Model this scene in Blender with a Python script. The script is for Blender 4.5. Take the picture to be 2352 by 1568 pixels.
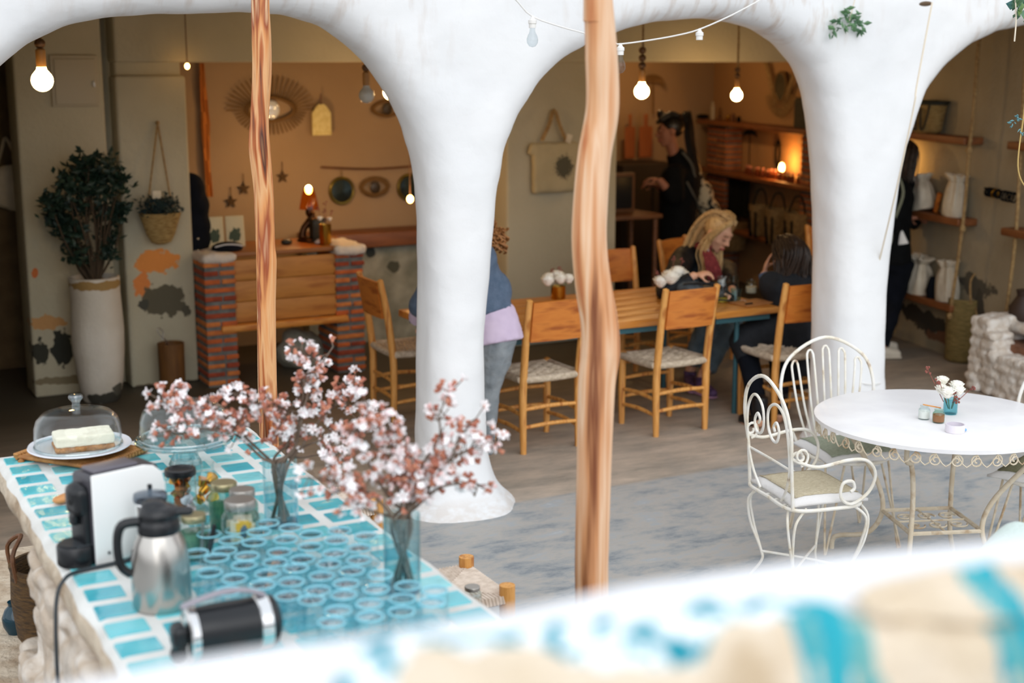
import bpy, math, random
from mathutils import Vector, Matrix, noise
random.seed(7)
S = bpy.context.scene
for o in list(bpy.data.objects): bpy.data.objects.remove(o)
COL = S.collection
rad = math.radians
# ---------------------------------------------------------------- camera
CAMZ, FPX = 2.3, 3200.0
PITCH = math.atan(644 / 3200); YAW = rad(27.8)
cam = bpy.data.cameras.new('camera'); camo = bpy.data.objects.new('camera', cam); COL.objects.link(camo)
cam.sensor_width = 36; cam.lens = 36 * FPX / 2352; cam.clip_start = .05; cam.clip_end = 200
camo.location = (0, 0, CAMZ); camo.rotation_euler = (math.pi / 2 - PITCH, 0, -YAW)
cam.dof.use_dof = True; cam.dof.focus_distance = 5.6; cam.dof.aperture_fstop = 1.9; cam.dof.aperture_blades = 0
S.camera = camo; S.cycles.transparent_max_bounces = 48; S.cycles.max_bounces = 12
# ---------------------------------------------------------------- world: bright overcast sky above an open courtyard
W = bpy.data.worlds.new('world'); S.world = W; W.use_nodes = True
nt = W.node_tree; nt.nodes.clear()
wo = nt.nodes.new('ShaderNodeOutputWorld'); bg = nt.nodes.new('ShaderNodeBackground')
tc = nt.nodes.new('ShaderNodeTexCoord'); sp = nt.nodes.new('ShaderNodeSeparateXYZ'); cr = nt.nodes.new('ShaderNodeValToRGB')
nt.links.new(tc.outputs['Generated'], sp.inputs[0]); nt.links.new(sp.outputs['Z'], cr.inputs[0])
e = cr.color_ramp.elements
e[0].position = 0.0; e[0].color = (.10, .10, .10, 1); e[1].position = .85; e[1].color = (.60, .64, .69, 1)
x_ = e.new(.02); x_.color = (.70, .72, .75, 1); x_ = e.new(.25); x_.color = (.79, .82, .86, 1)
nt.links.new(cr.outputs[0], bg.inputs[0]); bg.inputs[1].default_value = 1.75; nt.links.new(bg.outputs[0], wo.inputs[0])
sun = bpy.data.lights.new('soft_sun', 'SUN'); sun.energy = 1.0; sun.angle = rad(60); sun.color = (1, .985, .96)
suno = bpy.data.objects.new('soft_sun', sun); COL.objects.link(suno); suno.rotation_euler = (rad(62), 0, rad(-14))
S.view_settings.view_transform = 'Standard'; S.view_settings.look = 'None'
S.view_settings.exposure = 0.09; S.view_settings.gamma = 1.0; S.view_settings.use_curve_mapping = False
# ---------------------------------------------------------------- points of the place
_F = Vector((math.sin(YAW) * math.cos(PITCH), math.cos(YAW) * math.cos(PITCH), -math.sin(PITCH)))
_R = Vector((math.cos(YAW), -math.sin(YAW), 0)); _U = _R.cross(_F)
_C = Vector((0, 0, CAMZ))
def ray(x, y): return _F + (x - 1176) / FPX * _R + (784 - y) / FPX * _U
def at(x, y, Y): d = ray(x, y); return _C + d * (Y / d.y)
def gz(x, y, z=0.0): d = ray(x, y); return _C + d * ((z - CAMZ) / d.z)
def ad(x, y, t): return _C + ray(x, y) * t
RA = rad(12.5); RB = Vector((8.139, 7.986, 0)); RN = Vector((math.cos(RA), -math.sin(RA), 0)); RD = Vector((math.sin(RA), math.cos(RA), 0))
def rw(x, y, off=0.0):
    "point on (or off metres in front of) the slanting right hand wall"
    d = ray(x, y); return _C + d * ((RN.dot(RB) - off) / RN.dot(d))
# ---------------------------------------------------------------- materials
def lin(c): return tuple(((v / 255) / 12.92 if v / 255 <= .04045 else ((v / 255 + .055) / 1.055) ** 2.4) for v in c) + (1,)
MATS = {}
def mat(name, c, rough=.6, metal=0, c2=None, scale=8, stretch=(1, 1, 1), lo=.35, hi=.65, bump=0, bscale=None, spec=.5, emit=0, detail=4, sheen=0, dist=0, coat=0):
    if name in MATS: return MATS[name]
    m = bpy.data.materials.new(name); m.use_nodes = True; n = m.node_tree; L = n.links
    b = n.nodes['Principled BSDF']; b.inputs['Base Color'].default_value = lin(c); b.inputs['Roughness'].default_value = rough
    b.inputs['Metallic'].default_value = metal; b.inputs['Specular IOR Level'].default_value = spec
    if coat: b.inputs['Coat Weight'].default_value = coat
    if sheen: b.inputs['Sheen Weight'].default_value = sheen
    if emit: b.inputs['Emission Color'].default_value = lin(c); b.inputs['Emission Strength'].default_value = emit
    if c2 or bump:
        t = n.nodes.new('ShaderNodeTexCoord'); mp = n.nodes.new('ShaderNodeMapping'); mp.inputs['Scale'].default_value = stretch
        L.new(t.outputs['Object'], mp.inputs[0])
    if c2:
        nz = n.nodes.new('ShaderNodeTexNoise'); nz.inputs['Scale'].default_value = scale; nz.inputs['Detail'].default_value = detail; nz.inputs['Distortion'].default_value = dist
        L.new(mp.outputs[0], nz.inputs['Vector'])
        r = n.nodes.new('ShaderNodeValToRGB'); cs = [c] + (c2 if isinstance(c2, list) else [c2])
        r.color_ramp.elements[0].position = lo; r.color_ramp.elements[0].color = lin(cs[0])
        r.color_ramp.elements[1].position = hi; r.color_ramp.elements[1].color = lin(cs[-1])
        for i, q in enumerate(cs[1:-1]): k = r.color_ramp.elements.new(lo + (hi - lo) * (i + 1) / (len(cs) - 1)); k.color = lin(q)
        L.new(nz.outputs['Fac'], r.inputs[0]); L.new(r.outputs[0], b.inputs['Base Color'])
    if bump:
        n2 = n.nodes.new('ShaderNodeTexNoise'); n2.inputs['Scale'].default_value = bscale or scale * 3; n2.inputs['Detail'].default_value = 5
        L.new(mp.outputs[0], n2.inputs['Vector']); bp = n.nodes.new('ShaderNodeBump'); bp.inputs['Strength'].default_value = bump; bp.inputs['Distance'].default_value = .02
        L.new(n2.outputs['Fac'], bp.inputs['Height']); L.new(bp.outputs[0], b.inputs['Normal'])
    MATS[name] = m; return m
def glass(name, tint=(245, 250, 250), rough=.02, f=1.45, dens=1.0, refl=(1, 1, 1, 1)):
    if name in MATS: return MATS[name]
    m = bpy.data.materials.new(name); m.use_nodes = True; n = m.node_tree; n.nodes.clear(); L = n.links
    o = n.nodes.new('ShaderNodeOutputMaterial'); mx = n.nodes.new('ShaderNodeMixShader'); tr = n.nodes.new('ShaderNodeBsdfTransparent'); gl = n.nodes.new('ShaderNodeBsdfGlossy')
    gl.inputs['Roughness'].default_value = rough; gl.inputs[0].default_value = refl
    # reflection rises towards grazing view (Schlick); glass seen edge-on takes more of its own tint
    lw = n.nodes.new('ShaderNodeLayerWeight'); lw.inputs[0].default_value = .5; f0 = ((f - 1) / (f + 1)) ** 2
    p5 = n.nodes.new('ShaderNodeMath'); p5.operation = 'POWER'; p5.inputs[1].default_value = 5.0; L.new(lw.outputs['Facing'], p5.inputs[0])
    ma = n.nodes.new('ShaderNodeMath'); ma.operation = 'MULTIPLY_ADD'; ma.inputs[1].default_value = .8; ma.inputs[2].default_value = f0; L.new(p5.outputs[0], ma.inputs[0])
    p2 = n.nodes.new('ShaderNodeMath'); p2.operation = 'POWER'; p2.inputs[1].default_value = 3.0; L.new(lw.outputs['Facing'], p2.inputs[0])
    mc = n.nodes.new('ShaderNodeMix'); mc.data_type = 'RGBA'; mc.inputs['A'].default_value = lin(tint); mc.inputs['B'].default_value = tuple(v ** (1 + 1.6 * dens) for v in lin(tint)[:3]) + (1,)
    L.new(p2.outputs[0], mc.inputs['Factor']); L.new(mc.outputs['Result'], tr.inputs[0])
    L.new(ma.outputs[0], mx.inputs[0]); L.new(tr.outputs[0], mx.inputs[1]); L.new(gl.outputs[0], mx.inputs[2]); L.new(mx.outputs[0], o.inputs[0])
    MATS[name] = m; return m
def emis(name, c, s):
    if name in MATS: return MATS[name]
    m = bpy.data.materials.new(name); m.use_nodes = True; n = m.node_tree; n.nodes.clear()
    o = n.nodes.new('ShaderNodeOutputMaterial'); e = n.nodes.new('ShaderNodeEmission'); e.inputs[0].default_value = (c[0], c[1], c[2], 1); e.inputs[1].default_value = s
    n.links.new(e.outputs[0], o.inputs[0]); MATS[name] = m; return m
def patched(name, base, base2, patches, rough=.85, scale=2.5, bump=.25, bscale=30, nscale=9, amp=.9, hi=.7):
    "plaster with worn patches that have a place and a shape of their own: (centre, radii, colour, cut)"
    m = mat(name, base, rough, c2=base2, scale=scale, bump=bump, bscale=bscale, hi=hi); n = m.node_tree; L = n.links
    b = n.nodes['Principled BSDF']; cur = b.inputs['Base Color'].links[0].from_socket
    t = n.nodes.new('ShaderNodeTexCoord')
    nz = n.nodes.new('ShaderNodeTexNoise'); nz.inputs['Scale'].default_value = nscale; nz.inputs['Detail'].default_value = 5; L.new(t.outputs['Object'], nz.inputs['Vector'])
    for c, r, col in patches:
        s = n.nodes.new('ShaderNodeVectorMath'); s.operation = 'SUBTRACT'; s.inputs[1].default_value = c; L.new(t.outputs['Object'], s.inputs[0])
        d = n.nodes.new('ShaderNodeVectorMath'); d.operation = 'DIVIDE'; d.inputs[1].default_value = r; L.new(s.outputs[0], d.inputs[0])
        l = n.nodes.new('ShaderNodeVectorMath'); l.operation = 'LENGTH'; L.new(d.outputs[0], l.inputs[0])
        a = n.nodes.new('ShaderNodeMath'); a.operation = 'MULTIPLY_ADD'; a.inputs[1].default_value = -amp * 2; L.new(nz.outputs['Fac'], a.inputs[0])
        L.new(l.outputs['Value'], a.inputs[2])
        g = n.nodes.new('ShaderNodeMapRange'); g.inputs['From Min'].default_value = .12; g.inputs['From Max'].default_value = .0; L.new(a.outputs[0], g.inputs['Value'])
        mx = n.nodes.new('ShaderNodeMix'); mx.data_type = 'RGBA'; mx.inputs['B'].default_value = lin(col); L.new(cur, mx.inputs['A']); L.new(g.outputs[0], mx.inputs['Factor']); cur = mx.outputs['Result']
    L.new(cur, b.inputs['Base Color']); return m
# ---------------------------------------------------------------- mesh collector
def cr_pts(P, k=4, closed=False):
    "Catmull-Rom through points"
    P = [Vector(p) for p in P]; n = len(P); out = []
    if n < 3: return P
    rng = range(n) if closed else range(n - 1)
    for i in rng:
        if closed: a, b, c, d = P[(i - 1) % n], P[i], P[(i + 1) % n], P[(i + 2) % n]
        else: a, b, c, d = P[max(i - 1, 0)], P[i], P[i + 1], P[min(i + 2, n - 1)]
        for j in range(k):
            t = j / k; out.append(.5 * ((2 * b) + (c - a) * t + (2 * a - 5 * b + 4 * c - d) * t * t + (3 * b - a - 3 * c + d) * t ** 3))
    if not closed: out.append(P[-1])
    return out
class G:
    def __init__(s): s.v = []; s.f = []; s.m = []; s.k = 0
    def use(s, k): s.k = k; return s
    def add(s, v, f):
        o = len(s.v); s.v += [Vector(p) for p in v]; s.f += [tuple(i + o for i in q) for q in f]; s.m += [s.k] * len(f); return s
    def box(s, c, d, R=None, tap=1.0):
        h = [x / 2 for x in d]; V = []
        for z in (-1, 1):
            q = tap if z > 0 else 1
            for x, y in ((-1, -1), (1, -1), (1, 1), (-1, 1)):
                p = Vector((x * h[0] * q, y * h[1] * q, z * h[2]))
                if R is not None: p = R @ p
                V.append(p + Vector(c))
        return s.add(V, [(3, 2, 1, 0), (4, 5, 6, 7), (0, 1, 5, 4), (1, 2, 6, 5), (2, 3, 7, 6), (3, 0, 4, 7)])
    def rbox(s, c, d, r=.01, R=None):
        "box with all edges rounded off"
        r = min(r, min(d) * .49); prof = []
        V = []; ks = 3
        # rings along z with rounded rectangle section
        def ring(ix, iy, z):
            out = []
            for (sx, sy, a0) in ((1, 1, 0), (-1, 1, 90), (-1, -1, 180), (1, -1, 270)):
                for k in range(ks + 1):
                    a = rad(a0 + 90 * k / ks); out.append((sx * (ix) + ir * math.cos(a), sy * (iy) + ir * math.sin(a), z))
            return out
        rings = []
        for k in range(ks + 1):
            a = rad(90 * k / ks); ir = r * math.sin(a) + 1e-4; rings.append(ring(d[0] / 2 - r, d[1] / 2 - r, -d[2] / 2 + r - r * math.cos(a)))
        for k in range(ks + 1):
            a = rad(90 - 90 * k / ks); ir = r * math.sin(a) + 1e-4; rings.append(ring(d[0] / 2 - r, d[1] / 2 - r, d[2] / 2 - r + r * math.cos(a)))
        n = len(rings[0]); F = []
        for rr in rings:
            for p in rr:
                p = Vector(p); p = R @ p if R is not None else p; V.append(p + Vector(c))
        for i in range(len(rings) - 1):
            for j in range(n): F.append((i * n + j, i * n + (j + 1) % n, (i + 1) * n + (j + 1) % n, (i + 1) * n + j))
        F.append(tuple(range(n - 1, -1, -1))); F.append(tuple((len(rings) - 1) * n + j for j in range(n)))
        return s.add(V, F)
    def tube(s, P, r, n=8, closed=False, k=0, flat=1.0, up=None, dome=True):
        if k: 
            if isinstance(r, (list, tuple)):
                R_ = []; m = len(P)
                for i in range(m if closed else m - 1):
                    for j in range(k): t = j / k; R_.append(r[i] * (1 - t) + r[(i + 1) % m] * t)
                if not closed: R_.append(r[-1])
                r = R_
            P = cr_pts(P, k, closed)
        P = [Vector(p) for p in P]; m = len(P)
        if not isinstance(r, (list, tuple)): r = [r] * m
        V = []; F = []; prev = None
        T = []
        for i in range(m):
            a = P[(i - 1) % m] if (closed or i) else P[i]; b = P[(i + 1) % m] if (closed or i < m - 1) else P[i]
            t = (b - a); t = t.normalized() if t.length > 1e-9 else Vector((0, 0, 1)); T.append(t)
        nrm = up.copy() if up is not None else T[0].orthogonal().normalized()
        if up is not None: nrm = (nrm - T[0] * nrm.dot(T[0])).normalized()
        for i in range(m):
            t = T[i]
            if up is not None: nrm = (up - t * up.dot(t)); nrm = nrm.normalized() if nrm.length > 1e-6 else t.orthogonal().normalized()
            else:
                nrm = nrm - t * nrm.dot(t); nrm = nrm.normalized() if nrm.length > 1e-6 else t.orthogonal().normalized()
            bn = t.cross(nrm)
            for j in range(n):
                a = 2 * math.pi * j / n; V.append(P[i] + nrm * (math.cos(a) * r[i] * flat) + bn * (math.sin(a) * r[i]))
        for i in range(m if closed else m - 1):
            i2 = (i + 1) % m
            for j in range(n): F.append((i * n + j, i * n + (j + 1) % n, i2 * n + (j + 1) % n, i2 * n + j))
        if not closed:
            if dome:
                V.append(P[0] - T[0] * r[0] * .5); V.append(P[-1] + T[-1] * r[-1] * .5)
                a, b = len(V) - 2, len(V) - 1
                for j in range(n): F.append((a, (j + 1) % n, j)); F.append((b, (m - 1) * n + j, (m - 1) * n + (j + 1) % n))
            else: F.append(tuple(range(n - 1, -1, -1))); F.append(tuple((m - 1) * n + j for j in range(n)))
        return s.add(V, F)
    def lathe(s, prof, c=(0, 0, 0), n=24, M=None, sx=1, sy=1, wob=0):
        V = []; F = []; m = len(prof)
        for i, (r, z) in enumerate(prof):
            for j in range(n):
                a = 2 * math.pi * j / n; w = 1 + (wob * noise.noise(Vector((math.cos(a) * 2, math.sin(a) * 2, z * 4 + 3))) if wob else 0)
                p = Vector((r * w * math.cos(a) * sx, r * w * math.sin(a) * sy, z)); p = M @ p if M is not None else p; V.append(p + Vector(c))
        for i in range(m - 1):
            for j in range(n): F.append((i * n + j, i * n + (j + 1) % n, (i + 1) * n + (j + 1) % n, (i + 1) * n + j))
        if prof[0][0] > 1e-4: F.append(tuple(range(n - 1, -1, -1)))
        if prof[-1][0] > 1e-4: F.append(tuple((m - 1) * n + j for j in range(n)))
        return s.add(V, F)
    def shell(s, prof, c=(0, 0, 0), n=24, t=.003, M=None):
        "open vessel: outer profile bottom to rim, then back down inside"
        inner = [(max(r - t, 0.0005), z if i else z + t) for i, (r, z) in enumerate(prof)][::-1]
        V = []; F = []; P = [(0.0005, prof[0][1])] + list(prof) + inner + [(0.0005, prof[0][1] + t)]
        return s.lathe(P, c, n, M)
    def ell(s, c, r, R=None, n=14, m=9):
        V = []; F = []
        for i in range(m + 1):
            th = math.pi * i / m
            for j in range(n):
                a = 2 * math.pi * j / n; p = Vector((math.sin(th) * math.cos(a) * r[0], math.sin(th) * math.sin(a) * r[1], math.cos(th) * r[2]))
                p = R @ p if R is not None else p; V.append(p + Vector(c))
        for i in range(m):
            for j in range(n): F.append((i * n + j, (i + 1) * n + j, (i + 1) * n + (j + 1) % n, i * n + (j + 1) % n))
        return s.add(V, F)
    def prism(s, poly, z0, z1, M=None):
        n = len(poly); V = [Vector((x, y, z0)) for x, y in poly] + [Vector((x, y, z1)) for x, y in poly]
        if M is not None: V = [M @ v for v in V]
        F = [tuple(range(n - 1, -1, -1)), tuple(range(n, 2 * n))] + [(j, (j + 1) % n, n + (j + 1) % n, n + j) for j in range(n)]
        return s.add(V, F)
    def sheet(s, rows, t=.004):
        "cloth from a grid of points with thickness t"
        a, b = len(rows), len(rows[0]); V = [Vector(p) for r in rows for p in r]; N = []
        for i in range(a):
            for j in range(b):
                u = V[min(i + 1, a - 1) * b + j] - V[max(i - 1, 0) * b + j]; w = V[i * b + min(j + 1, b - 1)] - V[i * b + max(j - 1, 0)]
                q = u.cross(w); N.append(q.normalized() if q.length > 1e-9 else Vector((0, 0, 1)))
        V2 = [v - N[i] * t for i, v in enumerate(V)]; o = a * b; F = []
        for i in range(a - 1):
            for j in range(b - 1):
                q = (i * b + j, (i + 1) * b + j, (i + 1) * b + j + 1, i * b + j + 1); F.append(q); F.append(tuple(x + o for x in q[::-1]))
        for i in range(a - 1): F.append((i * b, o + i * b, o + (i + 1) * b, (i + 1) * b)); F.append((i * b + b - 1, (i + 1) * b + b - 1, o + (i + 1) * b + b - 1, o + i * b + b - 1))
        for j in range(b - 1): F.append((j, j + 1, o + j + 1, o + j)); q = (a - 1) * b; F.append((q + j, o + q + j, o + q + j + 1, q + j + 1))
        return s.add(V + V2, F)
    def mesh(s, name, mats, off=None):
        me = bpy.data.meshes.new(name); me.from_pydata([tuple(v - off) for v in s.v] if off is not None else [tuple(v) for v in s.v], [], s.f)
        mats = mats if isinstance(mats, (list, tuple)) else [mats]
        for q in mats: me.materials.append(q)
        me.polygons.foreach_set('material_index', [min(k, len(mats) - 1) for k in s.m]); me.update(); return me
    def build(s, name, mats, parent=None, w=False, smooth=True, angle=40, label=None, loc=None, loc0=None):
        "w: coordinates are those of the place, the parent's base is taken off"
        off = parent_loc(parent) if (w and parent) else (Vector(loc) if loc is not None else None)
        me = s.mesh(name, mats, off); o = bpy.data.objects.new(name, me); COL.objects.link(o)
        if loc is not None: o.location = loc
        if loc0 is not None: o.location = loc0
        if parent: o.parent = parent
        if smooth:
            me.polygons.foreach_set('use_smooth', [True] * len(me.polygons))
            if angle < 180: me.set_sharp_from_angle(angle=rad(angle))
        if label: o['label'] = label
        return o
def parent_loc(p):
    v = Vector(p.location)
    while p.parent: p = p.parent; v += Vector(p.location)
    return v
def tag(o, label, cat, group=None, kind=None):
    if label: o['label'] = label
    if cat: o['category'] = cat
    if group: o['group'] = group
    if kind: o['kind'] = kind
    return o
def T(name, label, cat, loc=(0, 0, 0), rz=0, group=None):
    o = bpy.data.objects.new(name, None); COL.objects.link(o); o.empty_display_size = .1
    o.location = loc; o.rotation_euler = (0, 0, rz); tag(o, label, cat, group); return o
def ST(o): o['kind'] = 'structure'; return o
def kids(o): return [c for c in COL.objects if c.parent == o]
def dup(o, loc=None, rz=None, label=None, parent=None, scale=None, rot=None):
    c = o.copy(); COL.objects.link(c)
    if parent: c.parent = parent
    if loc is not None: c.location = loc
    if rz is not None: c.rotation_euler = (0, 0, rz)
    if rot is not None: c.rotation_euler = rot
    if scale: c.scale = scale if hasattr(scale, '__len__') else (scale,) * 3
    if label: c['label'] = label
    for k in kids(o): dup(k, parent=c)
    return c
def bake(o, mods):
    "apply modifiers to a plain mesh"
    for t, kw in mods:
        m = o.modifiers.new(t, t)
        for k, v in kw.items(): setattr(m, k, v)
    dg = bpy.context.evaluated_depsgraph_get(); dg.update(); me = bpy.data.meshes.new_from_object(o.evaluated_get(dg)); o.modifiers.clear()
    old = o.data; o.data = me; me.name = old.name; me.polygons.foreach_set('use_smooth', [True] * len(me.polygons)); return o
def push(o, fn):
    "move every vertex to fn(co, normal)"
    me = o.data; n = len(me.vertices); a = [0.0] * (3 * n); b = [0.0] * (3 * n); me.vertices.foreach_get('co', a); me.vertices.foreach_get('normal', b)
    for i in range(n):
        c = Vector(a[3 * i:3 * i + 3]); a[3 * i:3 * i + 3] = fn(c, Vector(b[3 * i:3 * i + 3]))
    me.vertices.foreach_set('co', a); me.update()
def blob(g, name, m, parent=None, vox=.01, sm=4, w=False, label=None, loc=None, nz=0, nsc=6, loc0=None):
    "one continuous surface grown round the collected shapes"
    o = g.build(name, m, parent, w=w, label=label, loc=loc, loc0=loc0)
    bake(o, [('REMESH', dict(mode='VOXEL', voxel_size=vox)), ('SMOOTH', dict(factor=.5, iterations=sm))])
    if nz:
        push(o, lambda c, m: c + m * (nz * noise.fractal(c * nsc, 1, 2, 3)))
    return o
def Rz(a): return Matrix.Rotation(a, 3, 'Z')
def Rx(a): return Matrix.Rotation(a, 3, 'X')
def Ry(a): return Matrix.Rotation(a, 3, 'Y')
def frame(zdir, xhint=(1, 0, 0)):
    z = Vector(zdir).normalized(); x = Vector(xhint); x = (x - z * x.dot(z)).normalized(); y = z.cross(x); return Matrix((x, y, z)).transposed()
# ---------------------------------------------------------------- shared materials
M_fac = patched('white_limewash', (228, 229, 230), (238, 238, 238), [], scale=1.5, bump=.35, bscale=9)
M_wall = mat('aged_plaster', (182, 174, 154), .9, c2=(198, 190, 170), scale=1.2, bump=.2, bscale=25)
M_warm = mat('ochre_plaster', (160, 132, 98), .9, c2=(172, 144, 110), scale=1.0, bump=.15, bscale=20)
M_ceil = mat('ceiling_plaster', (126, 112, 90), .9)
M_pine = mat('pine', (196, 120, 44), .5, c2=[(216, 146, 62), (178, 100, 34)], scale=3, stretch=(1.2, 9, 9), bump=.06, bscale=30)
M_pineV = mat('pine_post', (208, 142, 66), .5, c2=[(222, 162, 88), (176, 108, 44)], scale=4, stretch=(9, 9, 1), bump=.1, bscale=12)
M_board = mat('pine_board', (190, 106, 36), .45, c2=[(205, 124, 48), (160, 82, 26)], scale=2.2, stretch=(1.5, 8, 8), bump=.05, bscale=30)
M_dkwood = mat('dark_wood', (92, 58, 32), .6, c2=(120, 76, 42), scale=4, stretch=(1, 8, 8))
M_shelf = mat('shelf_wood', (134, 80, 40), .55, c2=(112, 64, 30), scale=4, stretch=(6, 1.2, 6))
M_rope = mat('rope', (176, 146, 98), .9, c2=(140, 110, 70), scale=40, bump=.4, bscale=120)
M_cord = mat('woven_cord', (214, 198, 176), .9, c2=(180, 162, 138), scale=30, bump=.5, bscale=90)
M_straw = mat('straw', (176, 148, 92), .85, c2=(132, 104, 58), scale=25, stretch=(1, 1, 5), bump=.5, bscale=60)
M_brass = mat('brass', (196, 150, 60), .25, 1)
M_black = mat('black_plastic', (16, 18, 22), .35)
M_white = mat('white_paint', (232, 230, 226), .4)
M_iron = mat('white_painted_iron', (236, 234, 228), .45, c2=[(232, 228, 218), (226, 218, 200), (150, 110, 80)], lo=.35, hi=.78, scale=14)
M_ironold = mat('cream_painted_iron', (206, 190, 164), .5, c2=[(214, 202, 180), (176, 150, 118)], scale=12)
M_steel = mat('brushed_steel', (190, 186, 180), .28, 1)
M_chrome = mat('chrome', (225, 225, 225), .12, 1)
M_skin = mat('skin', (214, 160, 130), .55, c2=(222, 172, 142), scale=10)
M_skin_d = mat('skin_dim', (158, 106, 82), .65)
M_denim = mat('denim', (84, 104, 118), .85, c2=(108, 128, 140), scale=14, bump=.2, bscale=90)
M_navy = mat('navy_cloth', (8, 12, 20), .95, spec=.2, c2=(14, 18, 28), scale=12)
M_blk = mat('black_cloth', (6, 8, 10), .95, spec=.2, c2=(12, 14, 16), scale=12)
M_glass = glass('clear_glass', (246, 250, 250))
M_gblue = glass('aqua_glass', (226, 243, 247), dens=.8)
M_gteal = glass('teal_glass', (206, 236, 240), dens=1.0)
M_ggreen = glass('green_glass', (230, 243, 238), dens=.8)
M_cream = mat('cream_cotton', (222, 212, 190), .9, c2=(206, 194, 168), scale=6, bump=.3, bscale=50)
M_leaf = mat('dark_leaf', (22, 44, 36), .55, c2=(34, 58, 44), scale=10)
M_rose = mat('cream_rose', (240, 236, 222), .6, c2=(248, 246, 238), scale=20)
M_petal = mat('white_petal', (244, 240, 240), .6, c2=(248, 226, 232), scale=20)
M_mortar = mat('mortar', (118, 120, 116), .95, c2=(90, 92, 90), scale=15)
# ================================================================ THE SETTING
# floor
fm = mat('courtyard_concrete', (112, 120, 126), .6, c2=[(132, 140, 146), (160, 163, 164), (178, 174, 168), (166, 172, 176), (194, 196, 196)], scale=3.6, stretch=(.9, 1.7, 1), lo=.28, hi=.72, bump=.15, bscale=14, detail=12, dist=.15)
n = fm.node_tree; Lk = n.links; b_ = n.nodes['Principled BSDF']; src = b_.inputs['Base Color'].links[0].from_socket
t_ = n.nodes.new('ShaderNodeTexCoord'); s_ = n.nodes.new('ShaderNodeSeparateXYZ'); Lk.new(t_.outputs['Object'], s_.inputs[0])
nz_ = n.nodes.new('ShaderNodeTexNoise'); nz_.inputs['Scale'].default_value = 1.1; nz_.inputs['Detail'].default_value = 6; Lk.new(t_.outputs['Object'], nz_.inputs['Vector'])
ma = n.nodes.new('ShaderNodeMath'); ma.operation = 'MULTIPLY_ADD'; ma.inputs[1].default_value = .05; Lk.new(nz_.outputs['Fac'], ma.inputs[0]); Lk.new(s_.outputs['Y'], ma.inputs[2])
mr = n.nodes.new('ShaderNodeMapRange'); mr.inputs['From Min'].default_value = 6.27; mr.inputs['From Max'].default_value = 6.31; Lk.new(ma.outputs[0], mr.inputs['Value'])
n3 = n.nodes.new('ShaderNodeTexNoise'); n3.inputs['Scale'].default_value = 4; n3.inputs['Detail'].default_value = 8
mp_ = n.nodes.new('ShaderNodeMapping'); mp_.inputs['Scale'].default_value = (.6, 1.8, 1); mp_.inputs['Rotation'].default_value = (0, 0, .3); Lk.new(t_.outputs['Object'], mp_.inputs[0]); Lk.new(mp_.outputs[0], n3.inputs['Vector'])
r3 = n.nodes.new('ShaderNodeValToRGB'); r3.color_ramp.elements[0].position = .3; r3.color_ramp.elements[0].color = lin((142, 136, 126)); r3.color_ramp.elements[1].position = .7; r3.color_ramp.elements[1].color = lin((206, 188, 170))
Lk.new(n3.outputs['Fac'], r3.inputs[0])
mx = n.nodes.new('ShaderNodeMix'); mx.data_type = 'RGBA'; Lk.new(mr.outputs[0], mx.inputs['Factor']); Lk.new(src, mx.inputs['A']); Lk.new(r3.outputs[0], mx.inputs['B'])
# darker screed inside, with shade deepening towards the back painted in
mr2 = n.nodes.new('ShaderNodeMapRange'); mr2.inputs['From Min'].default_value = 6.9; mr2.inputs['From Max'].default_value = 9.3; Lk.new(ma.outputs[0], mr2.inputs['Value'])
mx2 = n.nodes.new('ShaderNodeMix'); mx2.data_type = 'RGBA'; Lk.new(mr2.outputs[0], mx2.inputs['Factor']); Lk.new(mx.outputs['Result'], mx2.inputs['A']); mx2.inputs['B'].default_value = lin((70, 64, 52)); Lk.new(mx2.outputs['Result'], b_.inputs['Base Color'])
for q_ in n.nodes:
    if q_.bl_idname == 'ShaderNodeTexNoise': q_.inputs['Roughness'].default_value = .72
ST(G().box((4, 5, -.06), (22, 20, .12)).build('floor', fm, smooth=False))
# front wall: hand modelled arches
YF = 6.45
A1 = [(970, 520), (970, 700), (968, 850), (966, 1000), (958, 1100)]
a1 = [(-200, 360), (-110, 240), (0, 148), (60, 98), (150, 56), (270, 40), (450, 30), (560, 23), (650, 28), (740, 55), (800, 98), (850, 150), (900, 222), (935, 290), (957, 360), (967, 440), (970, 520), (971, 620), (970, 700), (968, 850), (966, 1000)]
a2 = [(1099, 1000), (1097, 800), (1108, 600), (1120, 450), (1140, 335), (1172, 262), (1220, 190), (1280, 132), (1340, 100), (1420, 68), (1500, 51), (1600, 45), (1680, 51), (1750, 71), (1800, 105), (1840, 155), (1862, 220), (1874, 300), (1885, 400), (1890, 500), (1892, 600), (1889, 750), (1885, 850), (1880, 950)]
a3 = [(2008, 870), (2010, 700), (2013, 600), (2020, 520), (2030, 430), (2046, 350), (2075, 270), (2100, 212), (2142, 158), (2200, 106), (2265, 74), (2352, 58), (2450, 56)]
def arc(px, Y=YF): return [at(x, y, Y) for x, y in px]
P1, P2, P3 = arc(a1), arc(a2), arc(a3)
top = P3[-1].z
poly = [(-3, 4.3), (13, 4.3), (13, -.2), (8.3, -.2), (8.3, 1.2), (8.26, 1.6), (8.1, 2.0), (7.8, 2.35)]
poly += [(p.x, p.z) for p in P3[::-1]] + [(P3[0].x, -.2), (P2[-1].x, -.2)] + [(p.x, p.z) for p in P2[::-1]]
poly += [(P2[0].x, -.2), (P1[-1].x, -.2)] + [(p.x, p.z) for p in P1[::-1]] + [(.55, 1.5), (.5, 1.0), (.5, -.2), (-3, -.2)]
cu = bpy.data.curves.new('wall_front', 'CURVE'); cu.dimensions = '2D'; cu.fill_mode = 'BOTH'
spn = cu.splines.new('POLY'); spn.points.add(len(poly) - 1)
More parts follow.
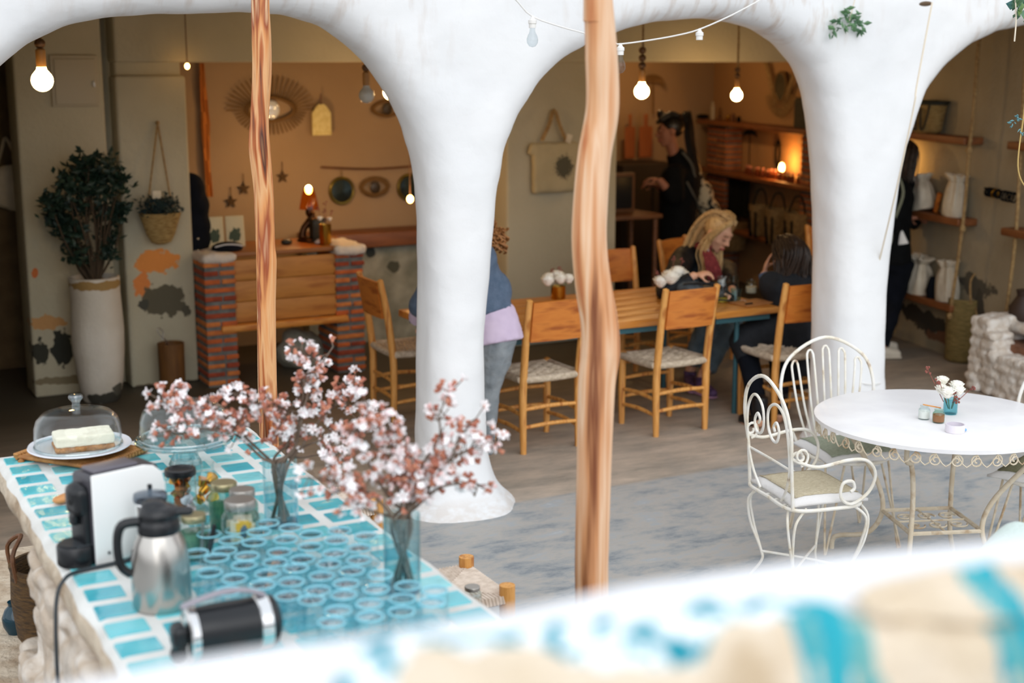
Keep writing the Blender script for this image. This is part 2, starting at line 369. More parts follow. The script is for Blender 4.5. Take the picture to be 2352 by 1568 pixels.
for i, (x, z) in enumerate(poly): spn.points[i].co = (x, z, 0, 1)
spn.use_cyclic_u = True
cu.extrude = .05; cu.bevel_depth = .15; cu.bevel_resolution = 5; cu.offset = -.15
tmp = bpy.data.objects.new('tmp', cu); COL.objects.link(tmp)
dg = bpy.context.evaluated_depsgraph_get(); dg.update(); me = bpy.data.meshes.new_from_object(tmp.evaluated_get(dg)); bpy.data.objects.remove(tmp)
g = G(); g.add([(v.co.x, YF - v.co.z, v.co.y) for v in me.vertices], [tuple(p.vertices)[::-1] for p in me.polygons])
cx1 = (P1[-1].x + P2[0].x) / 2; cx2 = (P2[-1].x + P3[0].x) / 2
for cx, s in ((cx1, 1), (cx2, .85), (.37, 1)):
    g.lathe([(.32, -.2), (.36 * s, -.02), (.335 * s, .02), (.27 * s, .07), (.225 * s, .14), (.19 * s, .24), (.165, .38), (.14, .6), (.1, .7)], (cx, YF - .02, 0), 28, wob=.1)
wf = g.build('wall_front', M_fac)
bake(wf, [('REMESH', dict(mode='VOXEL', voxel_size=.032)), ('SMOOTH', dict(factor=.5, iterations=6))])
push(wf, lambda c, m: c + m * (.016 * noise.noise(c * 1.6) + .006 * noise.noise(c * 6)))
ST(wf)
# weathering of the limewash: brown water stains at the crown of the arches, sand at the foot
n = M_fac.node_tree; Lk = n.links; b_ = n.nodes['Principled BSDF']; cur = b_.inputs['Base Color'].links[0].from_socket
t_ = n.nodes.new('ShaderNodeTexCoord')
def fstain(cur, c, r, col, st, sc, lo, hi, amt):
    mp = n.nodes.new('ShaderNodeMapping'); mp.inputs['Scale'].default_value = st; Lk.new(t_.outputs['Object'], mp.inputs[0])
    nz = n.nodes.new('ShaderNodeTexNoise'); nz.inputs['Scale'].default_value = sc; nz.inputs['Detail'].default_value = 6; Lk.new(mp.outputs[0], nz.inputs['Vector'])
    s = n.nodes.new('ShaderNodeVectorMath'); s.operation = 'SUBTRACT'; s.inputs[1].default_value = c; Lk.new(t_.outputs['Object'], s.inputs[0])
    d = n.nodes.new('ShaderNodeVectorMath'); d.operation = 'DIVIDE'; d.inputs[1].default_value = r; Lk.new(s.outputs[0], d.inputs[0])
    l = n.nodes.new('ShaderNodeVectorMath'); l.operation = 'LENGTH'; Lk.new(d.outputs[0], l.inputs[0])
    a = n.nodes.new('ShaderNodeMapRange'); a.inputs['From Min'].default_value = 1.0; a.inputs['From Max'].default_value = .35; Lk.new(l.outputs['Value'], a.inputs['Value'])
    q = n.nodes.new('ShaderNodeMapRange'); q.inputs['From Min'].default_value = lo; q.inputs['From Max'].default_value = hi; q.inputs['To Max'].default_value = amt; Lk.new(nz.outputs['Fac'], q.inputs['Value'])
    m = n.nodes.new('ShaderNodeMath'); m.operation = 'MULTIPLY'; Lk.new(a.outputs[0], m.inputs[0]); Lk.new(q.outputs[0], m.inputs[1])
    mx = n.nodes.new('ShaderNodeMix'); mx.data_type = 'RGBA'; mx.inputs['B'].default_value = lin(col); Lk.new(cur, mx.inputs['A']); Lk.new(m.outputs[0], mx.inputs['Factor']); return mx.outputs['Result']
for c, r, am in (((1.9, 6.45, 2.62), (1.3, 1, .22), .5), ((4.9, 6.45, 2.55), (.9, 1, .28), .75), ((4.3, 6.45, 2.6), (1.2, 1, .2), .45), ((6.9, 6.45, 2.5), (.9, 1, .3), .75), ((2.6, 6.45, 2.4), (.5, 1, .5), .3)):
    cur = fstain(cur, c, r, (176, 142, 108), (9, 2, 2.5), 2.0, .5, .78, am * .8)
for cx in (cx1, cx2): cur = fstain(cur, (cx, 6.45, 0), (.5, .5, .12), (196, 176, 156), (1, 1, 2), 14, .4, .6, .8)
Lk.new(cur, b_.inputs['Base Color'])
# ceiling, side walls
g = G().box((4.5, 9.9, 2.93), (16, 6.8, .14)); ST(g.build('ceiling', M_ceil, smooth=False))
ST(G().box((-3.1, 9.9, 1.4), (.2, 7, 3)).build('wall_left', M_wall, smooth=False))
def wallpt(t, off=0): return RB + RD * t - RN * off
mk = lambda x, y, off=.0: tuple(rw(x, y, off))
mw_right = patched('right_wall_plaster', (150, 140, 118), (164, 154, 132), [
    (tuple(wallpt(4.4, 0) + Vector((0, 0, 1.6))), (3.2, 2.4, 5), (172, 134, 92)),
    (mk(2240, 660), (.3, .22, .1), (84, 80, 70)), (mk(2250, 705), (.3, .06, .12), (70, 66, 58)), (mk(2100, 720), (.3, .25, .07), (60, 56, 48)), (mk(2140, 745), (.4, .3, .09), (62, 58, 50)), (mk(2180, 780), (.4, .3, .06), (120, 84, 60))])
g = G(); c0 = wallpt(2.0, -.1); g.box((c0.x, c0.y, 1.4), (.2, 9.6, 2.95), Rz(-RA)); ST(g.build('wall_right', mw_right, smooth=False))
# middle wall with its openings
WY = 9.88
px2 = lambda x, y, Y=WY: tuple(at(x, y, Y))
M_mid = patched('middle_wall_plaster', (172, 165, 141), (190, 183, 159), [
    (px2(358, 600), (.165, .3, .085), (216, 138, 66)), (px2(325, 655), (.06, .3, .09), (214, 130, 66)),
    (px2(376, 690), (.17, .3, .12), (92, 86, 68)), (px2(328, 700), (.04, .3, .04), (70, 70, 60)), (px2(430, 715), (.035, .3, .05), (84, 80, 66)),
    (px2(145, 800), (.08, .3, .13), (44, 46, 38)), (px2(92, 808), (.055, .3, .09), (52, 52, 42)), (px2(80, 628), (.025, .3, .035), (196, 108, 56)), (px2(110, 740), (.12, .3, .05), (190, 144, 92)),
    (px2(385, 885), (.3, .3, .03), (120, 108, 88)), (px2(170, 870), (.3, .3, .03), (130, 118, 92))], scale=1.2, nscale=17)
g = G()
g.box((1.757, WY + .175, 1.43), (.585, .35, 2.86)); g.box((2.09, WY + .3, 1.43), (.12, .2, 2.86))
g.box((2.372, WY + .16, 1.1), (.49, .32, 2.2)); g.box((2.372, WY + .22, 2.25), (.46, .3, .14))
g.box((5.4, WY + .14, 2.57), (6.55, .36, .56)); g.box((5.68, WY + .175, 1.15), (1.03, .35, 2.3))
g.box((-1.0, WY + .175, 1.43), (3.4, .35, 2.86))
wm = g.build('wall_middle', M_mid, smooth=False); bake(wm, [('BEVEL', dict(width=.02, segments=3))]); wm.data.set_sharp_from_angle(angle=rad(50)); ST(wm)
g = G(); g.box((3.7, 11.05, 1.4), (3.9, .14, 2.9)); g.box((5.62, 11.5, 1.4), (.14, 2.6, 2.9)); g.box((7.6, 12.75, 1.4), (4.2, .14, 2.9)); g.box((1.85, 10.6, 1.4), (.14, 1.0, 2.9))
ST(g.build('wall_back', M_warm, smooth=False))
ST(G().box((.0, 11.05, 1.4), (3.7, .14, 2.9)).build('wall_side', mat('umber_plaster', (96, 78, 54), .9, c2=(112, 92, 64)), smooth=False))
ST(G().box((4.4, 10.72, .43), (1.3, .12, .86)).build('wall_low', patched('low_wall_plaster', (128, 128, 112), (170, 166, 148), [((4.1, 10.66, .5), (.12, .3, .14), (60, 66, 60)), ((4.3, 10.66, .75), (.05, .3, .04), (50, 56, 52)), ((4.5, 10.66, .62), (.06, .3, .05), (80, 80, 66))], scale=7), smooth=False))
# ================================================================ TILED COUNTER
CX0, CX1, CY0, CY1, CZ = .565, 1.45, 2.3, 4.8, 1.0
ct = T('tiled_counter', 'long masonry bar counter topped with rows of turquoise tiles set in white grout', 'counter', (1.0, 3.6, 0))
M_grout = mat('white_grout', (226, 226, 222), .6, c2=(206, 204, 198), scale=6, bump=.25, bscale=25)
M_edge = mat('rough_plaster_edge', (204, 188, 166), .9, c2=(150, 122, 92), scale=9, bump=.8, bscale=30, lo=.45, hi=.75)
g = G()
V = []; rows = []
outl = [(CX0, CY0), (CX1, CY0)]
pts = []
for k in range(40): pts.append((CX0 + .012 * noise.noise(Vector((k * .4, 0, 1))), CY0 + (CY1 - CY0) * k / 39))
for k in range(16): pts.append((CX0 + (CX1 - CX0) * (k + .5) / 16, CY1 + .008 * noise.noise(Vector((k * .5, 3, 1)))))
for k in range(39, -1, -1): pts.append((CX1 + .008 * noise.noise(Vector((k * .4, 7, 1))), CY0 + (CY1 - CY0) * k / 39))
n_ = len(pts); V = []
for i, (ins, z) in enumerate([(.03, CZ - .1), (.0, CZ - .085), (-.008, CZ - .05), (.0, CZ - .018), (.014, CZ - .004), (.03, CZ)]):
    for j, (x, y) in enumerate(pts):
        cxm, cym = (CX0 + CX1) / 2, (CY0 + CY1) / 2
        w = .006 * noise.noise(Vector((x * 20, y * 20, z * 30)))
        V.append((x - (ins + w) * (1 if x > cxm else -1) * min(1, abs(x - cxm) / .4), y - (ins + w) * (1 if y > cym else -1) * min(1, max(0, abs(y - cym) - 1.15) / .08), z))
F = []
for i in range(5):
    for j in range(n_): F.append((i * n_ + (j + 1) % n_, i * n_ + j, (i + 1) * n_ + j, (i + 1) * n_ + (j + 1) % n_)); g.k = 0
g.use(1).add(V, F[:]); g.m = [1 if k < 3 * n_ else 0 for k in range(len(g.m))]
g.k = 0; o_ = len(g.v) - n_; g.f.append(tuple(o_ + j for j in range(n_))[::-1]); g.m.append(0)
slab = g.build('counter_top', [M_grout, M_edge], ct, w=True, angle=50)
bm_fix = slab.data; 
M_tile = mat('turquoise_glaze', (84, 186, 198), .12, c2=[(96, 196, 206), (122, 208, 214)], scale=5, lo=.3, hi=.7, bump=.25, bscale=22, coat=.3)
M_tile2 = mat('deep_turquoise_glaze', (58, 164, 182), .12, c2=[(76, 180, 194), (104, 198, 206)], scale=6, lo=.3, hi=.7, bump=.25, bscale=22, coat=.3)
M_tile3 = mat('pale_turquoise_glaze', (118, 200, 208), .14, c2=[(140, 214, 218), (100, 190, 200)], scale=6, lo=.3, hi=.7, bump=.25, bscale=22, coat=.3)
g = G(); y0s = 4.705
for i in range(7):
    cx = .632 + .1235 * i
    for k in range(-1, 20):
        cy = y0s - .1212 * k + (.055 if i % 2 else 0) + .006 * i
        if i in (5, 6): cy = 3.905 - .1212 * (k - 7) + (.0 if i == 6 else .02)
        if cy > CY1 - .04 or cy < CY0 + .05: continue
        w, h = .096 + random.uniform(-.005, .004), .086 + random.uniform(-.004, .004)
        if i == 0 and k == 0: pass
        g.use(random.choice((0, 0, 1, 2)))
        a = random.uniform(-.03, .03); poly_ = []
        for (sx, sy) in ((1, 1), (-1, 1), (-1, -1), (1, -1)):
            for q in range(3):
                an = math.atan2(sy, sx) + (q - 1) * .5; poly_.append((sx * (w / 2 - .006) + .006 * math.cos(an) + random.uniform(-.0012, .0012), sy * (h / 2 - .006) + .006 * math.sin(an) + random.uniform(-.0012, .0012)))
        M = Matrix.Translation((cx, cy, 0)) @ Matrix.Rotation(a, 4, 'Z')
        tp = [(x * .96, y * .96) for x, y in poly_]
        nn = len(poly_); vv = [M @ Vector((x, y, CZ - .004)) for x, y in poly_] + [M @ Vector((x, y, CZ + .0025)) for x, y in tp]
        g.add(vv, [tuple(range(nn, 2 * nn))] + [(j, (j + 1) % nn, nn + (j + 1) % nn, nn + j) for j in range(nn)])
g.build('tiles', [M_tile, M_tile2, M_tile3], ct, w=True, smooth=False)
# stone piers under the slab
M_stone = mat('whitewashed_stone', (206, 194, 180), .9, c2=[(188, 170, 150), (222, 214, 204)], scale=7, bump=.9, bscale=20)
M_darkstone = mat('mud_wall', (92, 84, 66), .95, c2=(60, 56, 46), scale=6, bump=.6, bscale=18)
g = G(); g.box((1.02, 3.35, .45), (.62, 1.95, .9)); g.build('core', M_darkstone, ct, w=True, smooth=False)
def stones(x0, x1, y0, y1, z0, z1, sz=(.17, .1), jit=.012, seed=1, face='x-'):
    r = random.Random(seed); g = G(); z = z0
    while z < z1 - .02:
        h = min(sz[1] * r.uniform(.75, 1.25), z1 - z); y = y0
        while y < y1 - .02:
            w = min(sz[0] * r.uniform(.6, 1.4), y1 - y); d = (x1 - x0) + r.uniform(-.01, .03)
            g.rbox(((x0 + x1) / 2 + r.uniform(-jit, jit), y + w / 2, z + h / 2), (d, w * .98, h * .97), .028, Rz(r.uniform(-.06, .06)) @ Rx(r.uniform(-.05, .05))); y += w
        z += h
    return g
g = stones(.535, .72, 2.35, 4.30, 0, .55, seed=3); g2 = stones(.55, .72, 2.35, 4.12, .55, .9, seed=5); g.add(g2.v, g2.f)
o = blob(g, 'stone_pier', M_stone, ct, vox=.014, sm=3, w=True, nz=.008, nsc=14)
# niche under the counter and its things
nb = T('straw_basket', 'dark straw basket pushed into the niche under the tiled counter', 'basket', (.74, 4.86, .26))
bx = nb.location
g = G(); prof = [(.10, 0), (.135, .06), (.15, .2), (.145, .30), (.15, .32)]; g.shell(prof, (0, 0, 0), 22, .012); g.build('basket_body', mat('dark_straw', (104, 76, 40), .9, c2=(64, 46, 26), scale=20, stretch=(1, 1, 6), bump=.6, bscale=60), nb)
g = G(); g.tube([(-.13, -.05, .28), (-.14, -.06, .38), (-.1, 0, .43), (-.14, .06, .38), (-.13, .05, .28)], .008, 6, k=4); g.build('handle', M_dkwood, nb)
ST(G().box((.62, 5.2, .23), (.5, 1.6, .06)).build('trim_1', M_edge, smooth=False)); G().box((.93, 4.6, .77), (.5, .4, .26)).build('mud_lintel', M_darkstone, ct, w=True, smooth=False)
ve = T('glass_float', 'dark blue-green glass jar on the ledge below the counter, beside the straw basket', 'jar', tuple(gz(38, 1452, .26).xy) + (.26,))
g = G(); g.lathe([(.03, 0), (.045, .03), (.048, .06), (.036, .09), (.022, .105), (.025, .12), (.0005, .12)], n=20); g.build('glass_body', mat('dark_teal_glaze', (14, 52, 66), .1), ve)
ST(G().box((-.25, 3.5, -.01), (1.2, 5.2, .06)).build('trim_2', mat('damp_ground', (70, 62, 50), .95, c2=(44, 42, 36), scale=9, bump=.6, bscale=20), smooth=False))
# ================================================================ FOREGROUND PARAPET
D0 = 1.22
ridge_px = [(-350, 1672), (-60, 1618), (215, 1560), (440, 1512), (610, 1483), (754, 1464), (900, 1441), (1043, 1418), (1200, 1393), (1332, 1369), (1450, 1347), (1704, 1314), (1894, 1288), (2104, 1264), (2352, 1237), (2600, 1205), (2900, 1170)]
ridge = cr_pts([ad(x, y, D0 + .00008 * (x - 1176)) for x, y in ridge_px], 4)
def awayd(i):
    a = ridge[max(i - 1, 0)]; b = ridge[min(i + 1, len(ridge) - 1)]; d = (b - a); d.z = 0; d.normalize(); return Vector((d.y, -d.x, 0)), d   # points back towards the viewer's side
g = G(); V = []; sec = []; CEN = []
for i, p in enumerate(ridge):
    nv, dv = awayd(i); c = p + nv * .039 - Vector((0, 0, .092)); CEN.append((c, nv))
    s_ = []
    for k in range(13):
        a = rad(-90 + 15 * k * 180 / 180); s_.append(c + nv * (-.1 * math.cos(rad(15 * k))) + Vector((0, 0, .1 * math.sin(rad(15 * k)))))
    s_ = [Vector((c.x, c.y, 0)) - nv * .1] + s_ + [Vector((c.x, c.y, 0)) + nv * .1]
    sec.append([q + Vector((0, 0, .006 * noise.noise(q * 3))) if q.z > .2 else q for q in s_])
m_ = len(sec[0]); V = [q for s_ in sec for q in s_]
F = [(i * m_ + j, (i + 1) * m_ + j, (i + 1) * m_ + j + 1, i * m_ + j + 1) for i in range(len(sec) - 1) for j in range(m_ - 1)]
F += [tuple(range(m_)), tuple((len(sec) - 1) * m_ + j for j in range(m_ - 1, -1, -1))]
g.add(V, F); o = g.build('wall_parapet', mat('parapet_limewash', (236, 236, 238), .8, c2=(228, 228, 230), scale=3, bump=.2, bscale=18), angle=60); ST(o)
# cloths laid over the parapet, hanging on the viewer's side
xs_r = []; 
for a, b in zip(ridge_px[:-1], ridge_px[1:]): xs_r += [a[0] + (b[0] - a[0]) * k / 4 for k in range(4)]
xs_r.append(ridge_px[-1][0])
def interp(tab, x):
    if x <= tab[0][0]: return tab[0][1]
    for (a, p), (b, q) in zip(tab[:-1], tab[1:]):
        if x <= b: t = (x - a) / (b - a); t = t * t * (3 - 2 * t); return p + (q - p) * t
    return tab[-1][1]
def cen(x):
    for i in range(len(xs_r) - 1):
        if x <= xs_r[i + 1]:
            t = (x - xs_r[i]) / (xs_r[i + 1] - xs_r[i]); return CEN[i][0].lerp(CEN[i + 1][0], t), CEN[i][1].lerp(CEN[i + 1][1], t).normalized()
    return CEN[-1]
def drape(name, edge, r, x0, x1, mats, bands=(), lump=.004, seed=0, t=.006, step=12, ex=0, low=None):
    g = G(); cols = []; xs = []; x = x0
    while x <= x1: xs.append(x); x += step
    for x in xs:
        c, nv = cen(x); d = (interp(edge, x) - interp([(a, b) for a, b in ridge_px], x)) * D0 / FPX
        th0 = math.acos(max(-1, min(1, (.1 - d) / (r + ex)))) - rad(23); th1 = rad(150)
        if low: th1 = math.acos(max(-1, min(1, (.1 - (interp(low, x) - interp([(a, b) for a, b in ridge_px], x)) * D0 / FPX) / (r + ex)))) - rad(23)
        col = []
        for k in range(15):
            th = th0 + (th1 - th0) * k / 14; rr = r + ex + lump * noise.noise(Vector((x * .012 + seed, th * 2.2, seed))) + (-.004 if k == 0 else 0) + .006 * math.exp(-((k - 1.5) / 1.3) ** 2)
            p = c + nv * (rr * math.sin(min(th, rad(92)))) + Vector((0, 0, rr * math.cos(min(th, rad(92))))); 
            if th > rad(92): p -= Vector((0, 0, (th - rad(92)) * .25))
            col.append(p)
        cols.append(col)
    g.sheet(cols, t); nf = (len(xs) - 1) * 14
    ms = []
    for i in range(len(xs) - 1):
        for k in range(14):
            m = 0
            for (a, b, sl, mi) in bands:
                xx = xs[i] - sl * k
                if a <= xx < b: m = mi
            ms += [m, m]
    g.m[:len(ms)] = ms
    return g
M_bl = mat('cream_blanket', (222, 204, 178), .95, c2=[(232, 216, 194), (206, 184, 154)], scale=10, bump=.5, bscale=140)
M_bt = mat('teal_stripe', (26, 158, 178), .95, c2=(52, 176, 192), scale=18, bump=.5, bscale=140)
M_bt2 = mat('pale_teal_stripe', (120, 180, 176), .95, c2=[(90, 170, 174), (176, 200, 188)], scale=40, stretch=(1, 1, 1), bump=.5, bscale=140)
M_print = mat('teal_print', (240, 242, 242), .9, c2=[(238, 240, 242), (210, 230, 234), (24, 146, 166), (20, 140, 160)], scale=44, lo=.42, hi=.6, bump=.3, bscale=80)
e1 = [(745, 1540), (800, 1490), (870, 1466), (1000, 1462), (1230, 1446), (1330, 1425), (1480, 1405), (1580, 1392), (1680, 1388), (1760, 1400)]
o = drape('printed_cloth', e1, .104, 745, 1760, 0, lump=.006, seed=2).build('printed_cloth', [M_print]); tag(o, 'white cloth with turquoise blotted print draped along the top of the white parapet', 'cloth')
e2 = [(868, 1512), (900, 1498), (1190, 1492), (1230, 1530), (1500, 1538), (1560, 1450), (1610, 1436), (1690, 1408), (1760, 1400), (1830, 1425), (1900, 1440), (2100, 1440), (2350, 1425), (2800, 1400)]
g = drape('striped_blanket', e2, .106, 868, 2800, 0, bands=((1690, 1715, 1, 1), (1715, 1732, 2, 2), (1732, 1795, 3, 1), (1795, 1842, 4, 2), (2085, 2112, 9, 1), (2112, 2150, 10, 2), (2150, 2195, 12, 1)), lump=.01, seed=5, ex=.006)
o = g.build('striped_blanket', [M_bl, M_bt, M_bt2]); tag(o, 'cream woven blanket with turquoise stripes, the lower layer hanging over the white parapet', 'blanket')
e3 = [(1840, 1402), (1880, 1372), (1960, 1350), (2060, 1336), (2150, 1326), (2350, 1298), (2800, 1250)]
g = drape('striped_blanket', e3, .113, 1845, 2800, 0, bands=((2045, 2062, 5, 1), (2062, 2080, 5, 2), (2080, 2130, 5, 1)), lump=.008, seed=11, ex=.008, low=[(1840, 1412), (1900, 1432), (2100, 1442), (2352, 1430), (2800, 1410)])
# the fold ends above the lower layer
o = g.build('folded_blanket', [M_bl, M_bt, M_bt2]); tag(o, 'upper folded cream blanket with one bold turquoise stripe, at the right end of the parapet', 'blanket')
# pale cushion on the seat beyond the parapet
cp = at(2400, 1290, 2.6); cu_ = T('pale_cushion', 'pale green-white cushion corner showing just above the parapet at the far right', 'cushion', (cp.x, cp.y, 0))
g = G(); g.rbox((.04, .05, cp.z - .05), (.38, .34, .16), .075, Rz(.5) @ Rx(.2)); o = g.build('cushion_cover', mat('pale_mint_cloth', (206, 220, 214), .95, bump=.4, bscale=80), cu_); bake(o, [('SUBSURF', dict(levels=1))])
g = G(); g.box((.04, .05, (cp.z - .14) / 2), (.3, .28, cp.z - .14)); g.build('seat_block', M_grout, cu_, smooth=False)
# ================================================================ WOODEN POSTS
M_log = mat('peeled_log', (214, 150, 96), .5, c2=[(70, 30, 12), (176, 92, 38), (222, 168, 116), (214, 144, 84), (150, 66, 24), (232, 190, 146), (108, 48, 20)], scale=3.4, stretch=(5, 5, .4), lo=.3, hi=.72, bump=.5, bscale=6, detail=3, dist=.6)
M_log2 = mat('pale_peeled_log', (204, 150, 104), .6, c2=[(120, 62, 28), (206, 144, 96), (228, 190, 156), (214, 156, 108), (178, 100, 50), (230, 190, 154)], scale=3, stretch=(5, 5, .28), lo=.26, hi=.74, bump=.3, bscale=8, detail=3, dist=.25)
def log(px, Y, m, label, n=18, seed=0, zt=4.2):
    P = [at(x, y, Y) for x, y, w in px]; R = [w / 2 / FPX * (p - _C).dot(_F) for (x, y, w), p in zip(px, P)]
    P[-1] = P[-1].copy()
    base = P[-1]; P.append(Vector((base.x, base.y, 0))); R.append(R[-1]); P = P[::-1]; R = R[::-1]; P.append(Vector((P[-1].x, P[-1].y, zt))); R.append(R[-1])
    g = G(); g.tube(P, R, 28, k=14, dome=False)
    o = g.build('wooden_post', m, loc=(P[0].x, P[0].y, 0)); o.data.update()
    def f_(w, nn):
        a = math.atan2(nn.y, nn.x); return w + nn * (.006 * noise.noise(Vector((math.cos(a) * 2.2, math.sin(a) * 2.2, w.z * 1.4 + seed))) + .002 * noise.noise(Vector((math.cos(a) * 6, math.sin(a) * 6, w.z * 3 + seed))))
    push(o, f_)
    tag(o, label, 'post'); return o
log([(597, -60, 38), (598, 0, 38), (601, 80, 42), (602, 170, 42), (597, 270, 40), (597, 340, 48), (606, 440, 44), (610, 560, 44), (612, 600, 47), (612, 700, 43), (614, 850, 44), (617, 950, 44)], 5.0, M_log, 'thin reddish peeled log post standing behind the tiled counter', seed=3)
log([(1372, -80, 66), (1374, 0, 66), (1381, 130, 76), (1384, 250, 76), (1366, 360, 76), (1356, 480, 80), (1354, 560, 82), (1362, 650, 84), (1376, 740, 86), (1378, 810, 90), (1370, 880, 84), (1366, 1000, 80), (1362, 1150, 77), (1358, 1300, 74), (1358, 1400, 74)], 3.3, M_log2, 'crooked pale peeled log post rising in front of the middle arch', seed=8)
# ================================================================ STRING LIGHTS
YS = 5.6
SL = T('string_lights', 'white festoon cable with clear glass bulbs strung across the middle arch', 'string lights', tuple(at(1425, 97, YS)))
def sat(x, y): return at(x, y, YS)
g = G(); P = [sat(1150, -40), sat(1190, 5), sat(1223, 38), sat(1290, 62), sat(1345, 77), sat(1408, 97), sat(1425, 101), sat(1500, 91), sat(1560, 80), sat(1607, 67), sat(1680, 35), sat(1755, -5), sat(1800, -30)]
g.tube(P, .0035, 6, k=3); g.build('cable', M_white, SL, w=True)
M_bulbg = glass('bulb_glass', (238, 242, 244), refl=(1, 1, 1, 1))
for (x, y, bulb) in ((1223, 38, 1), (1425, 101, 1), (1607, 67, 0)):
    p = sat(x, y); g = G(); g.lathe([(.004, .004), (.008, -.004), (.012, -.012), (.019, -.016), (.019, -.03), (.016, -.032), (.016, -.05), (.0005, -.05)], p, 14); so = g.build('socket', M_white, SL, w=True)
    if bulb:
        g = G(); g.lathe([(.012, -.05), (.0125, -.062), (.014, -.07), (.022, -.084), (.026, -.1), (.024, -.116), (.014, -.13), (.0005, -.134)], p, 16); bb = g.build('bulb', M_bulbg, so, w=True); 
        so_loc = None
M_twine = mat('twine', (226, 214, 194), .8)
g = G(); g.tube([at(2141, 6, 5.9), at(2105, 200, 5.9), at(2100, 240, 5.9), at(2060, 430, 6.0), at(2014, 622, 6.3)], .0055, 6, k=3); o = g.build('twine_line', M_twine); tag(o, 'thin cream cord slanting from a hook down in front of the third arch', 'cord')
p = at(2141, 8, 5.95); g = G(); g.ell(p + Vector((0, .05, 0)), (.014, .05, .014)); o = g.build('wall_hook', mat('rusty_iron', (110, 88, 66), .6, .4)); tag(o, 'small rusty knob hook holding the slanting cream cord on the white wall', 'hook')
g = G(); c = Vector((cx2, YF - .02, 0)); P = [c + Vector((.178 * math.cos(a * .35), .2 * math.sin(a * .35), .43 - .05 * math.sin(a * .35 + 2.6))) for a in range(18)]
g.tube(P, .0035, 6, closed=True); o = g.build('tied_wire', M_white); tag(o, 'thin white wire tied round the right white column near its foot', 'wire')
# greenery hanging in from above
def sprig(name, label, stem, leaves, m, ls=.05, ms=None, cat='plant', seed=1, sr=.003, wid=.22):
    r = random.Random(seed); t = T(name, label, cat, tuple(stem[0])); g = G(); g.tube(stem, sr, 5, k=3); g.build('stem', ms or M_twine, t, w=True); g = G()
    for p in leaves:
        for _ in range(7):
            d = Vector((r.uniform(-1, 1), r.uniform(-.6, .6), r.uniform(-1, .5))).normalized(); a = Vector(p) + Vector((r.uniform(-1, 1), r.uniform(-1, 1), r.uniform(-1, 1))) * ls * .5
            L = ls * r.uniform(.7, 1.2); q = d.cross(Vector((0, 1, .3))).normalized() * L * wid; mid = a + d * L * .5; g.add([a, mid + q + Vector((0, .002, 0)), a + d * L, mid - q, mid + Vector((0, -.004, 0))], [(0, 1, 4), (1, 2, 4), (2, 3, 4), (3, 0, 4)])
    g.build('leaves', m, t, w=True, smooth=False); return t
M_fern = mat('green_leaf', (66, 104, 74), .6, c2=(96, 134, 88), scale=15)
YL = 6.2
sprig('hanging_fern', 'small green feathery sprig dangling on a thread above the right column', [at(1968, -20, YL), at(1957, 25, YL), at(1950, 50, YL)], [at(x, y, YL) for x, y in ((1958, 28), (1945, 38), (1935, 50), (1922, 60), (1965, 42), (1972, 55), (1950, 60), (1915, 72), (1978, 62))], M_fern, .055)
YV = 4.0
sprig('hanging_vine', 'dry curling vine tendril with green leaves at the top right corner', [at(2330, -30, YV), at(2334, 40, YV), at(2330, 95, YV)], [at(2345, 12, YV), at(2340, 0, YV), at(2352, 25, YV)], mat('fresh_leaf', (104, 134, 60), .5, c2=(60, 110, 110), scale=12), .05, wid=.4)
sprig('dry_tendril', 'thin yellow tendril with tiny teal flowers curving down past the shelves at the right edge', [at(2356, 200, YV), at(2352, 260, YV), at(2342, 330, YV), at(2338, 380, YV), at(2344, 410, YV), at(2356, 430, YV)], [at(2326, 282, YV), at(2338, 272, YV), at(2344, 300, YV)], mat('teal_blossom', (92, 140, 146), .6), .02, mat('dry_vine', (190, 160, 96), .7))
# ================================================================ PENDANTS
M_on = emis('lit_bulb', (1, .66, .26), 34); M_on2 = emis('lit_bulb_small', (1, .52, .14), 24)
M_off = mat('frosted_glass', (196, 194, 184), .2)
M_bead = mat('wood_bead', (120, 82, 44), .5, c2=(86, 56, 30), scale=30)
def pendant(x, y, Y, r, label, lit=True, beads=2, ztop=2.84):
    p = at(x, y, Y); t = T('pendant_lamp', label, 'lamp', tuple(p), 0, 'rope pendant lamps with bare globe bulbs')
    z = r * 1.2; g = G(); g.lathe([(r * .42, z), (r * .46, z + r * .3), (r * .46, z + r * 1.6), (r * .3, z + r * 1.75), (.0005, z + r * 1.75)], n=16); g.build('socket', M_brass if 0 else mat('wood_socket', (166, 116, 58), .5), t)
    g = G(); zz = z + r * 1.75
    for k in range(beads): g.ell((0, 0, zz + r * .45 + k * r * 1.0), (r * .52, r * .52, r * .48))
    if beads: g.build('beads', M_bead, t)
    g = G(); g.tube([(0, 0, zz), (.004, 0, zz + .1), (0, .003, ztop - p.z)], .008, 8, k=3); g.build('cord', M_rope, t)
    g = G(); g.lathe([(.0005, -r)] + [(r * math.sin(a), -r * math.cos(a)) for a in (.3, .6, .9, 1.2, 1.5, 1.8, 2.1, 2.4)] + [(r * .44, r * 1.02), (r * .42, z + .002)], n=22); g.build('bulb', M_on if lit else M_off, t)
    return t
pendant(97, 185, 8.0, .058, 'lit globe bulb on a beaded rope at the far left of the left arch', beads=1)
pendant(842, 219, 8.0, .048, 'unlit frosted globe bulb on a beaded rope near the right side of the left arch', lit=False)
pendant(897, 212, 8.9, .05, 'lit globe bulb half hidden by the edge of the left arch')
pendant(1474, 210, 8.0, .05, 'larger lit globe bulb hanging lowest on beads in the middle arch, above the long table', beads=3)
pendant(1692, 219, 9.3, .046, 'smaller lit globe bulb further back in the middle arch')
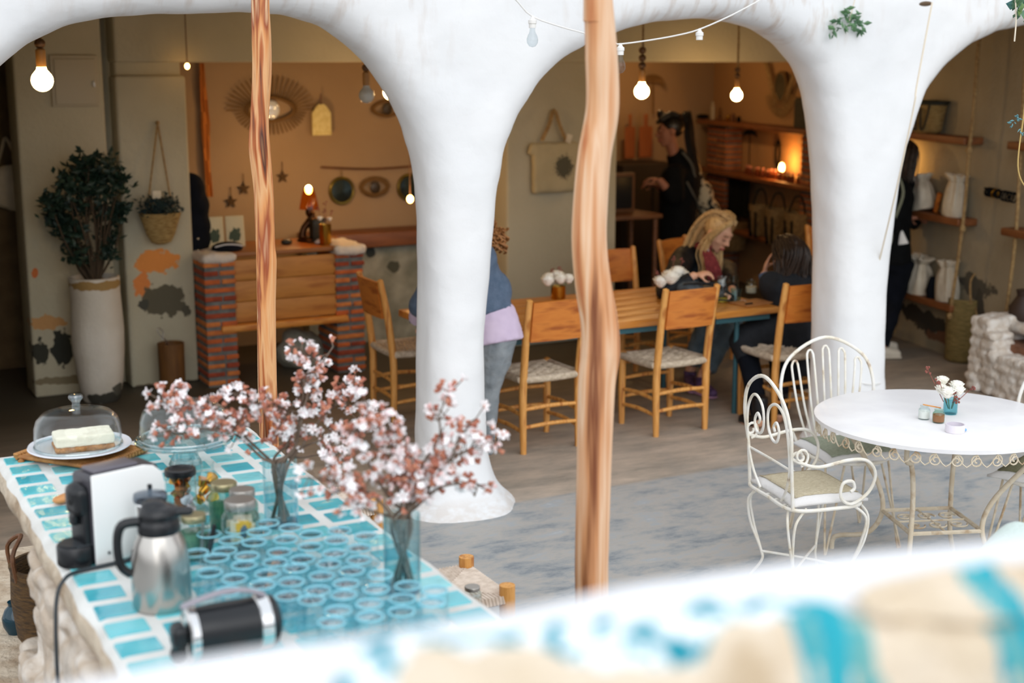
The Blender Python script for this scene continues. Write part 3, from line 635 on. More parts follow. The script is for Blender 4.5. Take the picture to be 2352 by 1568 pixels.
for (x, y, Y, lb) in ((942, 457, 9.9, 'small glowing bulb hanging before the rightmost round mirror of the back room'), (967, 470, 9.4, 'small glowing bulb just left of the left white column'), (1151, 453, 10.4, 'tiny amber bulb in the gap right of the left white column'), (430, 152, 9.7, 'tiny amber bulb at the upper corner of the plastered pier')):
    r = .024 if Y < 10.2 else .016
    if x == 430: r = .016
    p = at(x, y, Y); t = T('small_bulb', lb, 'lamp', tuple(p)); G().ell((0, 0, 0), (r, r, r * 1.25)).build('bulb', M_on2, t); g = G(); g.tube([(0, 0, r), (0, 0, 2.84 - p.z if Y < 9.8 and x != 430 else 2.84 - p.z)], .004, 6); g.build('cord', M_bead, t)
# ================================================================ DINING FURNITURE
def rustic_chair(label, loc, rz, group='rustic chairs round the long table'):
    t = T('rustic_chair', label, 'chair', loc, rz, group); r = random.Random(5)
    def leg(P, R): g = G(); g.tube(P, R, 12, k=4); return g
    for s in (-1, 1):
        leg([(s * .19, -.19, 0), (s * .192, -.185, .3), (s * .19, -.19, .46), (s * .192, -.225, .72), (s * .195, -.27, .94)], [.019, .024, .024, .023, .02]).build('leg', M_pineV, t)
        leg([(s * .19, .19, 0), (s * .192, .19, .25), (s * .19, .188, .475)], [.018, .024, .023]).build('leg', M_pineV, t)
        for z in (.13, .23):
            leg([(s * .19, -.185, z), (s * .19, 0, z + .012), (s * .19, .188, z)], [.011, .0135, .011]).build('stretcher', M_pineV, t)
    for z, y in ((.16, -.188), (.27, -.187), (.18, .19), (.30, .19)): leg([(-.19, y, z), (0, y, z + .008), (.19, y, z)], [.011, .0135, .011]).build('stretcher', M_pineV, t)
    g = G(); rows = []
    for i in range(2):
        pass
    V = []; nx = 12
    for i in range(nx + 1):
        u = -.175 + .35 * i / nx; V.append([(u, -.235 - .012 * math.cos(u * 9) + (v - .69) * -.16, v) for v in [.69 + .235 * k / 8 + (.006 * math.cos(u * 6) if k == 8 else 0) for k in range(9)]])
    g.sheet(V, -.018); g.build('backrest', M_board, t)
    # rush-woven seat: cords wrapped over the rails, chequered on top
    g = G(); n_ = 16
    for i in range(n_):
        y = -.17 + .34 * (i + .5) / n_; pts_ = []
        for j in range(17):
            x = -.205 + .41 * j / 16; over = ((i // 2 + j // 2) % 2) and 1 < j < 15; pts_.append((x, y, .455 + (.008 if over else 0) - .012 * (1 - (2 * x / .41) ** 2) - (.014 if j in (0, 16) else 0)))
        g.tube(pts_, .0115, 5, flat=.7)
    for s in (-1, 1): g.tube([(s * .2, -.18, .452), (s * .2, 0, .449), (s * .2, .19, .452)], .024, 10, k=4); g.tube([(-.19, s * .188, .452), (0, s * .19, .448), (.19, s * .188, .452)], .022, 10, k=4)
    g.box((0, 0, .44), (.38, .36, .012)); g.build('seat', M_cord, t); return t
def ch(x, y): p = gz(x, y); return p
c0 = ch(1505, 1003)
CHM = rustic_chair('pine chair with rope seat, standing clear between the crooked post and right column', (c0.x + .19, c0.y + .20, 0), rad(2))
c0 = ch(1197, 1043); dup(CHM, (c0.x + .20, c0.y + .19, 0), rad(1), 'rustic pine chair with rope seat just left of the crooked post, beside the bending person')
c0 = ch(1828, 1000); dup(CHM, (c0.x + .20, c0.y + .40, 0), rad(-3), 'rustic pine chair against the right column, holding the dark-haired seated person')
dup(CHM, (3.60, 8.28, 0), rad(-92), 'rustic pine chair at the left end of the long table, seen from its shaded side')
p = at(1405, 635, 8.72); dup(CHM, (p.x, 8.46, 0), rad(181), 'pine chair across the long table, its back just right of the crooked post')
p = at(1518, 600, 9.0); BCH = dup(CHM, (p.x + .23, 8.78, 0), rad(205), 'pine chair behind the blonde seated person, only one post and side showing')
p = at(1886, 590, 9.0); dup(CHM, (p.x + .15, 8.9, 0), rad(170), 'pine chair beyond the dark-haired person, one corner showing beside the right column')
# long table
TZ = .72; TX0, TX1, TY0, TY1 = 3.50, 5.76, 7.16, 8.22
tb = T('long_table', 'long pine plank dining table on a teal metal frame inside the middle arch', 'table', ((TX0 + TX1) / 2, (TY0 + TY1) / 2, 0))
g = G(); 
for k in range(6):
    w = (TY1 - TY0) / 6; y = TY0 + w * (k + .5); g.rbox(((TX0 + TX1) / 2, y, TZ - .022), (TX1 - TX0, w - .002, .044), .005)
g.build('tabletop', mat('table_pine', (190, 122, 48), .32, c2=[(206, 140, 62), (170, 100, 36)], scale=2.2, stretch=(1.2, 8, 8), bump=.05, bscale=30), tb, w=True)
M_teal = mat('teal_metal', (46, 92, 102), .5)
g = G(); zf = TZ - .064
for y in (TY0 + .05, TY1 - .08): g.box(((TX0 + TX1) / 2, y, zf), (TX1 - TX0 - .1, .035, .036))
for x in (TX0 + .07, TX1 - .07): g.box((x, (TY0 + TY1) / 2, zf), (.035, TY1 - TY0 - .16, .036))
g.build('frame', M_teal, tb, w=True, smooth=False)
for x in (TX0 + .1, TX1 - .25):
    for y in (TY0 + .12, TY1 - .1): G().tube([(x, y, 0), (x, y, zf)], .017, 10).build('leg', M_teal, tb, w=True)
# things on the long table
def rose(g, c, r, seed=0):
    rr = random.Random(seed)
    g.ell(Vector(c) - Vector((0, 0, r * .15)), (r * .5, r * .5, r * .5), n=10, m=7)
    for ring, (nn, rad_, tilt, L) in enumerate(((3, .12, 1.25, .7), (5, .3, 1.0, .85), (6, .5, .65, .95), (7, .62, .3, 1.0))):
        for k in range(nn):
            a = 2 * math.pi * (k + .5 * ring) / nn + rr.uniform(-.2, .2); d = Vector((math.cos(a), math.sin(a), 0)); e_ = Vector((-math.sin(a), math.cos(a), 0)); rows = []
            for i in range(4):
                v = i / 3; w = r * .55 * (math.sin(math.pi * (.25 + v * .62))) * L; ctr = Vector(c) + d * (r * rad_ * (.3 + .7 * v) + r * .25 * v * (1 - tilt / 1.5)) + Vector((0, 0, r * (-.35 + v * L * (.35 + .6 * tilt))))
                rows.append([ctr + e_ * w * u - d * abs(u) ** 2 * r * .18 for u in (-1, -.5, 0, .5, 1)])
            g.sheet(rows, r * .03)
def flowers(name, label, loc, vessel_m, vr, vh, heads, hr, extra=(), group=None, cat='flowers', vcat='pot', vname='brass_pot', vlabel=''):
    v = T(vname, vlabel, vcat, loc); g = G(); g.shell([(vr * .9, 0), (vr, .01), (vr, vh), (vr * 1.02, vh + .003)], n=20, t=.003); g.build('vessel', vessel_m, v)
    t = T(name, label, cat, (loc[0], loc[1], loc[2] + vh * .3)); g = G(); gs = G()
    for i, (dx, dy, dz) in enumerate(heads):
        c = (dx, dy, vh * .7 + dz); rose(g, c, hr * random.uniform(.85, 1.1), i); gs.tube([(dx * .2, dy * .2, .004), (dx * .5, dy * .5, vh * .5), c], .0022, 5)
        fl = None
    g.build('petals', M_rose, t, smooth=True, angle=180); gs.build('stems', M_fern, t); g = G()
    for (dx, dy, dz) in extra:
        for _ in range(6): g.ell((dx + random.uniform(-.014, .014), dy + random.uniform(-.014, .014), vh * .7 + dz + random.uniform(-.014, .014)), (.006, .006, .006), n=6, m=4)
        g.tube([(dx * .3, dy * .3, vh * .5), (dx, dy, vh * .7 + dz)], .0018, 5)
    if extra: g.build('buds', mat('russet_bud', (150, 86, 74), .7, c2=(110, 60, 50), scale=40), t)
    return v, t
p = gz(1282, 686, TZ); flowers('white_flowers', 'low white blooms in a brass pot on the long table, left of the crooked post', tuple(p), M_brass, .05, .085, [(-.08, 0, .05), (0, -.03, .06), (.08, 0, .05), (.02, .05, .07), (-.04, .05, .06)], .06, [(-.04, 0, .11), (.01, 0, .12)], vlabel='small brass pot holding white flowers, left of the crooked post')
p = gz(1556, 684, TZ); flowers('white_roses', 'cream rose blooms with pink sprigs standing on the long table beside the grey bag', (p.x - .08, p.y - .02, TZ), M_brass, .045, .07, [(-.07, 0, .06), (-.02, -.05, .09), (.05, -.02, .12), (.11, .02, .08), (.02, .04, .09)], .075, [(.03, 0, .21), (-.1, 0, .12), (.1, 0, .19)], vlabel='low brass pot under the cream roses beside the grey bag')
M_gbag = mat('grey_nylon', (74, 84, 90), .6, c2=(50, 58, 64), scale=16, bump=.3, bscale=40)
p = gz(1600, 690, TZ); bg_ = T('grey_backpack', 'soft grey backpack slumped on the long table with its strap hanging off the edge', 'bag', (p.x + .03, p.y, TZ))
g = G(); g.ell((0, 0, .05), (.16, .1, .05)); g.ell((-.08, .02, .09), (.09, .09, .06)); g.ell((.1, -.02, .05), (.1, .1, .05)); blob(g, 'bag_body', M_gbag, bg_, .01, 3, nz=.012, nsc=12)
g = G(); g.tube([(-.15, -.02, .12), (-.05, -.08, .13), (.08, -.1, .1), (.17, -.14, .03)], .012, 6, k=4, flat=.4); g.tube([(-.12, .04, .14), (0, -.04, .14), (.15, -.08, .08)], .009, 6, k=4, flat=.4); g.build('piping', mat('dark_strap', (36, 42, 46), .6), bg_)
g = G(); q = Vector(bg_.location); e_ = [at(1636, 690, 7.18) - q, at(1640, 712, TY0 - .02) - q, at(1643, 740, TY0 - .02) - q, at(1640, 775, TY0 - .02) - q]; g.tube([(.12, -.06, .02), Vector((.14, -.16, .012))] + e_, .009, 6, k=4, flat=.4); g.build('strap', mat('dark_strap', (36, 42, 46)), bg_)
def tumbler(name, label, p, r, h, m, group=None, cat='glass', up=True, n=20, t=.002, liquid=None, lm=None):
    o = T(name, label, cat, tuple(p), 0, group); g = G(); pr = [(r * .86, 0), (r * .9, .004), (r, h)]; g.shell(pr, n=n, t=t); g.build('glass_wall', m, o)
    if liquid: G().lathe([(.0005, .005), (r * .84, .005), (r * .92, h * liquid), (.0005, h * liquid)], n=18).build('drink', lm, o)
    return o
def mason(name, label, p, r, h, m, lid=None, cat='jar', liquid=None, lm=None, group=None):
    o = T(name, label, cat, tuple(p), 0, group); g = G(); g.shell([(r * .9, 0), (r, .008), (r, h * .68), (r * .93, h * .76), (r * .74, h * .84), (r * .74, h * .98), (r * .76, h)], n=22, t=.0025); g.build('glass_wall', m, o)
    if liquid: G().lathe([(.0005, .006), (r * .93, .006), (r * .95, h * liquid), (.0005, h * liquid)], n=20).build('contents', lm, o)
    if lid: G().lathe([(r * .8, h * .86), (r * .82, h * .87), (r * .82, h * 1.0), (r * .78, h * 1.02), (.0005, h * 1.02)], n=22).build('lid', lid, o)
    return o
zt = TZ
p = gz(1657, 693, zt); mason('mason_jar', 'clear mason jar glass with a lemon slice, set before the blonde seated person', tuple(p), .044, .17, M_glass, liquid=.14, lm=mat('lemon', (214, 190, 60), .4))
p = gz(1690, 692, zt); tumbler('drinking_glass', 'short blue-tinted glass with a tea tag, beside the mason jar on the table', tuple(p), .036, .09, M_gblue)
p = gz(1694, 682, zt); tumbler('drinking_glass', 'taller clear drinking glass behind the blue-tinted one on the long table', (p.x + .04, p.y + .1, zt), .036, .13, M_glass)
p = gz(1725, 673, zt); mason('sugar_jar', 'small squat clear jar on the long table near the dark-haired person\'s elbow', tuple(p), .04, .095, M_glass, liquid=.5, lm=mat('pale_sugar', (212, 196, 170), .8))
p = gz(1735, 699, zt); nb_ = T('kraft_notebook', 'brown kraft paper booklet lying at the right end of the long table', 'booklet', (p.x, p.y + .04, zt), rad(8)); G().rbox((0, 0, .006), (.26, .17, .012), .003).build('pages', mat('kraft_paper', (170, 116, 62), .8, c2=(154, 100, 50)), nb_); G().tube([(-.13, -.07, .02), (-.07, -.075, .02)], .006, 6).build('clip', M_black, nb_)
p = gz(1620, 648, zt); o = T('patterned_napkin', 'crumpled blue and white patterned napkin behind the grey bag', 'napkin', (p.x, 7.95, zt)); g = G(); g.ell((0, 0, .04), (.08, .05, .04)); blob(g, 'cloth', mat('blue_check', (206, 212, 220), .9, c2=(80, 104, 140), scale=60, lo=.48, hi=.52), o, .008, 2, nz=.012, nsc=25)
p = gz(1714, 694, zt); g = G(); g.tube([gz(1700, 690, zt + .04), gz(1708, 688, zt + .03), gz(1716, 695, zt + .003)], .0012, 5, k=3); g.rbox(tuple(gz(1718, 695, zt + .004)), (.022, .016, .002), .001); o = g.build('tea_tag', M_white, loc=tuple(gz(1718, 695, zt))); tag(o, 'tiny white tea-bag tag on its string beside the blue-tinted glass', 'tag')
# ================================================================ LEFT BAY: PIER, PLANT, BASKET
p = at(170, 186, WY); t = T('wall_cabinet', 'flush cream-painted metal cabinet door high on the wall behind the far left bulb', 'cabinet', (p.x, WY - .01, p.z))
M_cab = mat('cream_enamel', (176, 166, 142), .5); G().rbox((0, 0, 0), (.31, .03, .345), .006).build('frame', M_cab, t); G().rbox((.004, -.02, -.004), (.27, .012, .305), .004).build('door', M_cab, t); G().rbox((.125, -.03, -.02), (.012, .012, .04), .003).build('latch', M_steel, t)
p = at(18, 395, 10.9); t = T('tote_bag', 'pale canvas tote bag hanging at the far left edge in the dark side room', 'bag', (p.x, 10.93, p.z - .25))
g = G(); g.ell((0, -.03, .14), (.13, .05, .17)); g.ell((.02, -.03, .05), (.14, .05, .09)); blob(g, 'bag_body', M_cream, t, .012, 3, nz=.012, nsc=10); g = G(); g.tube([(-.09, -.02, .24), (-.03, -.02, .42), (0, -.02, .5), (.04, -.02, .42), (.1, -.02, .24)], .012, 6, k=4); g.build('handle', M_cream, t)
# tall pot with a dark shrub
p = gz(235, 890); PX = at(221, 700, 9.62)
t = T('potted_tree', 'dark leafy shrub in a tall white worn pot at the foot of the left wall', 'plant', (PX.x, 9.62, 0))
M_pot = patched('worn_white_pot', (206, 200, 188), (188, 180, 164), [((.05, -.1, .03), (.2, .3, .05), (54, 52, 44)), ((.1, -.15, .1), (.05, .1, .05), (80, 78, 68)), ((0, -.15, .82), (.2, .3, .03), (150, 120, 70))], rough=.8, nscale=12, scale=3)
g = G(); g.lathe([(.0005, 0), (.115, 0), (.13, .02), (.155, .16), (.175, .36), (.178, .5), (.172, .62), (.165, .76), (.166, .86), (.152, .865), (.145, .8), (.0005, .8)], n=32, wob=.05); g.build('pot', M_pot, t)
G().lathe([(.0005, .81), (.14, .8), (.148, .79)], n=20).build('soil', M_darkstone, t)
g = G(); gl = G(); q = Vector(t.location); rr = random.Random(4)
tips = [(205, 375), (180, 400), (232, 400), (262, 410), (160, 440), (130, 475), (128, 500), (150, 530), (200, 440), (240, 450), (278, 480), (262, 500), (225, 490), (180, 480), (175, 530), (250, 545), (165, 572), (245, 585), (210, 410), (245, 380), (145, 515), (118, 470), (190, 380), (272, 430), (150, 420), (176, 590), (215, 430)]
base = Vector((.0, 0, .78))
for i, (x, y) in enumerate(tips):
    e_ = at(x, y, 9.62 + rr.uniform(-.22, .12)) - q; mid = base.lerp(e_, .5) + Vector((rr.uniform(-.05, .05), rr.uniform(-.04, .04), rr.uniform(0, .06)))
    g.tube([base + Vector((rr.uniform(-.02, .02), 0, 0)), mid, e_], [.010, .007, .003], 6, k=4)
    for _ in range(70):
        c = e_ + Vector((rr.gauss(0, .033), rr.gauss(0, .033), rr.gauss(0, .033))); d = Vector((rr.uniform(-1, 1), rr.uniform(-1, 1), rr.uniform(-.3, 1))).normalized(); s_ = d.cross(Vector((rr.uniform(-1, 1), rr.uniform(-1, 1), rr.uniform(-1, 1)))).normalized()
        L = rr.uniform(.045, .075); gl.add([c, c + d * L * .5 + s_ * L * .26, c + d * L, c + d * L * .5 - s_ * L * .26, c + d * L * .5 + d.cross(s_) * L * .07], [(0, 1, 4), (1, 2, 4), (2, 3, 4), (3, 0, 4)])
g.build('branches', mat('brown_bark', (66, 52, 34), .8), t); gl.build('leaves', M_leaf, t, smooth=False)
# hanging basket of dried flowers
YP = WY - .06; p = at(365, 520, YP); t = T('hanging_basket', 'woven straw cone basket hung by long cords on the plastered pier', 'basket', tuple(p))
q = Vector(t.location); g = G(); g.shell([(.03, -.12), (.07, -.105), (.1, -.05), (.125, .03), (.145, .085), (.148, .1)], (0, -.05, .0), 26, .01); o = g.build('basket_body', M_straw, t)
for v in o.data.vertices: v.co.y = -.05 + (v.co.y + .05) * .55
g = G(); nail = at(362, 282, WY - .02) - q
for x, y in ((338, 482), (396, 482)): g.tube([nail, at(x + (362 - x) * .5, y * .5 + 141, YP - .01) - q, at(x, y, YP - .03) - q], .006, 6, k=3)
g.ell(nail, (.014, .02, .014)); g.build('cord', M_rope, t)
d_ = T('dried_flowers', 'dark blue-green dried flowers filling the hanging straw basket', 'flowers', (p.x, p.y - .04, p.z + .08)); g = G()
for _ in range(420):
    c = Vector((rr.gauss(0, .062), rr.gauss(-.02, .03), rr.uniform(-.01, .1) + abs(rr.gauss(0, .02)))); c.x = max(-.14, min(.14, c.x)); dd = Vector((rr.uniform(-1, 1), rr.uniform(-1, .4), rr.uniform(-.2, 1))).normalized(); s_ = dd.orthogonal().normalized(); L = .04
    g.add([c, c + dd * L * .5 + s_ * .01, c + dd * L, c + dd * L * .5 - s_ * .01], [(0, 1, 2, 3)])
g.build('dried_blooms', mat('dusky_dried', (20, 40, 46), .8, c2=(36, 60, 58), scale=20), d_, smooth=False)
p2_ = at(360, 447, YP - .1); o = G().rbox((0, 0, 0), (.06, .006, .055), .003).build('paper_tag', M_cream, loc0=tuple(p2_)); tag(o, 'small paper tag tied on the dark dried flowers', 'tag')
p = gz(393, 888); t = T('wooden_bucket', 'tall brown wooden cylinder standing on the floor against the plastered pier', 'bucket', (at(393, 840, 9.72).x, 9.70, 0))
g = G(); g.shell([(.085, 0), (.09, .02), (.093, .33), (.094, .34)], n=24, t=.01); g.build('bucket_body', mat('umber_wood', (112, 74, 30), .7, c2=(92, 58, 22), scale=5, stretch=(6, 6, 1)), t)
p = at(372, 775, 9.70) - Vector(t.location); w_ = T('wire_tool', 'thin bent wire loop sticking out of the brown wooden cylinder', 'wire', tuple(t.location)); g = G(); g.tube([(.0, 0, .1), p + Vector((.03, 0, -.04)), p + Vector((0, 0, .0)), p + Vector((-.03, 0, .05)), p + Vector((-.02, 0, .07)), p + Vector((.01, 0, .04)), p + Vector((.0, 0, -.02))], .004, 6, k=4); g.build('loop', M_steel, w_)
# dark coat and lamplit wall strip by the pier
p = at(456, 640, 9.98); t = T('dark_coat', 'long dark navy coat hanging in the shade between the pier and the brick pillar', 'coat', (p.x, 9.98, .3))
g = G(); z0 = at(456, 850, 9.98).z; zt_ = at(456, 400, 9.98).z
for k in range(12):
    z = z0 + (zt_ - .12 - z0) * k / 11; g.ell((p.x - .03 + (.02 if k > 5 else -.02), 9.98, z), (.095 + (.02 if 6 < k < 11 else 0), .09, .14))
g.ell((p.x - .02, 9.98, zt_ - .1), (.11, .08, .1)); g.ell((p.x - .05, 9.98, zt_ - .02), (.05, .05, .04)); blob(g, 'coat_body', M_navy, t, .018, 4, w=True, nz=.015, nsc=6)
for y in (548, 575): q_ = at(455, y, 9.86); G().ell(q_, (.009, .012, .009)).build('button', M_chrome, t, w=True)
p = at(473, 300, 10.9); g = G(); rows = []  # lamplight on the wall corner, made as a thin ochre sheet
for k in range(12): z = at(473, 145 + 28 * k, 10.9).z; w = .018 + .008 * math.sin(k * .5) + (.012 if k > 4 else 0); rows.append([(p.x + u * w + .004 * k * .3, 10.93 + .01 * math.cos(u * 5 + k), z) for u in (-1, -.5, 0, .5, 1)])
g.sheet(rows, .006); o = g.build('lamplit_strip', mat('lamplit_strip', (186, 110, 40), .9), loc=(p.x, 10.93, 1.5)); tag(o, 'narrow strip of lamplight on the back wall beside the pier, built as an ochre sheet', 'cloth')
# ================================================================ BRICK CASH COUNTER
BR = [mat('brick_red', (160, 70, 40), .9, c2=(130, 54, 32), scale=14, bump=.5), mat('brick_orange', (196, 98, 44), .9, c2=(168, 84, 40), scale=14, bump=.5), mat('brick_tan', (206, 126, 62), .9, c2=(184, 102, 50), scale=14, bump=.5)]
YC = 9.62
kt = T('brick_counter', 'rustic counter of pine boards between two brick pillars with whitewashed caps', 'counter', (3.35, YC + .25, 0))
def brick_pillar(x0, x1, z1, Y0, Y1, seed, parent, w=True):
    g = G(); r = random.Random(seed); g.use(0).box(((x0 + x1) / 2, (Y0 + Y1) / 2, z1 / 2), (x1 - x0 - .016, Y1 - Y0 - .016, z1)); z = .012; row = 0
    while z < z1 - .02:
        h = .035; sp_ = r.choice((.5, .55, .9, .45))
        segs = [(x0, x0 + (x1 - x0) * sp_), (x0 + (x1 - x0) * sp_ + .012, x1)] if sp_ < .85 else [(x0, x1 - .01)]
        for a, b in segs:
            g.use(r.choice((1, 1, 2, 2, 3))); g.rbox(((a + b) / 2 + r.uniform(-.003, .003), (Y0 + Y1) / 2 + r.uniform(-.006, .004), z + h / 2), (b - a, Y1 - Y0 + .004, h * r.uniform(.85, 1.0)), .006)
        z += .061; row += 1
    return g.build('brick_pillar', [M_mortar] + BR, parent, w=w)
xL0, xL1 = at(472, 720, YC).x, at(545, 720, YC).x; xR0, xR1 = at(776, 720, YC).x, at(842, 720, YC).x; zc = at(510, 605, YC).z
brick_pillar(xL0, xL1, zc, YC, YC + .4, 1, kt); brick_pillar(xR0, xR1, zc, YC + .03, YC + .45, 2, kt)
for x0, x1 in ((xL0, xL1), (xR0, xR1)):
    g = G(); g.rbox(((x0 + x1) / 2, YC + .2, zc + .035), (x1 - x0 + .02, .44, .075), .03); blob(g, 'cap', mat('whitewashed_cap', (206, 196, 184), .9, bump=.6), kt, .012, 3, w=True, nz=.012, nsc=12)
za, zb = at(650, 735, YC).z, at(650, 592, YC).z
g = G()
for k in range(3): g.rbox(((xL1 + xR0) / 2, YC + .06, za + (zb - za) * (k + .5) / 3), (xR0 - xL1 + .02, .03, (zb - za) / 3 - .004), .005)
g.build('front_boards', mat('honey_board', (178, 118, 48), .5, c2=[(190, 128, 56), (160, 98, 36)], scale=2, stretch=(1.2, 7, 7)), kt, w=True)
G().rbox(((xL1 + xR0) / 2 - .02, YC + .03, za - .03), (xR0 - xL1 + .2, .1, .05), .01).build('lower_rail', M_pine, kt, w=True)
zt2 = zb + .055
G().rbox(((xL0 + xR1) / 2 + .02, YC + .34, zt2 - .018), (xR1 - xL0 - .05, .6, .036), .008).build('worktop', M_dkwood if 0 else mat('worktop_wood', (150, 94, 42), .45, c2=(128, 76, 34), scale=2, stretch=(1, 7, 7)), kt, w=True)
def onC(x, y): return gz(x, y, zt2)
# open book-like boards, striped cap
for (x, lb) in ((495, 'left one of two upright cream printed tea towels on the brick counter'), (543, 'right one of two upright cream printed tea towels on the brick counter')):
    p = at(x, 560, YC + .32); t = T('printed_card', lb, 'card', (p.x, YC + .34, zt2)); M_pr = patched('printed_cream' + str(x), (206, 194, 160), (196, 182, 146), [((0, -.02, .09), (.045, .1, .05), (66, 78, 62))], nscale=40, scale=4, bump=0)
    G().rbox((0, 0, .115), (.14, .016, .23), .012, Rx(-.12)).build('card_body', M_pr, t)
p = onC(515, 572); t = T('navy_cap', 'dark cap with a white stripe lying before the printed cards', 'cap', (p.x, YC + .18, zt2)); g = G(); g.ell((0, 0, .02), (.12, .07, .045)); g.ell((0, -.03, .01), (.1, .07, .012)); blob(g, 'cap_body', M_navy, t, .008, 2); g = G(); g.tube([(-.1, -.045, .035), (-.03, -.06, .05), (.05, -.058, .045), (.1, -.04, .03)], .008, 6, k=4, flat=.4); g.build('stripe', M_white, t)
# figurine lamp
p = at(712, 550, YC + .42); t = T('figurine_lamp', 'small glowing lamp on a dark twisted figurine base on the brick counter', 'lamp', (p.x, YC + .42, zt2))
g = G(); g.lathe([(.0005, 0), (.10, 0), (.1, .015), (.07, .03), (.0005, .04)], n=20); g.tube([(-.06, 0, .02), (-.05, 0, .09), (0, 0, .15), (.03, 0, .2), (.0, 0, .26)], [.03, .026, .03, .02, .018], 10, k=4); g.tube([(.06, 0, .03), (.07, 0, .1), (.02, 0, .17), (.0, 0, .22)], [.02, .018, .02, .02], 10, k=4); g.ell((0, 0, .22), (.03, .03, .04)); blob(g, 'base', mat('dark_bronze', (70, 42, 20), .3, .8), t, .007, 3)
lz = at(712, 440, YC + .42).z - zt2; g = G(); g.lathe([(.075, lz - .13), (.055, lz - .03), (.04, lz + .02), (.034, lz + .03)], n=20); g.k = 0; g.build('lamp_shade', glass('amber_shade', (246, 190, 110), dens=.6), t); G().ell((0, 0, lz + .015), (.026, .026, .034)).build('bulb', M_on, t)
p = onC(768, 568); flowers('dark_posy', 'sparse dark sprigs standing in the brass vase on the brick counter', (p.x, YC + .16, zt2), M_brass, .045, .15, [(-.04, 0, .05), (.04, .01, .04)], .03, [(-.05, 0, .12), (.01, 0, .16), (.05, 0, .09), (.0, .02, .1)], vname='brass_vase', vcat='vase', vlabel='tall brass cylinder vase at the right end of the brick counter')
p = onC(752, 560); t = T('dark_tin', 'dark square tin behind the brass vase on the brick counter', 'tin', (p.x - .01, YC + .36, zt2)); G().rbox((0, 0, .085), (.11, .1, .17), .01).build('tin_body', mat('dark_tin', (40, 40, 30), .5), t); G().rbox((0, 0, .172), (.115, .105, .012), .004).build('lid', mat('dark_tin', (40, 40, 30)), t)
p = onC(655, 560); o = G().ell((0, 0, .02), (.045, .035, .022)).build('dark_pebble', mat('dark_tin', (0, 0, 0)), loc0=(p.x, YC + .3, zt2)); tag(o, 'small dark rounded stone beside the log post on the brick counter', 'stone')
p = onC(735, 558); o = blob(G().ell((0, 0, .015), (.05, .04, .022)), 'crumpled_paper', M_white, None, .006, 1, loc0=(p.x, YC + .22, zt2), nz=.01, nsc=30); tag(o, 'crumpled pale paper at the foot of the glowing lamp', 'paper')
# pale sack in the dark under the counter
p = at(685, 800, 10.1); t = T('pale_sack', 'pale sagging sack on the floor in the dark under the brick counter', 'sack', (p.x, 10.05, 0)); g = G(); zc_ = at(685, 805, 10.05).z; g.ell((0, 0, zc_), (.19, .15, .16)); g.ell((.06, 0, zc_ - .05), (.17, .14, .13)); g.ell((-.05, 0, zc_ + .1), (.1, .1, .08)); g.ell((0, 0, .1), (.18, .14, .1)); blob(g, 'sack_body', mat('sackcloth', (150, 146, 130), .9), t, .014, 3, nz=.02, nsc=8)
# ---------------- things on the ochre back wall
YB = 10.96
def eye(name, label, x, y, w, h, lashes=True, parts=None, m=M_straw, Y=YB, L=.12, dark=None, rot=0, wide=None):
    p = at(x, y, Y); t = T(name, label, 'wall decoration', (p.x, Y, p.z)); g = G(); n_ = 32; P = []
    for k in range(n_):
        a = 2 * math.pi * k / n_; yy = h * math.sin(a); P.append((w * math.copysign(abs(math.cos(a)) ** 1.3, math.cos(a)), -.01, yy * (.9 if yy > 0 else .8)))
    g.tube(P, .012, 6, closed=True); g.tube([(x_ * 1.12, 0, z_ * 1.12) for x_, _, z_ in P], .008, 6, closed=True); g.build('rim', m, t)
    if lashes:
        g = G()
        for k in range(46):
            a = 2 * math.pi * k / 46; s_ = Vector((w * 1.1 * math.cos(a), -.01, h * math.sin(a))); d = Vector((math.cos(a) * .9, 0, math.sin(a) * 1.1)).normalized(); l_ = L * (1 if math.sin(a) > -.1 else .55); g.tube([s_, s_ + d * l_], .0055, 5)
        g.build('lashes', m, t)
    G().ell((0, -.016, 0), (h * .62, .012, h * .68)).build('mirror' if dark is None else 'pupil', dark or mat('mirror', (200, 205, 205), .06, 1), t)
    return t
eye('eye_mirror', 'large straw eye with long lashes and a round mirror, half hidden by the log post', 622, 252, .19, .11, L=.16, m=mat('dim_straw', (120, 88, 46), .9), dark=mat('bright_mirror', (236, 240, 242), .12, .2))
eye('straw_eye', 'small straw eye half hidden by the edge of the left arch, near the lit bulb', 888, 250, .12, .07, lashes=False, m=mat('dim_straw', (0, 0, 0)), dark=mat('dark_disc', (60, 48, 34), .4))
eye('straw_eye', 'straw eye with a dark pupil hanging between two round mirrors on the rod', 860, 430, .11, .075, L=.02, m=mat('dim_straw', (0, 0, 0)), dark=mat('dark_disc', (60, 48, 34), .4))
for (x, y, lb) in ((785, 438, 'round brass-rimmed mirror hanging left of the straw eye on the rod'), (940, 430, 'round brass-rimmed mirror hanging right of the straw eye, close to the white column')):
    p = at(x, y, YB); t = T('round_mirror', lb, 'mirror', (p.x, YB, p.z), 0, 'round mirrors on the rod'); g = G(); g.tube([(.1 * math.cos(a * .26), 0, .105 * math.sin(a * .26)) for a in range(24)], .015, 8, closed=True); g.build('rim', mat('olive_brass', (110, 96, 40), .35, .7), t); G().lathe([(.0005, 0), (.088, 0), (.09, .008), (.0005, .01)], (0, .0, 0), 24, Rx(math.pi / 2)).build('mirror', mat('dark_mirror', (70, 84, 84), .1, .8), t); G().tube([(0, 0, .11), (0, 0, at(x, 388, YB).z - p.z)], .004, 5).build('cord', M_rope, t)
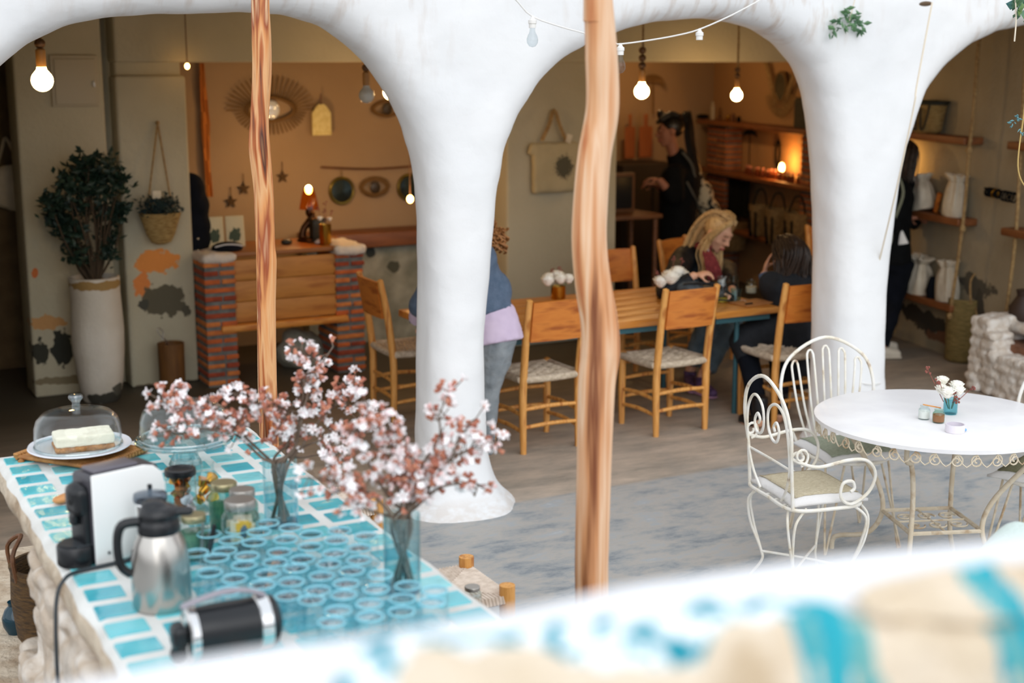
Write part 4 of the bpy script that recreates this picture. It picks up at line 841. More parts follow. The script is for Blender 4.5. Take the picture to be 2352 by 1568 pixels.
g = G(); g.tube([at(738, 384, YB), at(860, 388, YB), at(985, 378, YB)], .01, 8, k=3); p = at(860, 388, YB); o = g.build('hanging_rod', M_dkwood, loc=tuple(p)); tag(o, 'thin wooden rod on the back wall from which the mirrors hang', 'rod')
for (x, y, s_, lb) in ((531, 463, .055, 'lowest dark straw star left of the log post'), (560, 433, .055, 'middle straw star just left of the log post'), (649, 406, .055, 'straw star on the wall right of the log post')):
    p = at(x, y, YB); g = G(); pl = []
    for k in range(10): a = math.pi / 2 + k * math.pi / 5; r_ = s_ if k % 2 == 0 else s_ * .42; pl.append((r_ * math.cos(a), r_ * math.sin(a)))
    g.prism(pl, -.008, .008, Matrix.Rotation(math.pi / 2, 4, 'X')); g.tube([(0, 0, s_ * .9), (0, 0, s_ * 2.2)], .003, 5); o = g.build('straw_star', mat('dark_straw', (0, 0, 0)), loc0=tuple(p), smooth=False); tag(o, lb, 'star')
p = at(738, 275, YB - .05); t = T('paper_lantern', 'pale tag-shaped hanging board with a warm-lit top on the back wall', 'board', tuple(p)); w, h = .08, .125
g = G(); g.prism([(-w, -h), (w, -h), (w, h * .45), (w * .55, h * .85), (w * .3, h * 1.0), (-w * .3, h * 1.0), (-w * .55, h * .85), (-w, h * .45)], -.012, .012, Matrix.Rotation(math.pi / 2, 4, 'X')); g.build('board_body', mat('pale_board', (232, 216, 150), .7, c2=(216, 196, 124), scale=30), t, smooth=False); G().tube([(0, 0, h), (0, 0, h + .08)], .006, 6).build('cord', M_dkwood, t)
g = G(); p = at(960, 545, 10.55); zs = p.z; g.rbox((4.42, 10.72, zs), (1.35, .34, .12), .01); o = g.build('plank_shelf', mat('shelf_brown', (128, 76, 40), .5, c2=(108, 62, 32), scale=3, stretch=(1, 6, 6))); o.location = (0, 0, 0); tag(o, 'thick brown plank shelf on the back wall, ending behind the left white column', 'shelf')
# warm lamps of the back rooms: lights at the bulbs that burn there, plus added unseen ones
def warm(p, e_, r=.04, col=(1, .6, .26)):
    L_ = bpy.data.lights.new('bulb_or_fill_light', 'POINT'); L_.energy = e_; L_.color = col; L_.shadow_soft_size = r; o = bpy.data.objects.new('bulb_or_fill_light', L_); COL.objects.link(o); o.location = p; return o
warm(at(712, 425, YC + .46) + Vector((0, .16, .10)), 8.0); warm(at(942, 457, 9.8), 3); warm(at(967, 470, 9.3), 2); warm(at(897, 212, 8.95) + Vector((.0, .1, 0)), 6)
warm(Vector((4.9, 10.3, 2.3)), 3)  # added fill light for the left back room, no bulb here
for (x_, y_, Yb, e_) in ((1474, 210, 8.0, 5), (1692, 219, 9.3, 9), (97, 185, 8.0, 3)): warm(at(x_, y_, Yb) + Vector((0, 0, -.09)), e_)
warm(Vector((7.6, 11.6, 2.35)), 16); t = T('added_shop_bulb', 'unseen bulb added behind the lintel to warm the shop walls', 'lamp', (7.6, 11.6, 2.45)); G().ell((0, 0, 0), (.035, .035, .045)).build('bulb', M_on2, t); G().tube([(0, 0, .04), (0, 0, .4)], .006, 6).build('cord', M_bead, t)  # unseen bulb and its light, added to brighten the shop walls
# tote bag on the wall between the two openings
p = at(1272, 380, WY - .05); t = T('canvas_tote', 'large cream canvas tote bag with a dark round print hanging left of the crooked post', 'bag', (p.x, WY - .06, p.z))
q = Vector(t.location); pw = [(1237, 325), (1250, 318), (1300, 320), (1330, 318), (1345, 330), (1340, 436), (1290, 436), (1225, 438), (1215, 425), (1222, 370), (1215, 330)]
M_tp = patched('printed_canvas', (188, 174, 138), (172, 158, 124), [((.07, -.03, -.01), (.075, .1, .085), (84, 80, 62))], nscale=70, scale=5, amp=1.0)
g = G(); g.rbox((.01, 0, -.01), (.42, .07, .39), .03); g.rbox((-.2, 0, .14), (.06, .05, .1), .02, Ry(.5)); g.rbox((.02, 0, -.2), (.43, .05, .03), .015); blob(g, 'bag_body', M_tp, t, .01, 3, nz=.01, nsc=7)
g = G(); g.tube([at(1245, 322, WY - .1) - q, at(1262, 285, WY - .1) - q, at(1273, 252, WY - .06) - q, at(1285, 285, WY - .1) - q, at(1300, 322, WY - .1) - q], .018, 6, k=4, flat=.3); g.build('handle', M_rope, t)
o = G().rbox((0, 0, 0), (.05, .006, .07), .003, Ry(.3)).build('paper_tag', M_cream, loc0=tuple(at(1307, 318, WY - .13))); tag(o, 'small pale price tag dangling from the canvas tote bag', 'tag')
# ================================================================ SHOP IN THE MIDDLE BAY
# shelves along the slanting right wall, y measured along it
def wall_y(x, y, off): 
    p = rw(x, y, off); return (p - RB).dot(RD)
def shelf(label, z, t0, t1, dep=.24, th=.045, m=M_shelf, name='plank_shelf', group=None):
    c = RB + RD * ((t0 + t1) / 2) - RN * (dep / 2 + .0); g = G(); g.rbox((0, 0, 0), (dep, t1 - t0, th), .008); o = g.build(name, m, loc0=(c.x, c.y, z)); o.rotation_euler = (0, 0, -RA); tag(o, label, 'shelf', group); return o
def shp(t, off, z): v = RB + RD * t - RN * off; return Vector((v.x, v.y, z))
zA, zB2, zC2 = 1.66, 1.15, .58
shelf('top wooden shelf of the shop wall, above the long row of small bottles', zA, 1.75, 4.65, .26); shelf('middle wooden shelf of the shop wall carrying small bottles and a glowing lamp', zB2, 1.75, 4.65, .26); shelf('lowest wooden shelf of the shop wall, above the baskets on the floor', zC2, 1.75, 4.65, .26)
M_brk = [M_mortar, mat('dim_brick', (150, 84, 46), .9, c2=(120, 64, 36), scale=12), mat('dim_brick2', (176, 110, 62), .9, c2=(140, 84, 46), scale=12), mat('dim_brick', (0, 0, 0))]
for i, (t0, t1) in enumerate(((4.0, 4.5), (1.95, 2.3))):
    for z0, z1 in ((.0, zC2), (zC2, zB2), (zB2, zA)):
        g = G(); c = shp((t0 + t1) / 2, .1, 0); g.box((0, 0, (z1 - z0) / 2), (.17, t1 - t0 - .02, z1 - z0 - .045)); zz = .03; r = random.Random(i + int(z1 * 10))
        while zz < z1 - z0 - .05:
            w_ = (t1 - t0) / 2
            for k in (0, 1): g.use(r.choice((1, 2, 1))); g.rbox((0, -(t1 - t0) / 2 + w_ * (k + .5), zz + .018), (.19, w_ - .012, .038), .006)
            zz += .056
        g.use(0); o = g.build('brick_pier', M_brk, loc0=(c.x, c.y, z0)); o.rotation_euler = (0, 0, -RA); tag(o, '%s brick pier %s of the shop wall shelves' % (('far', 'near')[i], {0: 'standing on the floor below the lowest shelf', 1: 'between the lowest and middle shelf', 2: 'between the middle and top shelf'}[(z0 > .1) + (z0 > .8)]), 'pier')
rr = random.Random(21)
ORD = 'first second third fourth fifth sixth seventh eighth ninth tenth eleventh twelfth thirteenth fourteenth fifteenth sixteenth seventeenth eighteenth nineteenth twentieth'.split()
M_amb = mat('amber_bottle', (104, 48, 20), .2, c2=(130, 66, 30), scale=9); M_capb = mat('pink_cap', (190, 130, 110), .5)
bt = None
for k in range(20):
    xx = 1712 + k * 7.4; tt = wall_y(xx, 400 + (xx - 1712) * .1, .17); pos = shp(tt, .17 + rr.uniform(-.02, .02), zB2 + .0225); h = rr.uniform(.07, .085)
    if bt is None:
        t = T('small_bottle', '', 'bottle', tuple(pos), 0, 'small bottles on the middle shop shelf'); G().lathe([(.0005, 0), (.018, 0), (.019, .004), (.019, .05), (.008, .06), (.008, .066)], n=12).build('bottle_body', M_amb, t); G().lathe([(.01, .064), (.011, .065), (.011, .085), (.0005, .087)], n=10).build('cap', M_capb, t); bt = t; cpy = t
    else: cpy = dup(bt, pos)
    cpy['label'] = 'small amber bottle on the middle shop shelf, %s from the left in its row' % ORD[k]; cpy['group'] = 'small bottles on the middle shop shelf'; cpy.scale = (1.15, 1.15, rr.uniform(.95, 1.15))
pos = shp(wall_y(1795, 400, .12), .12, zB2 + .02); t = T('shelf_lamp', 'small glowing lamp among the bottles on the middle shop shelf', 'lamp', tuple(pos)); G().lathe([(.0005, 0), (.03, 0), (.03, .012), (.012, .03), (.012, .08)], n=14).build('base', M_dkwood, t); G().ell((0, 0, .12), (.028, .028, .045)).build('bulb', M_on2, t); warm(pos + Vector((-.03, -.02, .19)), 5, .03, (1, .42, .1))
# necklace, palm, boxes and jars on the shelves
tt = wall_y(1787, 340, .03); g = G(); P = []
for k in range(26): a = 2 * math.pi * k / 26; P.append(shp(tt + .045 * math.sin(a), .03, 1.4 + .125 * math.cos(a)))
c = shp(tt, .03, 1.4)
for q_ in P: g.ell(q_, (.013, .013, .016), n=7, m=5)
o = g.build('bead_necklace', M_blk, loc=tuple(c)); tag(o, 'long black bead necklace hanging just above the glowing shop lamp', 'necklace')
def palm(x, y0, y1, label, depth, m, Yp=None, sc=1.0):
    a = rw(x, y0, .1) if Yp is None else at(x, y0, Yp); b = rw(x - 2, y1, .1) if Yp is None else at(x, y1, Yp); t = T('dried_palm', label, 'dried palm', tuple(b)); G().tube([Vector((0, 0, 0)), a - b], .006 * sc, 6).build('stalk', m, t); g = G(); top = a - b
    for k in range(22): an = rad(-100 + 200 * k / 21); d = Vector((math.sin(an) * .7, math.sin(an) * -.5, math.cos(an) * .8)); g.tube([top, top + d * .05 * sc, top + d * .09 * sc + Vector((0, 0, -.025 * sc))], .004 * sc, 4, k=2)
    g.build('fronds', m, t)
palm(1722, 308, 402, 'dark palm-shaped ornament standing left of the bottles on the middle shop shelf', .1, M_blk)
palm(1500, 188, 262, 'dried palm fan fixed on the shop wall behind the left lit bulb', .1, mat('dim_straw', (0, 0, 0)), Yp=12.6, sc=1.6)
k = 0
for (x, w, h, m, nm, lb) in ((1614, .12, .05, M_blk, 'dark_bowl', 'dark bowl at the far end of the top shop shelf'), (1636, .07, .15, M_wall, 'standing_card', 'pale card standing on the top shop shelf, right of the dark bowl'), (1652, .04, .05, M_dkwood, 'wooden_pot', 'little wooden pot next to the pale card on the top shop shelf'), (1672, .045, .07, M_brass, 'brass_cup', 'little shining brass cup on the top shop shelf'), (1684, .05, .085, M_dkwood, 'dark_canister', 'dark canister right of the brass cup on the top shop shelf'), (1697, .045, .06, M_blk, 'black_canister', 'black canister rightmost of the small things on the top shop shelf')):
    pos = shp(wall_y(x, 275, .15), .15, zA + .0225); t = T(nm, lb, nm.split('_')[1], tuple(pos)); 
    if nm == 'standing_card': G().rbox((0, 0, h / 2), (.02, w, h), .004, Rz(-RA)).build('card_body', m, t); G().ell((0, 0, h + .02), (.01, .02, .02)).build('finial', m, t)
    elif nm == 'dark_bowl': G().ell((0, 0, h * .5), (w * .6, w * .6, h * .5)).build('bowl_body', m, t)
    else: G().lathe([(.0005, 0), (w * .42, 0), (w * .5, h * .1), (w * .5, h * .8), (w * .3, h * .85), (w * .3, h), (.0005, h)], n=16).build('body', m, t)
# macrame mirror
c = rw(1793, 200, .05); t = T('macrame_mirror', 'oval mirror in a macrame eye with fringe below, high on the shop wall', 'mirror', tuple(c)); q = Vector(t.location)
g = G(); P = [RD * (.13 * math.cos(a * .26)) + Vector((0, 0, .145 * math.sin(a * .26))) for a in range(24)]; g.tube(P, .014, 8, closed=True); g.build('rim', mat('dim_straw', (0, 0, 0)), t)
g = G(); V = [Vector((0, 0, 0)) - RN * .004] + [p_ - RN * .004 for p_ in P]; g.add(V, [(0, k + 1, (k + 1) % 24 + 1) for k in range(24)]); V2 = [v + RN * .008 for v in V]; g.add(V2, [(0, (k + 1) % 24 + 1, k + 1) for k in range(24)]); g.build('mirror', mat('grey_mirror', (110, 112, 96), .15, .7), t, smooth=False)
g = G()
for s_ in (-1, 1):
    for k in range(4): g.tube([RD * (s_ * (.36 + .03 * k)) + Vector((0, 0, .34)), RD * (s_ * (.2 + .02 * k)) + Vector((0, 0, .05)), RD * (s_ * .04 * k) + Vector((0, 0, -.17))], .008, 5, k=4)
for k in range(26): a = rad(200 + 140 * k / 25); d = RD * math.cos(a) * .24 + Vector((0, 0, math.sin(a) * .2)); g.tube([d, d * 1.45], .006, 5)
g.build('macrame', M_rope, t)
# dark bag hanging beside the mirror
c = rw(1850, 262, .09); t = T('dark_basket_bag', 'dark square woven bag hanging beside the macrame mirror at the right of the middle arch', 'bag', tuple(c)); g = G(); g.rbox((0, 0, 0), (.1, .32, .3), .03, Rz(-RA)); blob(g, 'bag_body', mat('dark_weave', (52, 50, 40), .9, c2=(72, 66, 50), scale=40), t, .012, 2); g = G(); g.tube([RD * -.08 + Vector((0, 0, .14)), Vector((0, 0, .3)), RD * .08 + Vector((0, 0, .14))], .01, 6, k=4); g.build('handle', M_blk, t)
# dark cloth, baskets on the floor of the shop wall
c = rw(1690, 440, .16); t = T('dark_shawl', 'black fringed shawl hanging from the middle shop shelf', 'shawl', tuple(c)); g = G(); rows = []
for i in range(9): rows.append([RD * (-.3 + .6 * i / 8) - RN * (.02 * math.sin(i * 2.4)) + Vector((0, 0, .12 - .36 * k / 7)) for k in range(8)])
g.sheet(rows, .012); g.build('cloth', M_blk, t)
i_ = 0
for (x, y, r_, h, lb) in ((1682, 540, .17, .3, 'pale basket below the black shawl, behind the blonde person'), (1790, 520, .13, .34, 'tan basket with dark handles hanging left on the shop wall above the dark-haired person'), (1835, 530, .13, .34, 'tan basket with dark handles hanging right on the shop wall above the dark-haired person'), (1750, 505, .12, .3, 'tan basket hanging leftmost under the glowing shop lamp')):
    c = rw(x, y, .2); t = T('woven_basket', lb, 'basket', tuple(c)); g = G(); g.shell([(r_ * .75, -h / 2), (r_ * .85, -h / 2 + .02), (r_ * 1.1, h / 2)], n=20, t=.01); g.build('basket_body', mat('dim_basket', (150, 122, 78), .9, c2=(120, 96, 60), scale=30, bump=.4), t)
    g = G()
    for s_ in (-1, 1): g.tube([Vector((-r_ * 1.0, s_ * .05, h * .3)), Vector((-r_ * .9, s_ * .04, h * .3 - .25)), Vector((-r_ * .8, s_ * .03, -h * .4))], .012, 5, k=3); 
    g.tube([Vector((-.03, -r_ * .9, h / 2)), Vector((-.02, -.05, h / 2 + .14)), Vector((-.02, .05, h / 2 + .14)), Vector((-.03, r_ * .9, h / 2))], .009, 6, k=4)
    g.build('handle', M_blk, t)
# cutting boards, dark cabinet and monitor-like box at the shop's left
for (x, y0, y1, w, lb) in ((1446, 262, 365, .13, 'left wooden paddle board leaning on the back wall of the shop'), (1482, 262, 362, .17, 'right wooden paddle board, wider, leaning on the back wall of the shop')):
    a = at(x, y1, 12.5); b = at(x, y0, 12.5); h = b.z - a.z; t = T('paddle_board', lb, 'board', (a.x, 12.5, a.z)); g = G(); g.rbox((0, 0, h * .36), (w, .02, h * .72), .03 if 0 else .009); g.rbox((0, 0, h * .86), (w * .3, .02, h * .3), .009); blob(g, 'board_body', mat('board_wood', (160, 92, 44), .6, c2=(136, 74, 34), scale=3, stretch=(6, 1, 1)), t, .008, 2)
a = at(1455, 372, 12.3); t = T('side_cabinet', 'dark wooden cabinet at the shop back wall below the paddle boards', 'cabinet', (a.x, 12.25, 0)); G().rbox((0, 0, a.z / 2), (.7, .6, a.z), .01).build('body', mat('near_black_wood', (36, 28, 20), .7), t); 
for x_ in (-.17, .17): G().rbox((x_, -.31, a.z * .5), (.31, .02, a.z * .8), .006).build('door', mat('near_black_wood', (0, 0, 0)), t)
p = at(1425, 470, 10.6); t = T('display_desk', 'brown wooden desk in the shop just right of the crooked post', 'desk', (p.x + .05, 10.7, 0)); zd = at(1430, 500, 10.5).z; G().rbox((0, 0, zd), (.62, .5, .04), .008).build('desk_top', M_dkwood, t)
for x_ in (-.26, .26):
    for y_ in (-.2, .2): G().tube([(x_, y_, 0), (x_, y_, zd - .02)], .022, 8).build('leg', M_dkwood, t)
t2 = T('dark_screen', 'dark wood-framed screen box standing on the desk right of the crooked post', 'screen', (p.x, 10.7, zd + .02)); hs = at(1425, 402, 10.6).z - zd; G().rbox((0, 0, hs / 2), (.4, .06, hs - .02), .01).build('screen_frame', mat('dim_wood', (96, 62, 34), .6), t2); G().rbox((0, -.034, hs / 2), (.33, .01, hs - .08), .004).build('screen_glass', mat('dark_screen', (18, 24, 28), .3), t2)
# ================================================================ RIGHT BAY: ROPE SHELVES
def tw(x, y, off=.1): return wall_y(x, y, off)
t1 = tw(2075, 310, .2) + .35; t0 = tw(2258, 320, .2) 
RZ = [1.735, 1.12, .45]
names = ('top', 'middle', 'lowest')
for z, nm, xx in zip(RZ, names, (2262, 2246, 2222)):
    tt0 = tw(xx, 320 if z > 1.5 else 515 if z > 1 else 712, .24)
    shelf('%s plank of the rope-hung shelves behind the third arch' % nm, z - .025, tw(2260, 322, 0) if z > 1.5 else tw(2245, 516, 0) if z > 1 else tw(2226, 716, 0), 1.1, .17, .055)
g = None
rtop = shp(-.50, .2, 2.8)
for off, nm in ((.15, 'front'),):
    g = G(); P = [rw(2254, 20, off), rw(2237, 250, off), rw(2228, 330, off), rw(2212, 510, off), rw(2184, 710, off)]; P[0].z = 2.82; g.tube(P, .013, 8, k=3)
    for q_ in ((2226, 345), (2211, 525), (2182, 725)): g.ell(rw(q_[0], q_[1], off), (.024, .024, .03))
    o = g.build('shelf_rope', M_rope, loc=tuple(shp(-.5, off, 1.2))); tag(o, '%s thick knotted rope carrying the planks behind the third arch' % nm, 'rope')
tE = tw(2335, 335, .2)
for z, nm in zip(RZ, names):
    shelf('%s plank of the second rope-hung shelves at the right edge' % nm, z - .025, -2.2, {1.735: tw(2312, 338, .17), 1.12: tw(2297, 540, .17), .45: tw(2276, 725, .17)}[z], .17, .055)
g = G(); P = [rw(2362, 20, .14), rw(2345, 330, .14), rw(2334, 535, .14), rw(2311, 722, .14)]; P[0].z = 2.82; g.tube(P, .013, 8, k=3); o = g.build('shelf_rope', M_rope, loc=tuple(shp(-1.08, .22, 1.2))); tag(o, 'thick rope of the second shelves at the right edge', 'rope')
# basket on the top plank
c = rw(2130, 305, .1); c.z = RZ[0] + .003; t = T('market_basket', 'straw market basket with dark leather trim on the top rope-hung plank', 'basket', tuple(c))
g = G(); g.shell([(.1, 0), (.13, .02), (.17, .24)], n=24, t=.01); o = g.build('basket_body', M_straw, t)
for v in o.data.vertices: v.co.x *= .62
g = G(); g.tube([(.17 * .62 * math.cos(a * .3), .17 * math.sin(a * .3), .24) for a in range(21)], .017, 7, closed=True); 
for s_ in (-1, 1): g.tube([(-.09, s_ * .1, .24), (-.11, s_ * .09, .1), (-.1, 0 + s_ * .03, .03), (-.115, s_ * .03, .2)], .009, 6, k=4)
g.build('leather_trim', mat('dark_leather', (34, 36, 28), .6), t)
M_sack = mat('white_gift_cloth', (214, 206, 188), .9, c2=(196, 186, 166), scale=9, bump=.4, bscale=30)
def cloth_bag(x, y, z, w, h, label, ang=0, seed=0, tie=True):
    c = rw(x, y, .1); tt = (c - RB).dot(RD); c = shp(tt, .09, z + .003); t = T('drawstring_bag', label, 'bag', tuple(c), -RA)
    g = G(); R_ = Rx(ang); V = []; F = []; pf = [(.0, .0), (.44, .0), (.54, .03), (.54, .25), (.49, .48), (.41, .64), (.32, .74), (.30, .78), (.36, .83), (.45, .9), (.47, .95), (.3, .92), (.0, .86)]; N_ = 44
    for i, (a_, z_) in enumerate(cr_pts([(a_, 0, z_) for a_, z_ in pf], 3)) if 0 else enumerate([(q_.x, q_.z) for q_ in cr_pts([(a_, 0, z_) for a_, z_ in pf], 3)]):
        for k in range(N_):
            th = 2 * math.pi * k / N_; fo = 1 + (.06 + .24 * min(1, max(0, z_ - .25))) * math.sin(th * 7 + 2 * noise.noise(Vector((th, z_ * 2, seed)))) * min(1, z_ * 4) + .12 * noise.noise(Vector((math.cos(th) * 1.3, math.sin(th) * 1.3, z_ * 2.5 + seed)))
            V.append(R_ @ Vector((a_ * fo * w * .62 * math.copysign(abs(math.cos(th)) ** .8, math.cos(th)), a_ * fo * w * 1.05 * math.copysign(abs(math.sin(th)) ** .8, math.sin(th)), z_ * h + .014 * noise.noise(Vector((th * 2, z_ * 3, seed))) * z_)))
    m_ = len(V) // N_
    for i in range(m_ - 1):
        for k in range(N_): F.append((i * N_ + k, i * N_ + (k + 1) % N_, (i + 1) * N_ + (k + 1) % N_, (i + 1) * N_ + k))
    g.add(V, F); g.build('bag_body', M_sack, t, angle=180)
    if tie: g = G(); g.tube([R_ @ Vector((w * .15 * math.cos(a * .4), w * .23 * math.sin(a * .4), h * .82)) for a in range(16)], .006, 6, closed=True); g.build('tie', M_cream, t)
    return t
cloth_bag(2117, 480, RZ[1], .24, .30, 'slumped white cloth bag on the middle plank, right beside the dark standing person', -.25, 1)
cloth_bag(2186, 500, RZ[1], .2, .34, 'upright white drawstring bag with a faint print on the middle plank', .05, 2)
cloth_bag(2102, 680, RZ[2], .25, .32, 'wide white drawstring bag, left one on the lowest plank', .1, 3)
cloth_bag(2172, 695, RZ[2], .2, .34, 'narrow white drawstring bag, right one on the lowest plank', -.08, 4)
c = rw(2138, 680, .12); t = T('dark_jar', 'small dark jar between the two white bags on the lowest plank', 'jar', tuple(shp((c - RB).dot(RD), .1, RZ[2] + .003))); G().lathe([(.0005, 0), (.05, 0), (.06, .06), (.04, .14), (.03, .17), (.0005, .17)], n=16).build('jar_body', M_navy, t)
c = rw(2152, 495, .1); o = G().rbox((0, 0, 0), (.03, .035, .16), .006, Rx(.25)).build('picture_frame', M_board, loc0=tuple(shp((c - RB).dot(RD), .1, RZ[1] + .088))); tag(o, 'small leaning wooden frame between the white bags on the middle plank', 'frame')
warm(shp(.72, .12, 1.50), 3.2, .03, (1, .5, .12)); p = shp(.72, .10, 1.50); t = T('small_bulb', 'small amber bulb under the top plank, hidden behind the dark standing person\'s head', 'lamp', tuple(p)); G().ell((0, 0, .04), (.018, .018, .024)).build('bulb', M_on2, t); G().tube([(0, 0, .05), (0, 0, .18)], .006, 6).build('socket', M_bead, t)
# bracelets on a peg rod
a, b = rw(2262, 432, .05), rw(2336, 446, .05); g = G(); g.tube([a, b], .008, 6); c = (a + b) / 2; o = g.build('peg_rod', M_blk, loc=tuple(c)); tag(o, 'short black peg rod for bracelets on the wall between the rope shelves', 'rod')
for k, f in enumerate((.12, .2, .27, .34, .42, .62, .7, .78, .9)):
    q_ = a.lerp(b, f); g = G(); d_ = (b - a).normalized(); rr_ = .035 if k > 4 else .028; g.tube([Vector((0, 0, -rr_ * .8)) + Vector((0, 0, 1)) * rr_ * math.cos(i * .42) - RN * rr_ * math.sin(i * .42) + d_ * .004 * math.sin(i) for i in range(15)], .0055 if k > 4 else .009, 6, closed=True)
    o = g.build('bracelet', M_brass if k == 3 else M_blk, loc0=tuple(q_ - RN * .0)); tag(o, 'brass bracelet among black ones on the peg rod' if k == 3 else 'black bracelet on the peg rod between the rope shelves, %s from the left' % ORD[k], 'bracelet', None if k == 3 else 'black bracelets on the peg rod')
# tall floor basket
c = rw(2208, 790, .2); c = shp(tw(2208, 790, .2) , .24, 0); t = T('floor_basket', 'tall straw basket with looped handles on the floor under the rope shelves', 'basket', tuple(gz(2212, 828)))
hb = .50; g = G(); g.shell([(.12, 0), (.14, .02), (.15, hb * .8), (.145, hb)], n=26, t=.01); g.build('basket_body', mat('green_straw', (152, 132, 80), .9, c2=(112, 96, 54), scale=16, stretch=(1, 1, 7), bump=.6, bscale=50), t)
g = G(); g.tube([(-.08, -.12, hb * .95), (-.08, -.1, hb + .14), (0, -.08, hb + .2), (.08, -.1, hb + .14), (.08, -.12, hb * .95)], .009, 6, k=4); g.tube([(-.06, -.15, hb * .9), (-.03, -.18, hb * .5), (.03, -.18, hb * .25), (.1, -.18, .05)], .007, 6, k=4); g.build('handle', M_rope, t)
c = rw(2050, 735, .1); o = G().lathe([(.0005, .1), (.016, .09), (.02, .04), (.012, .03), (.035, -.1), (.0005, -.1)], n=12).build('tassel', M_rope, loc0=tuple(c)); tag(o, 'ochre tassel hanging low on the wall beside the standing person\'s leg', 'tassel')
c = shp(-1.05, .14, RZ[2]); t = T('dark_pot', 'dark round pot at the right edge on the lowest plank of the second shelves', 'pot', tuple(rw(2352, 700, .15).xy) + (RZ[2] + .0025,)); G().lathe([(.0005, 0), (.07, 0), (.1, .06), (.1, .14), (.05, .22), (.06, .26), (.0005, .26)], n=20).build('pot_body', mat('dark_clay', (52, 36, 28), .6), t)
# white stone bench wall with soil
t = T('stone_planter', 'low whitewashed dry-stone planter wall at the right edge', 'planter', tuple(gz(2300, 890)))
A_, B_ = gz(2226, 890), gz(2222, 905); zT = at(2240, 745, A_.y).z
r = random.Random(12); g = G(); u = (gz(2420, 960) - A_); u.z = 0; u.normalize(); v_ = Vector((-u.y, u.x, 0)) * 1; ang = math.atan2(u.y, u.x)
def pl(s, d, z): return A_ + u * s + v_ * d + Vector((0, 0, z))
z = 0; row = 0
while z < zT:
    h = r.uniform(.05, .085); s = r.uniform(-.02, .02)
    while s < 1.0:
        w = r.uniform(.09, .2)
        if not (z > zT - .17 and s > .22): g.rbox(pl(s + w / 2, .05 + r.uniform(-.012, .012), z + h / 2), (w * .97, .2, h * .95), .028, Rz(ang + r.uniform(-.08, .08)) @ Ry(r.uniform(-.06, .06)))
        s += w
    d = .1
    while d < .6: w = r.uniform(.1, .2); g.rbox(pl(.06 + r.uniform(-.01, .01), d + w / 2, z + h / 2), (.2, w * .97, h * .95), .028, Rz(ang)); d += w
    z += h
for k in range(4): g.rbox(pl(.12 + .19 * k + .06, .36, zT + .0), (.24, .36, .07), .03, Rz(ang))
blob(g, 'stone_wall', mat('whitewashed_stone2', (222, 216, 208), .9, c2=[(204, 192, 178), (236, 232, 226)], scale=9, bump=.8, bscale=26), t, .013, 2, w=True, nz=.008, nsc=16)
G().box(pl(.55, .36, zT * .42), (.85, .5, zT * .75), Rz(ang)).build('soil', mat('reddish_soil', (110, 74, 54), .95, c2=(140, 96, 70), scale=16, bump=.8), t, w=True, smooth=False)
# ================================================================ THINGS ON THE TILED COUNTER
def cz(x, y, z=CZ): return gz(x, y, z)
CT = CZ + .003
# cane trivet
p = cz(190, 1049); M_cane = mat('cane', (186, 132, 70), .6, c2=(150, 98, 48), scale=20)
t = T('cane_trivet', 'rectangular cane trivet under the white cake plate', 'trivet', (p.x, p.y, CT), rad(-52))
g = G()
for k in range(17): g.tube([(-.175, -.125 + .0156 * k, .012), (.175, -.125 + .0156 * k, .012)], .0072, 8)
for k in range(26):
    for s_ in (-1, 1): g.ell((s_ * .165, -.13 + .0104 * k, .02), (.012, .0068, .006), n=8, m=5)
for s_ in (-1, 1):
    g.tube([(s_ * .165, -.13, .006), (s_ * .165, .13, .006)], .006, 6)
    g.ell((s_ * .14, -.135, .0), (.012, .012, .01), n=8, m=5)
g.build('cane_rods', M_cane, t)
pl_ = cz(184, 1032, CT + .03); t = T('cake_plate', 'white cake plate with a wavy rim on the cane trivet', 'plate', (pl_.x, pl_.y, CT + .026))
g = G(); g.lathe([(.0005, 0), (.07, 0), (.09, .004), (.15, .014), (.168, .02), (.166, .024), (.148, .018), (.09, .009), (.0005, .008)], n=48, wob=.02); g.build('plate_body', mat('white_china', (226, 226, 232), .25), t)
# cake
t = T('cheesecake_slab', 'slab of white cheesecake on a crumb base under the left glass dome', 'cake', (pl_.x + .012, pl_.y, CT + .036), rad(-4))
g = G(); g.rbox((0, 0, .010), (.19, .12, .02), .006); o = blob(g, 'crumb_base', mat('biscuit', (206, 150, 94), .9, c2=(172, 116, 66), scale=60, bump=.8, bscale=150), t, .004, 1, nz=.003, nsc=60)
g = G(); g.rbox((0, 0, .037), (.188, .118, .036), .006); blob(g, 'cream_layer', mat('cream_cheese', (236, 230, 208), .6, bump=.3, bscale=60), t, .004, 1, nz=.002, nsc=40)
g = G(); rr = random.Random(2)
for _ in range(26): a = rr.uniform(0, 6.28); r_ = rr.uniform(.09, .135); g.ell((r_ * math.cos(a) - .012, r_ * math.sin(a), -.018), (.004, .003, .002), n=6, m=4)
g.build('crumbs', mat('biscuit', (0, 0, 0)), t)
